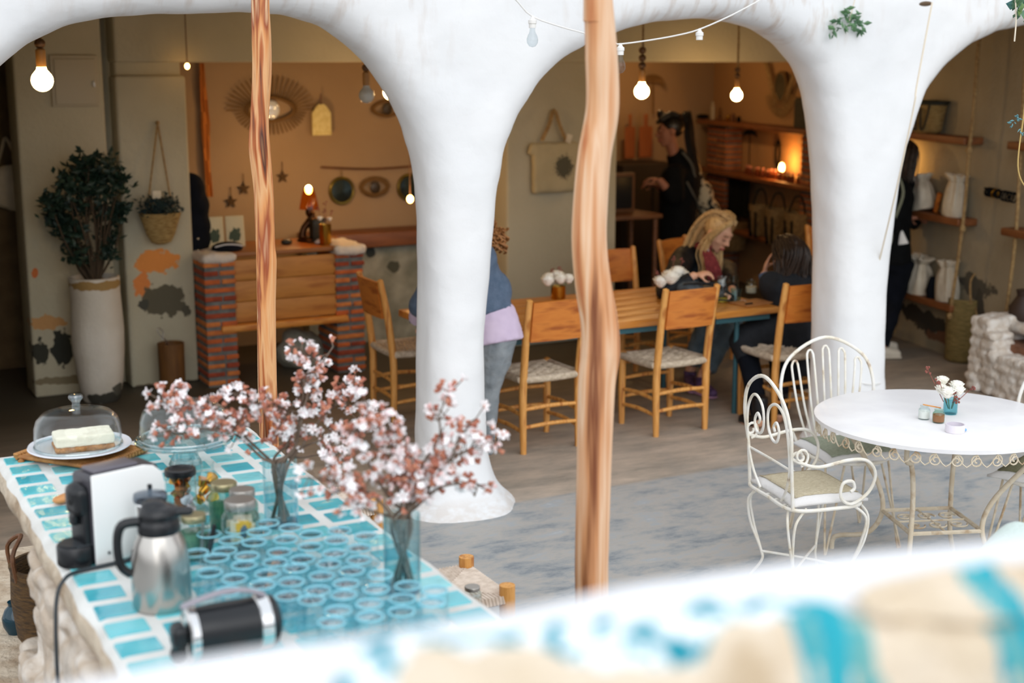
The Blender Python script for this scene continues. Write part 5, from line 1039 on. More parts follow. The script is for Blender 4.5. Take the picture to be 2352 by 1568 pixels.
def dome(label, p, r, h, z0):
    t = T('glass_dome', label, 'glass dome', (p[0], p[1], z0)); pr = [(r, 0), (r * 1.005, h * .3), (r * .99, h * .55), (r * .93, h * .75), (r * .8, h * .9), (r * .6, h * .97), (r * .3, h * 1.0), (.012, h * 1.01)]
    g = G(); g.lathe(pr + [(q[0] * .975, q[1] - .004 if i < 7 else q[1]) for i, q in enumerate(pr[::-1], 0)][1:], n=48); g.build('dome_glass', glass('dome_glass', (253, 254, 254), refl=(1, 1, 1, 1), f=1.45, dens=3), t)
    G().tube([(r * math.cos(a * .131), r * math.sin(a * .131), .003) for a in range(48)], .004, 7, closed=True).build('rim', glass('rim_glass', (232, 242, 244), f=3.0, dens=3), t)
    g = G(); g.lathe([(.012, h), (.014, h + .012), (.012, h + .022), (.016, h + .03), (.023, h + .038), (.024, h + .044), (.02, h + .05), (.0005, h + .052)], n=20); g.build('knob', glass('knob_glass', (236, 242, 244), f=2.2, dens=2), t)
    return t
dome('clear glass dome with a knob covering the cheesecake slab', (pl_.x - .004, pl_.y), .140, .122, CT + .046)
q = cz(424, 1012, CT + .075); t = T('glass_cake_stand', 'clear glass cake stand on a foot, empty, right of the cheesecake', 'cake stand', (q.x, q.y, CT))
g = G(); g.lathe([(.055, 0), (.05, .01), (.035, .04), (.045, .066), (.10, .072), (.158, .075), (.16, .083), (.15, .085), (.0005, .08)], n=44)
for k in range(2): g.tube([((.156 - .02 * k) * math.cos(a * .143), (.156 - .02 * k) * math.sin(a * .143), .084) for a in range(44)], .004, 6, closed=True)
g.build('stand_glass', glass('stand_glass', (240, 247, 248), dens=4, f=2.3), t)
dome('clear glass dome on the empty cake stand, behind the blossom branches', (q.x, q.y), .142, .118, CT + .088)
# wooden paddle
p = cz(160, 1150); t = T('wooden_paddle', 'wooden serving board whose rounded handle sticks out behind the coffee machine', 'board', (p.x, p.y, CT), rad(35)); g = G(); g.rbox((.0, 0, .012), (.08, .042, .022), .011); g.rbox((.1, 0, .011), (.14, .11, .02), .01); g.ell((-.04, 0, .012), (.022, .022, .012)); blob(g, 'board_body', mat('beech', (206, 146, 88), .5, c2=(186, 122, 66), scale=5, stretch=(1, 6, 6)), t, .005, 3)
# coffee machine, its side turned to the viewer
b0, b1 = cz(221, 1302), cz(292, 1283); an = math.atan2(b1.y - b0.y, b1.x - b0.x)
t = T('coffee_machine', 'white and black capsule coffee machine standing near the left edge of the tiled counter', 'coffee machine', (b0.x, b0.y, CT), an)
# local x runs from the front (left) to the back, y away from the viewer
prof = [(0.0, 0), (.205, 0), (.212, .02), (.212, .18), (.205, .215), (.18, .238), (.15, .245), (0, .245)]
Mx = Matrix.Rotation(math.pi / 2, 4, 'X')
g = G(); g.prism(prof, -.004, .004, Mx); g.box((.1, .1, .0), (0, 0, 0)) if 0 else None
o = g.build('side_panel', mat('gloss_white_plastic', (240, 240, 238), .3), t, smooth=False); bake(o, [('BEVEL', dict(width=.004, segments=2))])
g = G(); g.rbox((.1, .058, .12), (.2, .108, .235), .012); g.build('body', mat('dark_grey_plastic', (62, 60, 66), .4), t)
g = G(); g.rbox((.085, .058, .243), (.13, .07, .012), .005); g.build('top_lever', mat('grey_lever', (96, 92, 100), .35), t)
g = G(); g.rbox((-.008, .058, .17), (.05, .085, .085), .02); g.ell((-.014, .058, .185), (.026, .04, .035)); g.rbox((-.025, .058, .12), (.02, .03, .03), .006); blob(g, 'brew_head', M_black, t, .004, 2)
g = G(); g.rbox((-.002, .058, .09), (.03, .08, .12), .008); g.build('spine', M_black, t)
g = G(); g.lathe([(.05, 0), (.052, .004), (.052, .05), (.049, .054), (.0005, .054)], (-.022, .058, 0), 28); g.build('drip_tray', M_black, t)
g = G(); [g.box((-.022, .058 - .04 + .01 * k, .056), (2 * math.sqrt(max(0, .045 ** 2 - (.04 - .01 * k) ** 2)), .004, .004)) for k in range(9)]; g.build('drip_grid', mat('dull_grey', (60, 64, 68), .4), t, smooth=False)
G().lathe([(.0005, 0), (.004, 0), (.004, .003), (.0005, .003)], (.035, -.0075, .03), 10, Rx(math.pi / 2)).build('screw', mat('dull_grey', (0, 0, 0)), t)
g = G(); P = [Vector((b1.x + .02, b1.y + .01, CT + .02)), cz(300, 1283, CT + .006), cz(250, 1296, CT + .004), cz(180, 1312, CT + .004), cz(148, 1330, CT + .01), at(130, 1360, 3.52), at(125, 1420, 3.4), at(128, 1500, 3.2), at(132, 1600, 3.0)]
for i_ in (5, 6, 7, 8): P[i_].x = CX0 - .04 - .01 * (i_ - 5)
P = P[:5] + [Vector((CX0 - .035, P[4].y - .02, CZ - .03)), Vector((CX0 - .05, P[4].y - .06, .85)), Vector((CX0 - .06, P[4].y - .1, .6)), Vector((CX0 - .07, P[4].y - .12, .3))]
g.tube(P, .0055, 8, k=5); o = g.build('power_cable', mat('grey_cable', (44, 50, 54), .5), loc=tuple(P[3])); tag(o, 'dark power cable from the coffee machine dropping over the counter edge', 'cable')
# milk frother
p = cz(353, 1292); t = T('milk_frother', 'chrome milk frother with a clear raised lid, just behind the steel flask', 'frother', (p.x, p.y, CT)); g = G(); g.lathe([(.0005, 0), (.044, 0), (.046, .004), (.046, .03), (.0005, .03)], n=26); g.build('base', M_black, t)
g = G(); g.shell([(.043, .032), (.045, .04), (.045, .12), (.042, .127)], n=28, t=.002); g.build('jug', M_chrome, t); g = G(); g.lathe([(.046, .128), (.047, .134), (.045, .142), (.02, .146), (.006, .147), (.006, .153), (.0005, .153)], n=28, M=Rx(.0)); o = g.build('lid', glass('smoke_lid', (186, 194, 204), f=1.6), t)
G().rbox((0, 0, .157), (.012, .012, .009), .002).build('lid_button', M_black, t); t.scale = (.95, .95, 1.32)
# steel flask
p = cz(374, 1390); t = T('steel_flask', 'brushed steel vacuum flask with black lid and handle on the counter\'s near left side', 'flask', (p.x, p.y, CT), rad(0))
g = G(); g.lathe([(.0005, 0), (.066, 0), (.07, .005), (.071, .07), (.068, .12), (.06, .16), (.047, .19), (.0005, .19)], n=40); g.build('body', M_steel, t)
g = G(); g.lathe([(.0005, .18), (.048, .183), (.052, .19), (.05, .212), (.044, .222), (.048, .232), (.04, .25), (.0005, .254)], n=32); g.rbox((.055, -.02, .235), (.05, .03, .02), .008, Rz(-.4)); g.ell((-.01, 0, .255), (.03, .025, .012)); blob(g, 'lid', M_black, t, .005, 2)
d = Vector((-_R.x * .9, -_R.y * .9, 0)) + Vector((-.1, -.25, 0)); d.normalize(); g = G(); g.tube([d * .045 + Vector((0, 0, .215)), d * .085 + Vector((0, 0, .21)), d * .098 + Vector((0, 0, .17)), d * .093 + Vector((0, 0, .11)), d * .07 + Vector((0, 0, .085))], [.012, .012, .011, .011, .011], 10, k=4); g.build('handle', M_black, t)
d2 = Rz(1.15) @ d; 
# black flask lying on its side
A, B = cz(402, 1462, CT + .066), cz(640, 1418, CT + .066); ax = (B - A); L_ = ax.length; t = T('black_flask', 'black thermos with silver bands lying on its side at the front of the counter', 'flask', tuple((A + B) / 2 - Vector((0, 0, .066))))
R_ = frame(ax, (0, 0, 1)); c0 = Vector((0, 0, .066)); h = L_ / 2
g = G(); g.lathe([(.0005, -h * .72), (.052, -h * .72), (.056, -h * .6), (.058, -h * .2), (.057, h * .55), (.05, h * .6), (.0005, h * .6)], c0, 32, R_); g.build('body', M_black, t)
g = G(); g.lathe([(.057, -h * .78), (.06, -h * .76), (.058, -h * .62), (.055, -h * .6)], c0, 32, R_); g.build('band', M_chrome, t); g = G(); g.lathe([(.057, h * .52), (.0615, h * .55), (.061, h * .76), (.056, h * .8)], c0, 32, R_); g.build('band', M_chrome, t)
g = G(); g.lathe([(.0005, h * 1.0), (.035, h * .99), (.054, h * .9), (.058, h * .78), (.0005, h * .75)], c0, 32, R_); g.build('end_cap', M_black, t)
g = G(); g.rbox(c0 + R_ @ Vector((0, 0, -h * .93)), (.06, .06, h * .3), .02, R_); g.ell(c0 + R_ @ Vector((-.04, 0, -h * .95)), (.02, .02, .02)); blob(g, 'spout', M_black, t, .005, 2)
g = G(); P = [c0 + R_ @ Vector((.065, 0, -h * .85)), c0 + R_ @ Vector((.078, 0, -h * .4)), c0 + R_ @ Vector((.084, 0, 0)), c0 + R_ @ Vector((.078, 0, h * .4)), c0 + R_ @ Vector((.062, 0, h * .72))]; g.tube(P, .012, 10, k=4, flat=.45, up=Vector((0, 0, 1))); g.build('handle', mat('grey_handle', (150, 144, 152), .35), t)
# jars
M_lidg = mat('brassy_lid', (176, 166, 130), .35, .8); M_lids = mat('grey_lid', (168, 164, 158), .35, .8)
p = cz(419, 1188); j = T('pod_canister', 'clear canister with a black lid holding golden coffee capsules', 'canister', (p.x, p.y, CT)); g = G(); g.shell([(.042, 0), (.044, .004), (.044, .13)], n=28, t=.002); g.build('glass_wall', M_glass, j); g = G(); g.lathe([(.045, .127), (.046, .133), (.044, .145), (.036, .147), (.033, .141), (.0005, .141)], n=28); g.build('lid', M_black, j)
M_gold = mat('gold_foil', (232, 166, 60), .22, 1); M_foil = [M_gold, mat('bronze_foil', (176, 112, 66), .25, 1), mat('silver_foil', (200, 200, 206), .2, 1)]
def pod(loc, m, label, grp, rot):
    o = G().lathe([(.0005, 0), (.010, 0), (.013, .006), (.0165, .024), (.0185, .0255), (.0185, .027), (.0005, .0275)], n=14).build('coffee_capsule', m, loc0=loc); o.rotation_euler = rot; tag(o, label, 'capsule', grp); return o
rr = random.Random(5)
for k in range(14):
    a = k * 2.4; r_ = .02 * (k % 3) / 2 + .004; pod((p.x + r_ * math.cos(a), p.y + r_ * math.sin(a), CT + .01 + .0075 * k), M_foil[k % 3], 'foil coffee capsule inside the black-lidded canister', 'capsules in the canister', (rr.uniform(-1, 1), rr.uniform(-1, 1), 0))
pp = cz(470, 1170)
for k in range(5): pod((pp.x + .012 * math.sin(k * 2), pp.y + .014 * math.cos(k * 2.3), CT + .014 + .017 * k), M_gold, 'golden coffee capsule in the clear jar behind the black-lidded canister', 'golden capsules in the clear jar', (rr.uniform(-1, 1), rr.uniform(-1, 1), 0))
mason('glass_jar', 'open clear glass jar holding golden capsules, behind the black-lidded canister', (pp.x, pp.y, CT), .044, .14, M_glass)
p = cz(436, 1112); mason('glass_jar', 'empty clear glass jar at the foot of the glass cake stand', (p.x, p.y, CT), .042, .10, M_glass)
M_gr = mat('green_tin_paper', (58, 112, 96), .6, c2=(90, 140, 110), scale=30); M_ye = patched('yellow_tea_label', (206, 196, 170), (222, 214, 190), [((.0, -.04, .07), (.03, .05, .04), (232, 180, 40)), ((.0, -.045, .07), (.012, .05, .02), (90, 110, 130))], nscale=60, bump=0, scale=30)
p = cz(518, 1216); mason('storage_jar', 'greenish glass storage jar with a brassy lid, back left of the three storage jars', (p.x, p.y, CT), .045, .135, M_ggreen, M_lidg, liquid=.55, lm=M_gr)
p = cz(560, 1238); mason('storage_jar', 'storage jar with a grey lid, half hidden behind the one with the yellow label', (p.x, p.y, CT), .043, .14, M_ggreen, M_lids, liquid=.5, lm=M_gr)
p = cz(556, 1274); jr = mason('storage_jar', 'clear storage jar with yellow-labelled tea sachets and a grey lid', (p.x, p.y, CT), .051, .15, M_glass, M_lids); g = G(); rr = random.Random(3)
for k in range(7): g.rbox((rr.uniform(-.018, .018), -.02 + .008 * k, .055 + rr.uniform(-.006, .01)), (.05, .004, .085), .002, Rz(rr.uniform(-.3, .3)) @ Ry(rr.uniform(-.2, .2)))
g.build('tea_sachets', M_ye, jr); g = G(); [g.rbox((-.02 + .004 * k, -.036, .028), (.003, .012, .045), .001, Ry(.5)) for k in range(9)]; g.build('dark_sachets', mat('dark_sachet', (50, 48, 44), .7), jr)
p = cz(449, 1282); jr = mason('storage_jar', 'small storage jar with a brassy lid and green tea packets, nearest to the steel flask', (p.x, p.y, CT), .040, .118, M_glass, M_lidg, liquid=.62, lm=M_gr)
t = T('black_tongs', 'black-handled spoon standing in front of the small green storage jar', 'spoon', (p.x + .01, p.y - .055, CT)); g = G(); g.tube([(.0, 0, .0), (.018, 0, .05), (.03, .0, .10)], [.007, .008, .007], 8, k=4, flat=.6); g.build('handle', M_black, t); G().tube([(-.012, 0, .0), (0, 0, .11)], .0035, 6).build('rod', M_steel, t)
# upturned glasses
rr = random.Random(31); first = None; cnt = 0; rowd = {}
gl_bounds = [(.86, 3.43), (1.27, 3.44)]
for iy in range(11):
    for ix in range(7):
        X = .85 + .078 * ix + (.038 if iy % 2 else 0) + rr.uniform(-.006, .006); Y = 3.47 - .072 * iy + rr.uniform(-.006, .006) - .02 * ix * 0
        if X > 1.29 or (X < .92 and Y > 3.33) or (X < .97 and Y < 2.99) or (X > 1.2 and Y < 3.13 and Y > 2.95 and X > 1.22) or (X > 1.16 and Y > 3.38): continue
        if first is None:
            t = T('drinking_glass', '', 'glass', (X, Y, CT)); g = G(); g.lathe([(.035, 0), (.0355, .002), (.0345, .03), (.0325, .074), (.0315, .08), (.028, .082), (.025, .079), (.0005, .077)], n=22); g.build('glass_wall', glass('aqua_tumbler', (247, 252, 253), dens=5, f=1.8), t); G().tube([(.0305 * math.cos(a * .349), .0305 * math.sin(a * .349), .0805) for a in range(18)], .0022, 6, closed=True).build('base_rim', mat('aqua_rim', (138, 210, 226), .1, coat=.5), t); G().lathe([(.0275, .078), (.0005, .0785)], n=18).build('base_disc', glass('pale_aqua_base', (236, 248, 251), f=3.2), t); G().tube([(.0352 * math.cos(a * .349), .0352 * math.sin(a * .349), .002) for a in range(18)], .0014, 5, closed=True).build('lip', mat('aqua_rim', (96, 190, 214)), t); first = t; c = t
        else: c = dup(first, (X, Y, CT), rr.uniform(0, 6))
        rowd.setdefault(iy, []).append(c); side = ('in the rear rows near the yellow-label jar' if Y > 3.28 else 'in the middle rows of the cluster' if Y > 3.0 else 'in the front rows beside the black thermos'); half = 'left' if X < 1.06 else 'right'
        c['label'] = 'upturned aqua drinking glass on the tiled counter, %s, %s half' % (side, half); c['group'] = 'upturned glasses %s, %s half' % (side, half); c.scale = (1, 1, rr.uniform(.9, 1.05)); cnt += 1
for r_i, iy in enumerate(sorted(rowd)):
    for q_, c in enumerate(sorted(rowd[iy], key=lambda o: o.location.x)): c['label'] = 'upturned aqua drinking glass, %s from the left in the %s row from the back' % (ORD[q_], ORD[r_i]); c['group'] = 'upturned aqua glasses on the tiled counter'
# vases with blossom branches
M_wat = glass('water', (234, 247, 250), f=1.33)
def vase(label, p, r, h, m, lvl):
    t = T('glass_vase', label, 'vase', (p.x, p.y, CT)); g = G(); g.lathe([(.0005, .0), (r * .96, 0), (r, .004), (r * .99, h), (r * .96, h), (r * .955, .01), (.0005, .012)], n=36); g.build('glass_wall', m, t); g = G(); g.lathe([(.0005, .0), (r * .95, .0), (r * .97, .009), (.0005, .009)], (0, 0, .001), 32); g.build('thick_base', glass(m.name + '_base', (170, 222, 236), f=1.6), t)
    G().lathe([(r * .94, .013), (r * .94, h * lvl), (.0005, h * lvl)], n=30).build('water', M_wat, t); return t
v1 = cz(647, 1206); vase('straight blue-tinted glass vase with blossom twigs, in the middle of the tiled counter', v1, .049, .195, glass('vase_aqua', (249, 253, 254), dens=5.0, f=1.7), .55)
v2 = cz(925, 1358); vase('tall teal glass vase with blossom twigs, at the right edge of the tiled counter', v2, .046, .20, glass('vase_teal', (240, 249, 250), dens=4, f=1.7), .6)
M_twig = mat('twig', (92, 72, 58), .8, c2=(120, 104, 90), scale=20); M_cal = mat('calyx', (160, 88, 70), .6, c2=(200, 134, 104), scale=60); M_bud = mat('pink_bud', (222, 170, 164), .6, c2=(240, 222, 220), scale=60); M_pet = mat('blossom_petal', (250, 246, 246), .6, c2=(240, 214, 214), scale=30, lo=.5, hi=.8)
def blossom(g, c, nrm, s, rr):
    n_ = Vector(nrm).normalized(); x = n_.orthogonal().normalized(); x = Matrix.Rotation(rr.uniform(0, 6.28), 3, n_) @ x; y = n_.cross(x); op = rr.uniform(.15, .75)
    for k in range(5):
        a = 2 * math.pi * k / 5; d = x * math.cos(a) + y * math.sin(a); e_ = n_.cross(d); tip = c + d * s * math.cos(op) + n_ * s * math.sin(op); m1 = c + d * s * .62 * math.cos(op) + n_ * s * .55 * math.sin(op)
        g.use(0).add([c, m1 + e_ * s * .34, tip + e_ * s * .2, tip - e_ * s * .2, m1 - e_ * s * .34, m1 - n_ * s * .06], [(0, 1, 5), (1, 2, 3, 5), (5, 3, 4), (0, 5, 4)])
    g.use(1).ell(c - n_ * s * .18, (s * .17, s * .17, s * .28), frame(n_), 6, 4)
    for k in range(4): d = (x * math.cos(k * 1.6) + y * math.sin(k * 1.6)) * .25 + n_; g.use(2).tube([c, c + d * s * .55], s * .03, 3)
def twigs(vp, branches, Y0, seed, dens=1.15):
    rr = random.Random(seed)
    for (pts, lab, nb) in branches:
        a_ = rr.uniform(0, 6.28); e0 = Vector((vp.x + .026 * math.cos(a_), vp.y + .026 * math.sin(a_), CT + .017)); P = [e0, Vector((vp.x - .022 * math.cos(a_ + rr.uniform(-.8, .8)), vp.y - .022 * math.sin(a_ + rr.uniform(-.8, .8)), CT + .175))]
        for i, (x, y) in enumerate(pts[1:]): P.append(at(x, y, Y0 + rr.uniform(-.02, .02) + (rr.uniform(-.09, .09) * (i / len(pts)))))
        t = T('blossom_branch', lab, 'branch', tuple(e0)); R = [.0052 - .0036 * i / (len(P) - 1) for i in range(len(P))]
        g = G(); C_ = cr_pts(P, 6); 
        g.tube(P, R, 7, k=6); gb = G(); n_ = len(C_)
        i0 = next((i for i, c in enumerate(C_) if c.z > CT + .235), n_ - 2); L = sum((C_[i + 1] - C_[i]).length for i in range(i0, n_ - 1)); N = int(nb * dens)
        tw = []
        for k in range(N):
            f = (k + rr.random()) / N; f = f ** .75; c = C_[min(n_ - 1, i0 + int(f * (n_ - i0)))]; tg = (C_[min(n_ - 1, i0 + int(f * (n_ - i0)) + 1)] - c); 
            d = Vector((rr.gauss(0, 1), rr.gauss(0, 1), rr.gauss(.2, 1))).normalized(); l_ = rr.uniform(.01, .045); s_ = c + d * l_
            g.tube([c, s_], .0016, 4, dome=False)
            for q in range(rr.choice((1, 2, 3, 3))):
                dd = (d + Vector((rr.gauss(0, .7), rr.gauss(0, .7), rr.gauss(0, .7)))).normalized(); b = s_ + dd * rr.uniform(.004, .016)
                u_ = rr.random()
                if u_ < .44: blossom(gb, b, dd, rr.uniform(.0115, .017), rr)
                elif u_ < .84: gb.use(1).ell(b, (.006, .006, .009), frame(dd), 6, 4); gb.use(1).ell(b + dd * .006, (.010, .004, .004), frame(dd), 5, 3); gb.ell(b - dd * .004, (.004, .010, .004), frame(dd), 5, 3)
                else: gb.use(3).ell(b, (.0055, .0055, .008), frame(dd), 7, 5); gb.use(1).ell(b - dd * .006, (.004, .004, .005), frame(dd), 6, 4)
        g.build('twig', M_twig, t, w=True); gb.build('blossoms', [M_pet, M_cal, M_petal, M_bud], t, w=True, smooth=False)
twigs(v1, [([(640, 1120), (625, 1060), (560, 1000), (520, 960), (470, 925), (400, 915), (368, 920)], 'blossom branch reaching furthest left over the empty glass cake stand', 62),
           ([(640, 1110), (600, 1050), (545, 1000), (500, 985), (430, 985), (385, 990)], 'lower blossom branch drooping left in front of the empty glass cake stand', 34),
           ([(645, 1120), (660, 1030), (665, 960), (640, 930), (590, 925), (535, 905)], 'blossom branch of the middle vase curving up and left across the log post', 44),
           ([(650, 1120), (672, 1040), (690, 950), (700, 880), (712, 830), (690, 800)], 'tallest blossom branch of the middle vase, rising to a dense pink-white head', 46),
           ([(650, 1110), (680, 1020), (700, 930), (725, 860), (765, 796)], 'slender blossom twig of the middle vase ending in a single bloom at the very top', 8),
           ([(652, 1120), (690, 1030), (730, 970), (770, 930), (800, 895), (815, 890)], 'blossom branch of the middle vase leaning right to a big white cluster', 52),
           ([(650, 1110), (690, 1030), (740, 1010), (800, 990), (860, 960)], 'blossom branch of the middle vase stretching right towards the second vase', 48),
           ([(655, 1110), (700, 1050), (735, 1045), (770, 1055)], 'short blossom branch of the middle vase hanging low on the right', 16),
           ([(650, 1100), (660, 1020), (655, 985), (640, 975)], 'short dense blossom branch at the mouth of the middle vase, before the log post', 30)], v1.y, 3)
twigs(v2, [([(915, 1230), (900, 1150), (860, 1090), (830, 1020), (820, 985), (850, 950)], 'blossom branch of the right vase rising left to meet the middle vase\'s branches', 46),
           ([(915, 1230), (880, 1160), (830, 1120), (770, 1105), (710, 1098)], 'blossom branch of the right vase reaching low left over the tiles', 24),
           ([(920, 1230), (915, 1130), (910, 1060), (900, 1010), (885, 980)], 'dense central blossom branch of the right vase', 52),
           ([(930, 1230), (950, 1130), (980, 1050), (1010, 1000), (1010, 950), (1035, 900)], 'tall thin blossom branch of the right vase standing up before the left white column', 26),
           ([(930, 1230), (970, 1140), (1020, 1070), (1080, 1030), (1150, 1010)], 'blossom branch of the right vase stretching far right past the white column', 42),
           ([(930, 1230), (960, 1160), (1010, 1120), (1060, 1110), (1095, 1110), (1090, 1140)], 'thin blossom branch of the right vase bending down at its tip before the column foot', 14),
           ([(925, 1230), (930, 1150), (945, 1100), (930, 1060)], 'short leafy-dense blossom branch straight above the right vase', 50),
           ([(925, 1230), (950, 1160), (985, 1100), (1030, 1060), (1060, 1000), (1095, 960)], 'blossom branch of the right vase slanting up right to a lone white bloom', 22),
           ([(920, 1230), (870, 1180), (820, 1160), (790, 1120)], 'short blossom branch at the left shoulder of the right vase', 24)], v2.y, 9)
# ================================================================ STOOLS AND JAR BESIDE THE COUNTER
def stool(label, loc, rz, first=None):
    if first: return dup(first, loc, rz, label)
    t = T('rope_stool', label, 'stool', loc, rz); H_ = .60
    for sx in (-1, 1):
        for sy in (-1, 1): G().tube([(sx * .15, sy * .15, 0), (sx * .15, sy * .15, .3), (sx * .15, sy * .15, H_ + .035)], .026, 14, dome=False, k=3).build('leg', M_pineV, t)
    for sx in (-1, 1):
        G().tube([(sx * .15, -.15, .25), (sx * .15, .15, .25)], .014, 8).build('stretcher', M_pineV, t); G().tube([(-.15, sx * .15, .2), (.15, sx * .15, .2)], .014, 8).build('stretcher', M_pineV, t)
    g = G(); n_ = 22
    for i in range(n_):
        u = -.13 + .26 * i / (n_ - 1); a = abs(u)
        for s_ in (-1, 1):
            g.tube([(s_ * .165, u, H_ - .02), (s_ * .162, u, H_), (s_ * max(a, .008), u, H_ - .004)], .0065, 5); g.tube([(u, s_ * .165, H_ - .02), (u, s_ * .162, H_), (u, s_ * max(a, .008), H_ - .004)], .0065, 5)
    g.box((0, 0, H_ - .02), (.3, .3, .02)); g.build('seat', mat('pale_rush', (222, 206, 190), .9, c2=(200, 182, 164), scale=40), t); return t
s1 = gz(1073, 1282, .63); s2 = gz(1163, 1345, .63); an = math.atan2(s1.y - s2.y, s1.x - s2.x) - math.pi / 2; d = (s1 - s2).length; 
ctr = (s1 + s2) / 2 + Vector((-math.cos(an), -math.sin(an), 0)) * .15
st_ = stool('rope-seated wooden stool at the near right corner of the tiled counter', (ctr.x, ctr.y, 0), an)
s3 = gz(865, 1155, .62); stool('rope-seated wooden stool farther along the counter, behind the right blossom vase', (s3.x - .15, s3.y + .15, 0), an, st_)
p = ctr; j = mason('shell_jar', 'small blurred jar of pebbles on the near rope-seated stool', (gz(1085, 1404, .60).x, gz(1085, 1404, .60).y, .608), .03, .075, M_glass, M_lids, liquid=.55, lm=mat('pebbles', (186, 150, 116), .8, c2=(230, 226, 220), scale=60))
# ================================================================ WROUGHT IRON SET
def spiral(c, r0, turns, a0, ex, ey, n=30, shrink=.15, sgn=1):
    return [Vector(c) + (Vector(ex) * math.cos(a0 + sgn * 2 * math.pi * turns * i / n) + Vector(ey) * math.sin(a0 + sgn * 2 * math.pi * turns * i / n)) * (r0 * (1 - (1 - shrink) * i / n)) for i in range(n + 1)]
RTC = Vector((4.535, 4.49, 0)); RTR = .545
t = T('garden_table', 'round white wrought-iron garden table with scrolled rim and shelf, right of the courtyard', 'table', tuple(RTC)); TT = .73
g = G(); g.lathe([(.0005, TT), (RTR - .01, TT), (RTR, TT - .005), (RTR, TT - .022), (RTR - .012, TT - .024), (.0005, TT - .02)], n=72); g.build('tabletop', mat('white_tabletop', (242, 241, 241), .4, c2=(226, 224, 226), scale=5, hi=.8), t)
g = G(); ns = 40
for k in range(ns):
    a = 2 * math.pi * k / ns; e_ = Vector((-math.sin(a), math.cos(a), 0)); o_ = Vector((math.cos(a), math.sin(a), 0)) * (RTR - .012); sg = 1 if k % 2 else -1
    g.tube(spiral(o_ + Vector((0, 0, TT - .055)), .028, 1.5, math.pi / 2, e_, (0, 0, 1), 16, .2, sg), .0036, 5)
    a2 = 2 * math.pi * (k + .5) / ns; g.tube([o_ + Vector((0, 0, TT - .027)), Vector((math.cos(a2), math.sin(a2), 0)) * (RTR - .012) + Vector((0, 0, TT - .08)), Vector((math.cos(a2 + math.pi / ns), math.sin(a2 + math.pi / ns), 0)) * (RTR - .012) + Vector((0, 0, TT - .03))], .003, 5, k=3)
g.build('scroll_rim', M_ironold, t)
cn = [gz(x, y, .23) - RTC for x, y in ((2035, 1162), (2165, 1145), (2255, 1192), (2120, 1212))]
sh = .24; A0 = math.atan2(cn[3].y, cn[3].x)
for k in range(4):
    a = A0 + k * math.pi / 2 - .0; d = Vector((math.cos(a), math.sin(a), 0))
    P = [d * .50 + Vector((0, 0, TT - .06)), d * .40 + Vector((0, 0, .56)), d * .27 + Vector((0, 0, .38)), d * .235 + Vector((0, 0, sh)), d * .30 + Vector((0, 0, .12)), d * .44 + Vector((0, 0, .075)), d * .475 + Vector((0, 0, .05)), d * .48 + Vector((0, 0, 0))]
    if k % 2 == 0: P = [d * .33 + Vector((0, 0, TT - .03)), d * .33 + Vector((0, 0, .6)), d * .27 + Vector((0, 0, .56)), d * .235 + Vector((0, 0, .42)), d * .235 + Vector((0, 0, sh)), d * .25 + Vector((0, 0, .12)), d * .31 + Vector((0, 0, 0))]
    G().tube(P, .0115, 10, k=6).build('leg', M_ironold, t)
g = G(); cs = [Vector((math.cos(A0 + k * math.pi / 2), math.sin(A0 + k * math.pi / 2), 0)) * .235 + Vector((0, 0, sh)) for k in range(4)]
for k in range(4): g.tube([cs[k], cs[(k + 1) % 4]], .010, 6)
ex, ey = (cs[1] - cs[0]).normalized(), (cs[2] - cs[1]).normalized()
for i in (-1, 0, 1):
    for j_ in (-1, 1): g.tube(spiral(Vector((0, 0, sh)) + ex * (.1 * i) + ey * (.06 * j_), .045, 1.4, 0, ex, ey, 18, .15, j_), .0045, 5)
g.tube([(cs[0] + cs[1]) / 2, (cs[2] + cs[3]) / 2], .005, 6); g.tube([(cs[1] + cs[2]) / 2, (cs[3] + cs[0]) / 2], .005, 6); g.build('lower_shelf', M_ironold, t)
# decor on it
def ontab(x, y): return gz(x, y, TT)
def roundjar(label, p, r, h, m, lm, lvl, nm='glass_jar'):
    return mason(nm, label, tuple(p), r, h, m, None, liquid=lvl, lm=lm)
p = ontab(2122, 962); j1 = mason('sugar_jar', 'glass jar of white sugar on the garden table, with a wooden stick across it', tuple(p), .026, .062, M_glass, liquid=.62, lm=mat('white_sugar', (232, 230, 224), .8))
p_ = ontab(2155, 970); mason('sugar_jar', 'glass jar of brown sugar on the garden table', tuple(p_), .027, .06, M_ggreen, liquid=.62, lm=mat('brown_sugar', (172, 104, 64), .8))
g = G(); g.tube([p + Vector((-.01, 0, .068)), p_ + Vector((.02, .01, .062))], .003, 6); o = g.build('wooden_stick', M_pine, loc=tuple(p)); tag(o, 'thin wooden stick laid across the two sugar jars', 'stick')
p = ontab(2182, 950); v_, f_ = flowers('white_roses', 'white rose heads with brown seed sprigs in a blue glass on the garden table', (p.x, p.y, TT), M_gteal, .032, .07, [(-.05, .01, .05), (0, -.04, .05), (.03, .0, .06), (-.02, .04, .08), (-.055, -.03, .045)], .046, [(-.09, .06, .13), (-.1, -.02, .1), (.1, -.03, .05), (-.03, -.06, .03), (-.02, -.055, .01)], vname='blue_glass', vcat='glass', vlabel='small teal glass holding the white roses on the garden table')
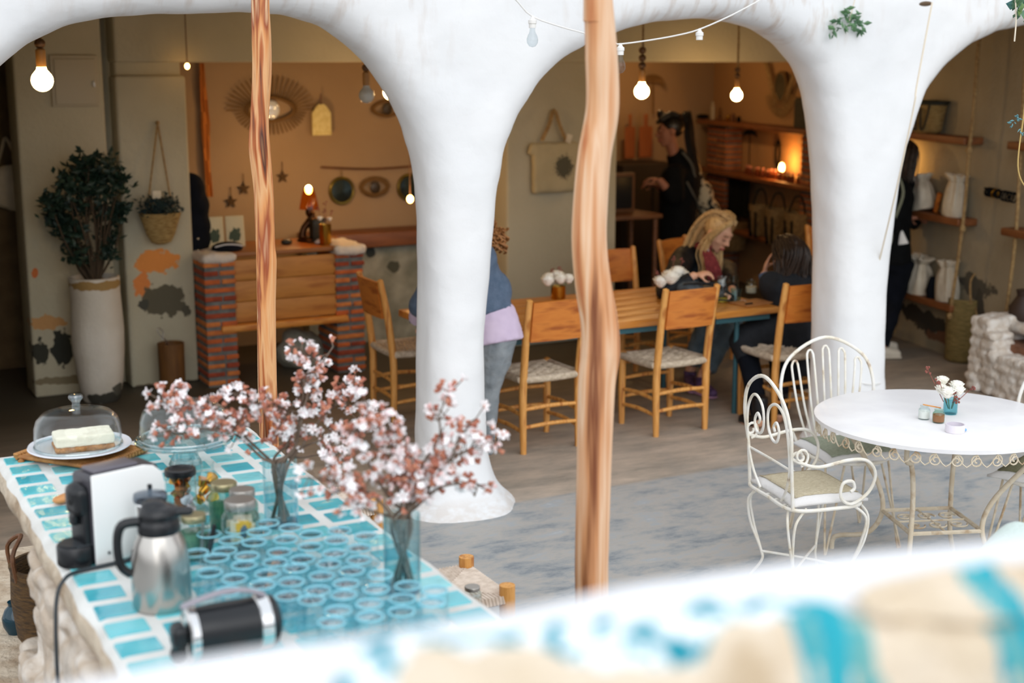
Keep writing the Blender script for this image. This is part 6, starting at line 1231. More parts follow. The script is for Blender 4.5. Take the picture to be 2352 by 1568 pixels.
p = ontab(2193, 992); t = T('white_ashtray', 'round white ashtray at the front of the garden table\'s flowers', 'ashtray', tuple(p)); g = G(); g.shell([(.038, 0), (.041, .003), (.042, .034), (.041, .036)], n=26, t=.005); g.build('ashtray_body', mat('lilac_white', (222, 216, 224), .35), t); o = G().ell((0, 0, .008), (.008, .006, .006)).build('blue_bit', mat('blue_bit', (120, 170, 220), .5), loc0=tuple(p + Vector((.045, -.015, .0)))); tag(o, 'tiny blue scrap beside the white ashtray', 'scrap')
# armchair (left one)
M_cushT = mat('cream_cushion_top', (226, 214, 186), .95, c2=(206, 192, 160), scale=60, stretch=(1, 3, 1), bump=.7, bscale=110); M_cushG = mat('pale_green_cushion_top', (188, 194, 172), .95, c2=(160, 168, 144), scale=60, stretch=(1, 3, 1), bump=.7, bscale=110); M_cushW = mat('white_cushion', (226, 224, 222), .9, bump=.2, bscale=40)
def cushion(t, z, s, top, corner=.0, wd=.19):
    g = G(); rows = []; n_ = 14
    for i in range(n_ + 1):
        u = -1 + 2 * i / n_; rows.append([])
        for k in range(n_ + 1):
            v = -1 + 2 * k / n_; e_ = (1 - u ** 4) * (1 - v ** 4); rows[-1].append((u * wd * (1 + .06 * abs(v) ** 3), v * wd * (1 + .06 * abs(u) ** 3), z + .03 * e_ ** .4 + .004 * noise.noise(Vector((u * 3, v * 3, s)))))
    V = [Vector(p) for r in rows for p in r]; V2 = [Vector((p.x, p.y, z - .012 + (z - p.z) * .2)) for p in V]; m = n_ + 1; F = []
    for i in range(n_):
        for k in range(n_): q = (i * m + k, (i + 1) * m + k, (i + 1) * m + k + 1, i * m + k + 1); F.append(q); F.append(tuple(x + m * m for x in q[::-1]))
    ring = [i * m for i in range(m)] + [(m - 1) * m + k for k in range(1, m)] + [i * m + m - 1 for i in range(m - 2, -1, -1)] + [k for k in range(m - 2, 0, -1)]
    for a, b in zip(ring, ring[1:] + ring[:1]): F.append((b, a, a + m * m, b + m * m))
    g.add(V + V2, F); g.build('cushion', M_cushW, t, angle=180)
    g = G(); rows2 = [[Vector((p.x * 1.0, p.y * 1.0, p.z + .005 + .002 * math.sin(p.x * 330))) for p in V[i * m + 1:(i + 1) * m - 1]] for i in range(1, m - 1)]; g.sheet(rows2, .003); g.build('woven_cover', top, t, angle=180)
ac = (gz(1712, 1115, .42) + gz(1812, 1180, .42) + gz(1975, 1160, .42)) / 3
d_ = gz(1712, 1115, .42) - gz(1812, 1180, .42); arz = math.atan2(d_.y, d_.x) - math.pi / 2
ctrA = (gz(1712, 1115, .42) + gz(1812, 1180, .42)) / 2; fx = Vector((math.cos(arz), math.sin(arz), 0)); cA = ctrA + fx * .20
t = T('garden_armchair', 'white wrought-iron armchair with scrolled back and arms, left of the round garden table', 'chair', (cA.x, cA.y, 0), arz)
# local: +x is the way it faces
W2 = .205; r_ = .0085
def V3(x, y, z): return Vector((x, y, z))
g = G(); P = [V3(-.2, -W2, .42), V3(-.215, -W2, .6), V3(-.235, -W2 - .012, .76), V3(-.25, -W2 + .05, .88), V3(-.258, 0, .945), V3(-.25, W2 - .05, .88), V3(-.235, W2 + .012, .76), V3(-.215, W2, .6), V3(-.2, W2, .42)]
g.tube(P, r_, 8, k=6); g.build('back_frame', M_iron, t)
g = G()
for s_ in (-1, 1):
    cc = V3(-.245, s_ * .085, .74)
    P = [V3(-.2, s_ * .10, .43), V3(-.21, s_ * .16, .5), V3(-.22, s_ * .195, .6), V3(-.235, s_ * .19, .74), V3(-.24, s_ * .15, .82), V3(-.245, s_ * .09, .845), V3(-.245, s_ * .03, .81), V3(-.24, s_ * .02, .74), V3(-.235, s_ * .05, .69), V3(-.235, s_ * .095, .685), V3(-.235, s_ * .115, .73), V3(-.235, s_ * .09, .765), V3(-.235, s_ * .065, .745), V3(-.235, s_ * .078, .725)]
    g.tube(P, .0065, 8, k=6)
g.tube([V3(-.21, -W2, .585), V3(-.215, 0, .59), V3(-.21, W2, .585)], .006, 8, k=3)
g.build('back_scrolls', M_iron, t)
for s_ in (-1, 1):
    g = G(); P = [V3(-.215, s_ * W2, .64), V3(-.19, s_ * (W2 + .03), .63), V3(-.1, s_ * (W2 + .045), .61), V3(.05, s_ * (W2 + .05), .63), V3(.15, s_ * (W2 + .05), .62), V3(.2, s_ * (W2 + .045), .56), V3(.18, s_ * (W2 + .03), .48), V3(.1, s_ * (W2 + .02), .43), V3(.04, s_ * (W2 + .02), .46), V3(.045, s_ * (W2 + .02), .52), V3(.09, s_ * (W2 + .025), .53), V3(.105, s_ * (W2 + .025), .5), V3(.085, s_ * (W2 + .025), .485)]
    g.tube(P, .0075, 8, k=6); g.tube(spiral(V3(-.185, s_ * (W2 + .03), .655), .04, 1.3, -math.pi / 2, (1, 0, 0), (0, 0, 1), 18, .25, 1), .006, 6); g.build('arm', M_iron, t)
g = G(); P = [V3(-.2 + .0, -W2, .42), V3(0, -W2 - .015, .415), V3(.17, -W2 + .02, .415), V3(.215, 0, .415), V3(.17, W2 - .02, .415), V3(0, W2 + .015, .415), V3(-.2, W2, .42)]; g.tube(P + [V3(-.215, 0, .42)], .0085, 8, k=6, closed=True)
for y in (-.12, -.04, .04, .12): g.tube([V3(-.2, y, .418), V3(.195, y, .418)], .005, 6)
g.build('seat_frame', M_iron, t); 
for sx in (-1, 1):
    for sy in (-1, 1):
        g = G()
        for q_ in (-1, 1):
            xo, yo = sx * .17 + (.02 * q_ if 1 else 0), sy * .17 - (.02 * q_) * sx * sy
            P = [V3(sx * .15 + q_ * .03, sy * .16 - q_ * sx * sy * .03, .415), V3(sx * .2 + q_ * .014, sy * .2 - q_ * .014 * sx * sy, .36), V3(sx * .19 + q_ * .008, sy * .19, .25), V3(sx * .155, sy * .155, .13), V3(sx * .15, sy * .15, .08), V3(sx * .19, sy * .19, 0)]
            g.tube(P, .0065, 8, k=6)
        g.build('leg', M_iron, t)
for s_ in (-1, 1): G().tube([V3(-.155, -s_ * .155, .12), V3(0, 0, .125), V3(.155, s_ * .155, .12)], .006, 8, k=3).build('cross_brace', M_iron, t)
cushion(t, .44, 3, M_cushT); t.scale = (.9, 1, 1.03)
# side chair with looped back
bL, bR = gz(1812, 1015, .45), gz(1990, 1002, .45); d_ = bR - bL; rzB = math.atan2(d_.y, d_.x); mB = (bL + bR) / 2; fB = Vector((math.sin(rzB), -math.cos(rzB), 0)); cB = mB + fB * .2
def loopchair(label, loc, rz, top, src=None, back=True):
    t = T('garden_chair', label, 'chair', loc, rz); W_ = .205
    g = G(); P = [V3(-.17, .19, .44), V3(-.235, .21, .6), V3(-.25, .235, .74), V3(-.19, .26, .87), V3(0, .275, .955), V3(.19, .26, .87), V3(.25, .235, .74), V3(.235, .21, .6), V3(.17, .19, .44)]; g.tube(P, .0085, 8, k=6); g.build('back_frame', M_iron, t)
    g = G()
    for k in range(5):
        xc = -.17 + .085 * k; zt_ = .92 - 2.2 * xc ** 2; yb = .272 - .6 * xc ** 2; w = .018; f_ = .55
        g.tube([V3(xc * f_ - w * .8, .195, .44), V3(xc * .85 - w, .215, .62), V3(xc - w, yb - .012, zt_ - .06), V3(xc - w * .7, yb, zt_ - .02), V3(xc, yb, zt_ - .008), V3(xc + w * .7, yb, zt_ - .02), V3(xc + w, yb - .012, zt_ - .06), V3(xc * .85 + w, .215, .62), V3(xc * f_ + w * .8, .195, .44)], .0058, 7, k=5)
    g.build('back_loops', M_iron, t)
    g = G(); g.tube([V3(.2 * math.cos(a * .3), .2 * math.sin(a * .3), .435) for a in range(21)], .0085, 8, closed=True); g.tube([V3(.15 * math.cos(a * .3), .15 * math.sin(a * .3), .432) for a in range(21)], .006, 8, closed=True)
    for y in (-.1, 0, .1): g.tube([V3(-.18, y, .435), V3(.18, y, .435)], .005, 6)
    g.build('seat_frame', M_iron, t)
    for sx in (-1, 1):
        for sy in (-1, 1):
            g = G(); P = [V3(sx * .13 - .035 * sy * sx, sy * .13 + .03, .43), V3(sx * .19 - .006, sy * .19, .03), V3(sx * .193, sy * .193, .008), V3(sx * .19 + .006, sy * .19, .03), V3(sx * .13 + .035 * sy * sx, sy * .13 - .03, .43)]; g.tube(P, .0058, 7, k=5); g.build('leg', M_iron if sy > 9 else M_ironold, t)
    cushion(t, .455, 8, top); return t
loopchair('white wrought-iron chair with looped rod back and pale green cushion, behind the armchair', (cB.x, cB.y, 0), rzB, M_cushG)
lc = gz(2300, 1110, .45); loopchair('iron chair with a green cushion tucked under the garden table at the right edge', (5.02, 4.27, 0), rad(-70), mat('olive_cushion_top', (150, 148, 116), .95, c2=(126, 124, 92), scale=60, stretch=(1, 3, 1), bump=.7, bscale=110))
# ================================================================ PEOPLE
def W3(right, up, toward): return (_R * right + _U * up - _F * toward)
def headg(g, c, f, u, s=1.0):
    f = Vector(f).normalized(); u = Vector(u); u = (u - f * u.dot(f)).normalized(); r = f.cross(u); M = Matrix((r, f, u)).transposed()
    def P(x, y, z): return c + M @ Vector((x * s, y * s, z * s))
    def E(x, y, z, a, b, d): g.ell(P(x, y, z), (a * s, b * s, d * s), M, 18, 12)
    E(0, -.018, .035, .074, .092, .085); E(0, .02, 0, .066, .072, .095); E(0, .035, -.055, .045, .045, .048); E(0, .06, -.088, .022, .02, .02)
    E(-.035, .052, -.018, .026, .026, .026); E(.035, .052, -.018, .026, .026, .026); E(0, .075, .045, .05, .014, .014)
    g.tube([P(0, .085, .03), P(0, .1, .0), P(0, .112, -.018)], [.009 * s, .011 * s, .014 * s], 10, k=2); E(-.012, .098, -.022, .009, .009, .008); E(.012, .098, -.022, .009, .009, .008)
    E(0, .084, -.05, .022, .012, .006); E(0, .083, -.062, .018, .012, .007)
    for q in (-1, 1): E(q * .076, -.008, -.005, .010, .022, .032)
    return M, P
def face(t, c, f, u, s, P, down=True, lip=(178, 88, 80), brow=(120, 86, 54)):
    g = G()
    for q in (-1, 1): g.ell(P(q * .032, .078, .014), (.0135 * s, .008 * s, .0085 * s), n=12, m=8)
    g.build('eyelid' if down else 'eye', mat('eyelid_skin', (196, 138, 110), .6) if down else M_white, t, w=True)
    g = G()
    for q in (-1, 1): g.tube([P(q * .018, .088, .008), P(q * .032, .0895, .005), P(q * .046, .082, .009)], .0022 * s, 5, k=3)
    g.build('eyelashes', mat('lash', (40, 28, 22), .7), t, w=True); g = G()
    for q in (-1, 1): g.tube([P(q * .014, .09, .034), P(q * .034, .089, .04), P(q * .054, .078, .034)], .003 * s, 5, k=3)
    g.build('eyebrow', mat('brow%d' % brow[0], brow, .8), t, w=True); g = G(); g.tube([P(-.022, .087, -.054), P(-.008, .096, -.051), P(.008, .096, -.051), P(.022, .087, -.054)], .005 * s, 6, k=3); g.tube([P(-.018, .088, -.058), P(0, .095, -.062), P(.018, .088, -.058)], .0055 * s, 6, k=3); g.build('lips', mat('lip', lip, .4), t, w=True)
def handg(g, w, d, n, s=1.0, curl=.7, thumb=1):
    "hand from the wrist along d, palm facing n"
    d = Vector(d).normalized(); n = Vector(n); n = (n - d * n.dot(d)).normalized(); x = d.cross(n)
    R_ = Matrix((x, n, d)).transposed(); g.ell(w + d * .048 * s, (.04 * s, .017 * s, .052 * s), R_, 14, 10)
    for k, (o, L) in enumerate(((-.029, .068), (-.010, .078), (.010, .074), (.029, .058))):
        a = w + d * .082 * s + x * o * s; P = [a - d * .03 * s, a]; dd = d.copy(); cu = curl * (.75 + .12 * k)
        for j, l in enumerate((.45, .32, .25)):
            dd = Matrix.Rotation(cu * (1 if j else .7), 3, x.cross(Vector((0, 0, 0))) if 0 else x) @ dd if (Matrix.Rotation(.1, 3, x) @ d).dot(n) > 0 else Matrix.Rotation(-cu * (1 if j else .7), 3, x) @ dd
            P.append(P[-1] + dd * L * l * s)
        g.tube(P, [.0095 * s, .0095 * s, .0088 * s, .008 * s, .0065 * s], 9)
    a = w + d * .03 * s - x * .03 * s * thumb; e = (d * .7 - x * .55 * thumb + n * .5).normalized(); P = [a, a + e * .035 * s, a + (e * .9 + n * .2).normalized() * .062 * s, a + (e * .7 + d * .4 + n * .3).normalized() * .085 * s]; g.tube(P, [.013 * s, .012 * s, .010 * s, .008 * s], 9)
def limb(g, P, R, k=4, n=14): g.tube(P, R, n, k=k)
def hair_strands(t, groups, m, r=.004, name='hair', cap=None, vox=.007, seed=1, extra=None, bulk=None):
    rr = random.Random(seed); g = G()
    for (P, n_, sp, spt) in groups:
        for _ in range(n_):
            o = Vector((rr.gauss(0, 1), rr.gauss(0, 1), rr.gauss(0, 1))); Q = []
            for i, p in enumerate(P): f = i / (len(P) - 1); Q.append(Vector(p) + o * (sp * (1 - f) + spt * f) + Vector((rr.gauss(0, 1), rr.gauss(0, 1), rr.gauss(0, 1))) * .003)
            g.tube(Q, [r * 1.1] + [r] * (len(Q) - 2) + [r * .3], 5, k=4)
    if cap:
        for c, rad_, M in cap: g.ell(c, rad_, M, 20, 14)
    return g.build(name, m, t, w=True)
M_blond = mat('blond_hair', (200, 164, 110), .45, c2=[(216, 182, 128), (164, 124, 74)], scale=60, stretch=(1, 1, .15), bump=.3, bscale=120)
M_brown = mat('dark_brown_hair', (46, 34, 26), .4, c2=[(64, 48, 36), (30, 22, 18)], scale=60, stretch=(1, 1, .15), bump=.3, bscale=120)
M_blkh = mat('black_hair', (14, 12, 12), .4, c2=(26, 22, 20), scale=60)
M_curl = mat('curly_blond_hair', (176, 120, 66), .6, c2=(128, 82, 42), scale=60)
# ---- 1 blonde person leaning over the jar
Y1 = 8.42
def pp1(x, y, dy=0): return at(x, y, Y1 + dy)
S1 = 1.12; hc = pp1(1648, 537, -.12); f = W3(.60, -.62, .50); u = W3(.22, .9, .25)
t = T('person', 'blonde person in black leather jacket and dark red scarf, seated bending over a mason jar', 'person', (pp1(1590, 800).x, 8.45, 0))
g = G(); Mh, PH = headg(g, hc, f, u, S1)
ch_ = pp1(1618, 628, .08); pel = Vector((pp1(1585, 700, .25).x, 8.72, .52)); nk = hc - Mh @ Vector((0, .03, .1)) * S1
limb(g, [hc - Mh @ Vector((0, .02, .05)) * S1, nk, ch_ + Vector((0, 0, .12))], [.052, .05, .07]); limb(g, [ch_ + Vector((0, 0, .08)), ch_, ch_.lerp(pel, .5), pel], [.11, .135, .125, .14])
shA = pp1(1572, 592, .02); shB = pp1(1668, 618, .12); elA = pp1(1560, 655, -.22); elA.z = max(elA.z, TZ + .06); wrA = pp1(1607, 640, -.36); wrA.z += .0; hdA = pp1(1640, 613, -.42)
jar_p = gz(1657, 693, TZ) + Vector((0, 0, .19))
wrA = jar_p + W3(-.17, -.005, -.05); wrA.z = max(wrA.z, TZ + .1); elA = wrA + W3(-.20, -.06, -.08); elA.z = TZ + .05
elB = pp1(1672, 668, -.05); elB.z = TZ + .05; wrB = jar_p + W3(.09, -.11, -.1); wrB.z = TZ + .035
limb(g, [ch_.lerp(shA, .5), shA, shA.lerp(elA, .55), elA, wrA], [.07, .056, .05, .042, .028]); limb(g, [ch_.lerp(shB, .5), shB, elB, wrB], [.07, .055, .042, .028])
handg(g, wrA, (jar_p + Vector((0, 0, .02)) - wrA), W3(.2, -.8, -.3), .95, .85, 1); handg(g, wrB, W3(-.9, .1, .3), Vector((0, 0, -1)), 1.0, .5, -1)
kn1, an1, kn2, an2 = at(1680, 752, 7.95), gz(1612, 868, .12), at(1625, 770, 7.95), gz(1585, 852, .12)
hp1, hp2 = pel + Vector((.09, -.02, 0)), pel + Vector((-.09, -.02, 0))
kn1.z = kn2.z = .50
for hp, kn, an_, tx in ((hp1, kn1, an1, (1640, 905)), (hp2, kn2, an2, (1592, 893))):
    toe = gz(*tx, .03); limb(g, [hp, hp.lerp(kn, .5), kn, kn.lerp(an_, .5), an_], [.1, .085, .062, .052, .038]); limb(g, [an_, an_ + Vector((0, 0, -.07)), an_.lerp(toe, .6) + Vector((0, 0, -.04)), toe], [.036, .036, .034, .025])
blob(g, 'body', M_skin, t, .0085, 4, w=True)
face(t, hc, f, u, S1, PH)
M_leather = mat('black_leather', (8, 14, 20), .6, spec=.3, c2=(16, 24, 32), scale=12, bump=.3, bscale=30)
g = G(); limb(g, [ch_ + Vector((0, .0, .12)), ch_, ch_.lerp(pel, .5), pel + Vector((0, 0, .02))], [.115, .165, .155, .155]); limb(g, [ch_.lerp(shA, .4) + Vector((0, 0, .03)), shA, shA.lerp(elA, .5), elA, elA.lerp(wrA, .85)], [.105, .092, .075, .06, .043]); limb(g, [ch_.lerp(shB, .4) + Vector((0, 0, .03)), shB, elB, elB.lerp(wrB, .8)], [.09, .076, .06, .045])
g.ell(ch_.lerp(shA, .6), (.13, .12, .14)); blob(g, 'leather_jacket', M_leather, t, .013, 4, w=True, nz=.007, nsc=11)
g = G(); 
for k in range(4): g.tube([nk + W3(-.05 + .01 * k, -.02, .04), nk + W3(-.03 + .02 * k, -.1, .12), nk + W3(-.02 + .03 * k, -.2, .15), nk + W3(.0 + .03 * k, -.27, .12)], .022, 8, k=4, flat=.6)
g.tube([nk + W3(.07 * math.cos(a * .5), -.02 + .015 * math.sin(a), .07 * math.sin(a * .5)) for a in range(13)], .024, 8, closed=True); blob(g, 'scarf', mat('dark_red_scarf', (110, 36, 40), .9, c2=(140, 56, 58), scale=40), t, .008, 2, w=True, nz=.006, nsc=30)
g = G(); g.tube([nk + W3(.0, -.06, .09), nk + W3(.03, -.14, .13), nk + W3(.04, -.24, .12)], .026, 8, k=3, flat=.5); g.build('shirt', mat('speckled_shirt', (214, 208, 204), .9, c2=(120, 110, 110), scale=80), t, w=True)
g = G()
for hp, kn, an_ in ((hp1, kn1, an1), (hp2, kn2, an2)): limb(g, [hp, hp.lerp(kn, .5), kn, kn.lerp(an_, .5), kn.lerp(an_, .82)], [.125, .108, .085, .078, .07]); limb(g, [kn.lerp(an_, .74), kn.lerp(an_, .84)], [.074, .074], k=0)
g.ell(pel, (.17, .15, .12)); blob(g, 'jeans', M_denim, t, .011, 3, w=True, nz=.006, nsc=14)
for hp, an_, tx in ((0, an1, (1640, 905)), (0, an2, (1592, 893))):
    toe = gz(*tx, .04); he = an_ + (an_ - toe).normalized() * .04; he.z = .045; g = G(); g.use(0); ax = (toe - he); ax.z = 0; g.tube([he, he.lerp(toe, .35) + Vector((0, 0, .012)), he.lerp(toe, .7), toe], [.042, .046, .042, .03], 12, k=4); g.tube([an_ + Vector((0, 0, .0)), Vector((an_.x, an_.y, .06))], [.047, .045], 12)
    so = blob(g, 'trainer', mat('purple_trainer', (104, 72, 116), .7, c2=(60, 44, 80), scale=30), t, .007, 2, w=True)
    g = G(); g.tube([Vector((he.x, he.y, .012)), Vector(((he.x + toe.x) / 2, (he.y + toe.y) / 2, .012)), Vector((toe.x, toe.y, .016))], [.042, .046, .034], 12, k=4, flat=.3, up=Vector((0, 0, 1))); g.build('sole', mat('pale_sole', (196, 150, 180), .6), so, w=True)
# hair: parted cap plus long strands on both sides
capM = Mh
def HP(x, y, z): return PH(x, y, z)
cap = [(HP(0, -.03, .045), (.083 * S1, .093 * S1, .092 * S1), capM)]
grp = []
for x0 in (-.07, -.075, -.078, -.08): grp.append(([HP(x0 * .3, .05, .125), HP(x0, .02, .07), HP(x0 * 1.12, -.005, -.03), HP(x0 * 1.1, -.01, -.1) + W3(0, -.06, .04), HP(x0, 0, -.1) + W3(-.01, -.17, .05), HP(x0, 0, -.1) + W3(-.02 + x0 * .2, -.27, .05)], 34, .007, .02))
for x0 in (.06, .07, .075, .08): grp.append(([HP(x0 * .3, .05, .125), HP(x0, .04, .07), HP(x0 * 1.12, .01, -.03), HP(x0 * 1.05, .0, -.1) + W3(.0, -.05, .0), HP(x0 * .9, .02, -.1) + W3(.0, -.14, .0), HP(x0 * .8, .02, -.1) + W3(-.01, -.2, .0)], 30, .007, .014))
for x0 in (-.05, 0, .05): grp.append(([HP(x0 * .4, .03, .135), HP(x0, -.06, .12), HP(x0 * 1.3, -.115, .03), HP(x0 * 1.5, -.12, -.08), HP(x0 * 1.5, -.1, -.15) + W3(-.03, -.05, 0)], 26, .012, .016))
hair_strands(t, grp, M_blond, .0042, cap=cap, seed=4)
# ---- 2 dark-haired seated person, seen from behind
Y2 = 7.30
def a2_(x, y, dy=0): return at(x, y, Y2 + dy)
S2 = 1.1; hc = a2_(1812, 588, .06); f = W3(-.50, -.45, -.75); u = W3(-.1, .95, -.25)
t = T('person', 'dark-haired person in a black coat seated with back to us, hand raised to face', 'person', (a2_(1820, 800).x, 7.15, 0))
g = G(); Mh, PH = headg(g, hc, f, u, S2); pel = a2_(1832, 835, -.1); pel.z = .53; ch_ = a2_(1815, 690, 0)
limb(g, [hc - Mh @ Vector((0, .02, .05)), hc - Vector((0, 0, .14)), ch_ + Vector((0, 0, .16))], [.05, .05, .07]); limb(g, [ch_ + Vector((0, 0, .1)), ch_, ch_.lerp(pel, .5), pel], [.12, .14, .13, .15])
shA, shB = a2_(1770, 650, .03), a2_(1868, 652, -.05); elA = a2_(1765, 712, .22); elA.z = TZ + .05; wrA = a2_(1755, 625, .28); elB = a2_(1880, 720, .12); elB.z = TZ + .02; wrB = a2_(1800, 700, .3); wrB.z = TZ + .04
limb(g, [ch_.lerp(shA, .5), shA, elA, wrA], [.08, .058, .044, .03]); limb(g, [ch_.lerp(shB, .5), shB, elB, wrB], [.08, .058, .044, .03]); handg(g, wrA, a2_(1772, 572, .24) - wrA, W3(.7, 0, .2), .95, .18, -1); handg(g, wrB, W3(-.9, .1, -.3), Vector((0, 0, -1)), .9, .4, 1)
hpA, hpB = pel + W3(-.09, 0, 0), pel + W3(.09, 0, 0); knA, knB = at(1712, 765, 7.32), at(1790, 775, 7.4); knA.z = knB.z = .50; anA, anB = gz(1745, 955, .08), gz(1790, 945, .08)
for hp, kn, an_ in ((hpA, knA, anA), (hpB, knB, anB)): limb(g, [hp, hp.lerp(kn, .5), kn, kn.lerp(an_, .5), an_, an_ + Vector((0, .04, -.05)), an_ + Vector((-.02, .16, -.055))], [.1, .085, .062, .052, .038, .036, .028])
blob(g, 'body', M_skin, t, .0085, 4, w=True)
g = G(); limb(g, [ch_ + Vector((0, 0, .17)), ch_ + Vector((0, 0, .06)), ch_, ch_.lerp(pel, .5), pel, pel + Vector((.02, -.02, -.12))], [.09, .165, .18, .18, .2, .2]); limb(g, [ch_.lerp(shA, .4), shA, elA, elA.lerp(wrA, .55)], [.11, .085, .066, .055]); limb(g, [ch_.lerp(shB, .4), shB, elB, elB.lerp(wrB, .8)], [.12, .095, .07, .052])
g.ell(pel + Vector((.02, -.02, -.2)), (.2, .16, .2)); limb(g, [hpA, knA, knA.lerp(anA, .3)], [.13, .1, .08]); blob(g, 'coat', mat('black_wool_coat', (16, 20, 26), .9, c2=(24, 28, 34), scale=18, bump=.3, bscale=60), t, .014, 4, w=True, nz=.008, nsc=9)
g = G(); limb(g, [elA.lerp(wrA, .5), elA.lerp(wrA, .9)], [.05, .043], k=0); g.build('shirt_cuff', mat('denim_cuff', (70, 96, 140), .8, c2=(96, 124, 164), scale=60), t, w=True)
g = G()
for hp, kn, an_ in ((hpA, knA, anA), (hpB, knB, anB)): limb(g, [hp, hp.lerp(kn, .5), kn, kn.lerp(an_, .5), an_], [.115, .1, .078, .068, .055])
blob(g, 'trousers', M_navy, t, .012, 3, w=True)
g = G()
for an_ in (anA, anB): limb(g, [an_ + Vector((0, 0, .12)), an_ + Vector((0, 0, 0)), an_ + Vector((0, .05, -.045)), an_ + Vector((-.02, .17, -.05))], [.056, .05, .042, .03])
blob(g, 'boots', M_black, t, .01, 2, w=True)
grp = []
for k in range(13):
    a = rad(-105 + 210 * k / 12); x0, y0 = .084 * math.sin(a), -.088 * math.cos(a)
    grp.append(([PH(0, 0, .125), PH(x0 * .7, y0 * .7, .1), PH(x0 * 1.05, y0 * 1.05 - .01, .03), PH(x0 * 1.12, y0 * 1.1 - .012, -.05), hc + W3(.02 * math.sin(k) + x0 * 1.3 + .03, -.17, .06 + .0 * k), hc + W3(.05 + x0 * 1.6, -.235, .05)], 26, .007, .018))
hair_strands(t, grp, M_brown, .0045, cap=[(PH(0, -.02, .03), (.086 * S2, .098 * S2, .094 * S2), Mh)], seed=8)
# ---- 3 person bending over the left end of the table, mostly behind the left column
Y3 = 6.98
def a3_(x, y, dy=0): return at(x, y, Y3 + dy)
hc = a3_(1094, 528, .18); f = W3(-.7, -.45, -.55); u = W3(-.15, .95, -.1)
t = T('person', 'curly-haired person in blue-grey sweater over lilac shirt, bending behind the left column', 'person', (a3_(1115, 900).x, 6.98, 0))
g = G(); Mh, PH = headg(g, hc, f, u, 1.02); pel = a3_(1122, 765, 0); ch_ = a3_(1092, 645, .08)
limb(g, [hc - Mh @ Vector((0, .02, .05)), a3_(1090, 575, .15), ch_ + Vector((0, 0, .12))], [.05, .052, .08]); limb(g, [ch_ + Vector((0, 0, .06)), ch_, ch_.lerp(pel, .55), pel], [.11, .13, .12, .13])
shA, shB = a3_(1035, 605, .2), a3_(1118, 605, .0); wrA = gz(958, 736, TZ + .045); elA = wrA.lerp(shA, .42) + W3(-.05, -.02, 0); elA.z = max(elA.z, TZ + .12); wrB = gz(1000, 748, TZ + .045); elB = wrB.lerp(shB, .45); elB.z = max(elB.z, TZ + .1)
limb(g, [ch_.lerp(shA, .5), shA, elA, wrA], [.08, .056, .044, .03]); limb(g, [ch_.lerp(shB, .5), shB, elB, wrB], [.08, .056, .044, .03]); handg(g, wrA, W3(.1, -.05, -.3), Vector((0, 0, -1)), .95, .5, 1); handg(g, wrB, W3(-.8, 0, -.3), Vector((0, 0, -1)), .95, .5, -1)
hpA, hpB = pel + W3(-.07, -.02, 0), pel + W3(.05, -.02, .05); knA, knB = at(1095, 890, 7.05), at(1122, 890, 6.92); anA, anB = gz(1085, 1022, .08), gz(1112, 1040, .08)
for hp, kn, an_ in ((hpA, knA, anA), (hpB, knB, anB)): limb(g, [hp, hp.lerp(kn, .5), kn, kn.lerp(an_, .5), an_, an_ + Vector((-.02, .04, -.05)), an_ + Vector((-.1, .1, -.055))], [.1, .085, .056, .05, .036, .034, .028])
blob(g, 'body', M_skin, t, .0085, 4, w=True)
g = G(); limb(g, [ch_ + Vector((0, 0, .15)), ch_ + W3(.01, .02, 0), ch_, ch_.lerp(pel, .55), pel.lerp(ch_, .38)], [.09, .15, .165, .165, .18]); g.ell(a3_(1132, 670, .0), (.115, .11, .13)); g.ell(a3_(1108, 600, .0), (.09, .09, .1)); limb(g, [ch_.lerp(shA, .4), shA, elA, elA.lerp(wrA, .45)], [.1, .082, .07, .062]); limb(g, [ch_.lerp(shB, .4), shB, elB, elB.lerp(wrB, .6)], [.1, .082, .07, .055])
blob(g, 'sweater', mat('blue_grey_knit', (82, 100, 122), .95, c2=(96, 112, 134), scale=30, bump=.5, bscale=140), t, .013, 4, w=True, nz=.007, nsc=10)
g = G(); limb(g, [pel.lerp(ch_, .42), pel.lerp(ch_, .15), pel + W3(.012, -.09, .0)], [.178, .19, .205], dome=False) if 0 else g.tube([pel.lerp(ch_, .42), pel.lerp(ch_, .12), pel + W3(.006, -.06, 0)], [.172, .192, .205], 24, k=4, flat=.85, dome=False)
gc = G(); limb(gc, [elA.lerp(wrA, .35), elA.lerp(wrA, .9)], [.062, .055], k=0); gc.build('shirt_cuff', mat('lilac_cloth', (212, 194, 216), .9, c2=(200, 182, 206), scale=10), t, w=True); blob(g, 'lilac_shirt', mat('lilac_cloth', (212, 194, 216), .9, c2=(200, 182, 206), scale=10), t, .012, 3, w=True, nz=.008, nsc=8)
g = G()
for hp, kn, an_ in ((hpA, knA, anA), (hpB, knB, anB)): limb(g, [hp, hp.lerp(kn, .5), kn, kn.lerp(an_, .5), an_], [.115, .1, .07, .064, .05])
blob(g, 'grey_jeans', mat('grey_denim', (120, 128, 134), .85, c2=(142, 148, 152), scale=14, bump=.3, bscale=40), t, .011, 3, w=True, nz=.007, nsc=16)
g = G()
for an_ in (anA, anB): limb(g, [an_ + Vector((0, 0, -.03)), an_ + Vector((-.03, .05, -.05)), an_ + Vector((-.12, .12, -.05))], [.044, .042, .03])
blob(g, 'shoes', mat('pale_shoe', (196, 186, 170), .8, c2=(200, 120, 80), scale=20), t, .009, 2, w=True)
g = G(); rr = random.Random(9)
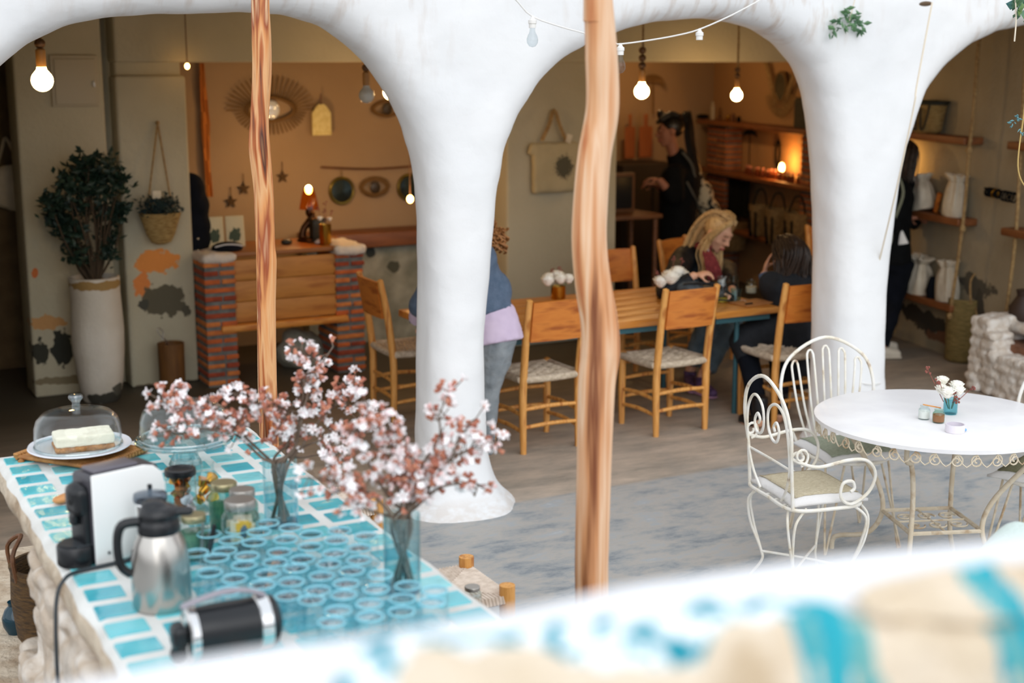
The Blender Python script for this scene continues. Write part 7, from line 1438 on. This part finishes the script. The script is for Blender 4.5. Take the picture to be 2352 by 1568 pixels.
for k in range(120):
    a = Vector((rr.gauss(0, 1), rr.gauss(0, 1), rr.gauss(0, 1))).normalized(); c = PH(0, -.03, .02) + a * .1
    if (c - PH(0, .09, -.02)).length < .085: continue
    ex_ = a.orthogonal().normalized(); ey_ = a.cross(ex_); g.tube([c + ex_ * .022 * math.cos(i * .9) + ey_ * .022 * math.sin(i * .9) + Vector((0, 0, -.008 * i)) for i in range(9)], .0065, 5)
for k in range(40): c = PH(rr.uniform(-.09, .09), -.1, -.04) + W3(rr.uniform(0, .05), rr.uniform(-.08, 0), 0); g.tube([c + Vector((.02 * math.cos(i * .9), .02 * math.sin(i * .9), -.009 * i)) for i in range(9)], .0065, 5)
g.ell(PH(0, -.03, .03), (.088, .1, .1), Mh); g.build('curly_hair', M_curl, t, w=True)
# ---- 4 standing shopper in black with a spotted backpack
Y4 = 10.9
def a4(x, y, dy=0): return at(x, y, Y4 + dy)
S4 = 1.2; hc = a4(1538, 304); f = W3(-.97, -.12, .12); u = W3(-.05, 1, 0)
t = T('person', 'person in black with long dark ponytail, standing in profile by the shop shelves', 'person', (a4(1560, 700).x, Y4, 0))
g = G(); Mh, PH = headg(g, hc, f, u, S4); ch_ = a4(1562, 420); pel = a4(1560, 560); wa = a4(1556, 500)
limb(g, [hc - Vector((0, 0, .05)), a4(1548, 352), ch_ + Vector((0, 0, .16))], [.058, .058, .085]); limb(g, [ch_ + Vector((0, 0, .08)), ch_, wa, pel], [.14, .165, .14, .165])
shA, shB = a4(1548, 398, -.16), a4(1572, 398, .16); elA = a4(1548, 480, -.2); wrA = a4(1515, 413, -.2) + Vector((0, 0, -.0)); elA = a4(1552, 455, -.22); wrB = a4(1510, 425, .1); elB = a4(1560, 465, .2)
limb(g, [shA, elA, wrA], [.07, .054, .034]); limb(g, [shB, elB, wrB], [.07, .054, .034]); handg(g, wrA, W3(-.9, .05, .1), W3(0, -.9, 0), 1.15, .7, -1); handg(g, wrB, W3(-.9, .1, 0), W3(0, -1, 0), 1.1, .6, 1)
kx = (a4(1562, 640, -.1), a4(1560, 640, .1))
for s_, kn in zip((-1, 1), kx):
    kn.z = .52; an_ = Vector((kn.x + .02, kn.y, .09)); limb(g, [pel + Vector((0, s_ * .1, -.03)), kn, kn.lerp(an_, .5), an_, an_ + Vector((-.03, 0, -.06)), an_ + W3(-.16, 0, 0) + Vector((0, 0, -.065))], [.12, .072, .062, .045, .042, .032])
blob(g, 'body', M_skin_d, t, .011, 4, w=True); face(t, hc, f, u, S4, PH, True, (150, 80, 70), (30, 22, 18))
g = G(); limb(g, [a4(1550, 350), ch_ + Vector((0, 0, .17)), ch_ + Vector((0, 0, .1)), ch_, wa, pel, pel + Vector((0, 0, -.18))], [.085, .12, .175, .2, .175, .195, .2]); limb(g, [ch_.lerp(shA, .5), shA, elA, elA.lerp(wrA, .6)], [.1, .095, .078, .06]); limb(g, [ch_.lerp(shB, .5), shB, elB, elB.lerp(wrB, .6)], [.1, .095, .078, .06]); blob(g, 'black_jacket', M_blk, t, .016, 4, w=True, nz=.006, nsc=8)
g = G()
for s_, kn in zip((-1, 1), kx): an_ = Vector((kn.x + .02, kn.y, .09)); limb(g, [pel + Vector((0, s_ * .1, 0)), kn, an_], [.15, .1, .08])
blob(g, 'dark_trousers', mat('dark_denim', (20, 28, 36), .9), t, .015, 3, w=True)
grp = []
for k in range(9):
    a = rad(-90 + 180 * k / 8); grp.append(([PH(.07 * math.sin(a), .07, .1), PH(.08 * math.sin(a), .0, .13), PH(.07 * math.sin(a), -.07, .11), PH(0, -.115, .09)], 16, .008, .006))
tail = [PH(0, -.115, .1), PH(0, -.16, .11), a4(1585, 320), a4(1596, 370), a4(1604, 410), a4(1604, 440)]
grp.append((tail, 70, .014, .02)); g = G()
bun = PH(0, .055, .15)
hair_strands(t, grp, M_blkh, .006, cap=[(PH(0, -.03, .045), (.086 * S4, .097 * S4, .092 * S4), Mh), (bun, (.035, .035, .035), Mh), (PH(0, .03, .13), (.05, .06, .03), Mh)], seed=12)
bpk = a4(1622, 468); tb_ = T('spotted_backpack', 'cream backpack with black animal spots hanging behind the person in black', 'backpack', (bpk.x, bpk.y, bpk.z))
g = G(); q = Vector(tb_.location); g.ell(a4(1614, 450) - q, (.1, .12, .15)); g.ell(a4(1628, 500) - q, (.11, .14, .2)); g.ell(a4(1634, 545) - q, (.1, .12, .14)); g.ell(a4(1602, 415) - q, (.05, .09, .09))
blob(g, 'backpack_body', mat('spotted_cloth', (16, 22, 26), .85, c2=[(16, 22, 26), (168, 158, 132), (178, 168, 142)], scale=17, lo=.40, hi=.47, detail=1), tb_, .013, 4)
g = G(); g.tube([a4(1568, 350, -.18) - q, a4(1590, 380, -.2) - q, a4(1600, 430, -.14) - q], .012, 6, k=4, flat=.4); g.tube([a4(1578, 418, -.22) - q, a4(1592, 445, -.2) - q, a4(1608, 480, -.1) - q], .011, 6, k=3, flat=.4); g.build('strap', mat('dim_strap', (92, 92, 84), .7), tb_)
# ---- 5 person standing at the rope shelves behind the right column
p5 = gz(2048, 800); 
def a5(x, y, o=0.0):
    d = ray(x, y); n_ = Vector((_F.x, _F.y, 0)).normalized(); t_ = (n_.dot(p5) + o) / n_.dot(d); return _C + d * t_
hc = a5(2076, 365); f = W3(.80, -.18, -.55); u = W3(0, 1, .1)
t = T('person', 'dark-haired person in dark clothes standing at the rope shelves beside the right column', 'person', (p5.x, p5.y, 0))
g = G(); Mh, PH = headg(g, hc, f, u, 1.12); ch_ = a5(2052, 455); pel = a5(2045, 600); wa = a5(2048, 530)
limb(g, [hc - Vector((0, 0, .05)), a5(2060, 402), ch_ + Vector((0, 0, .14))], [.052, .052, .08]); limb(g, [ch_ + Vector((0, 0, .06)), ch_, wa, pel], [.13, .145, .125, .15])
shA, shB = a5(2080, 425, .12), a5(2025, 425, -.1); elA = a5(2092, 510, .12); wrA = a5(2118, 480, .18); elB = a5(2040, 515, -.18); wrB = a5(2090, 500, -.02)
limb(g, [shA, elA, wrA], [.062, .046, .03]); limb(g, [shB, elB, wrB], [.062, .046, .03]); handg(g, wrA, W3(.9, .1, -.2), W3(0, -1, 0), 1, .5, 1); handg(g, wrB, W3(.9, 0, -.2), W3(0, -1, 0), 1, .5, -1)
an1, an2 = gz(2026, 798, .09), gz(2020, 780, .09)
for s_, an_ in ((.07, an1), (-.07, an2)): kn = a5(2040, 690, 0) + _R * s_ * .5; limb(g, [pel + _R * s_, kn, kn.lerp(an_, .5), an_, an_ + Vector((0, 0, -.055)), an_ + W3(.13, 0, 0) + Vector((0, 0, -.06))], [.105, .065, .056, .038, .036, .028])
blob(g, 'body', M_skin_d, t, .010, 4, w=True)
g = G(); limb(g, [ch_ + Vector((0, 0, .17)), ch_ + Vector((0, 0, .06)), ch_, wa, pel], [.085, .15, .165, .15, .17]); limb(g, [ch_.lerp(shA, .5), shA, elA, elA.lerp(wrA, .6)], [.09, .085, .07, .055]); limb(g, [ch_.lerp(shB, .5), shB, elB, elB.lerp(wrB, .6)], [.09, .085, .07, .055]); limb(g, [pel + _R * .08 + Vector((0, 0, .1)), a5(2078, 590, .0)], [.06, .03]); blob(g, 'dark_cardigan', M_blk, t, .014, 4, w=True, nz=.008, nsc=8)
g = G(); g.tube([a5(2070, 530, -.15), a5(2074, 560, -.15)], [.012, .045], 10, flat=.4, dome=False); g.build('shirt_tail', M_white, t, w=True)
g = G()
for s_, an_ in ((.07, an1), (-.07, an2)): kn = a5(2040, 690, 0) + _R * s_ * .5; limb(g, [pel + _R * s_, kn, kn.lerp(an_, .5), an_ + Vector((0, 0, .02))], [.13, .088, .07, .055])
g.ell(pel, (.16, .15, .13)); blob(g, 'dark_trousers', M_navy, t, .013, 3, w=True, nz=.006, nsc=10)
for an_ in (an1, an2):
    g = G(); g.tube([an_ + Vector((0, 0, -.02)), an_ + W3(.04, 0, 0) + Vector((0, 0, -.04)), an_ + W3(.14, 0, 0) + Vector((0, 0, -.055))], [.046, .043, .03], 12, k=3); g.tube([an_ + Vector((0, 0, -.078)) - _R * .03, an_ + Vector((0, 0, -.078)) + _R * .15], [.044, .036], 10, flat=.25, up=Vector((0, 0, 1))); blob(g, 'white_sneaker', mat('off_white_canvas', (206, 198, 182), .8), t, .008, 2, w=True)
grp = []
for k in range(10): a = rad(-100 + 200 * k / 9); x0, y0 = .084 * math.sin(a), -.088 * math.cos(a); grp.append(([PH(0, .02, .125), PH(x0, y0, .07), PH(x0 * 1.15, y0 * 1.15, -.05), PH(x0 * 1.1, y0 * 1.15, -.15)], 20, .007, .012))
hair_strands(t, grp, M_brown, .005, cap=[(PH(0, -.02, .03), (.086 * 1.12, .096 * 1.12, .092 * 1.12), Mh)], seed=14)
sb = T('shoulder_bag', 'cream canvas shoulder bag on the back of the person at the rope shelves', 'bag', tuple(a5(2026, 530, -.16))); q = Vector(sb.location); g = G(); g.ell(a5(2026, 545, -.18) - q, (.1, .07, .13)); g.ell(a5(2030, 510, -.18) - q, (.08, .06, .1)); blob(g, 'bag_body', mat('sage_canvas', (128, 132, 112), .9), sb, .012, 3); g = G(); g.tube([a5(2060, 395, -.1) - q, a5(2075, 440, -.17) - q, a5(2060, 490, -.2) - q, a5(2042, 530, -.2) - q], .012, 6, k=4, flat=.4); g.build('strap', mat('sage_canvas', (0, 0, 0)), sb)
# join everything that has the same look of cable for the shirt: none
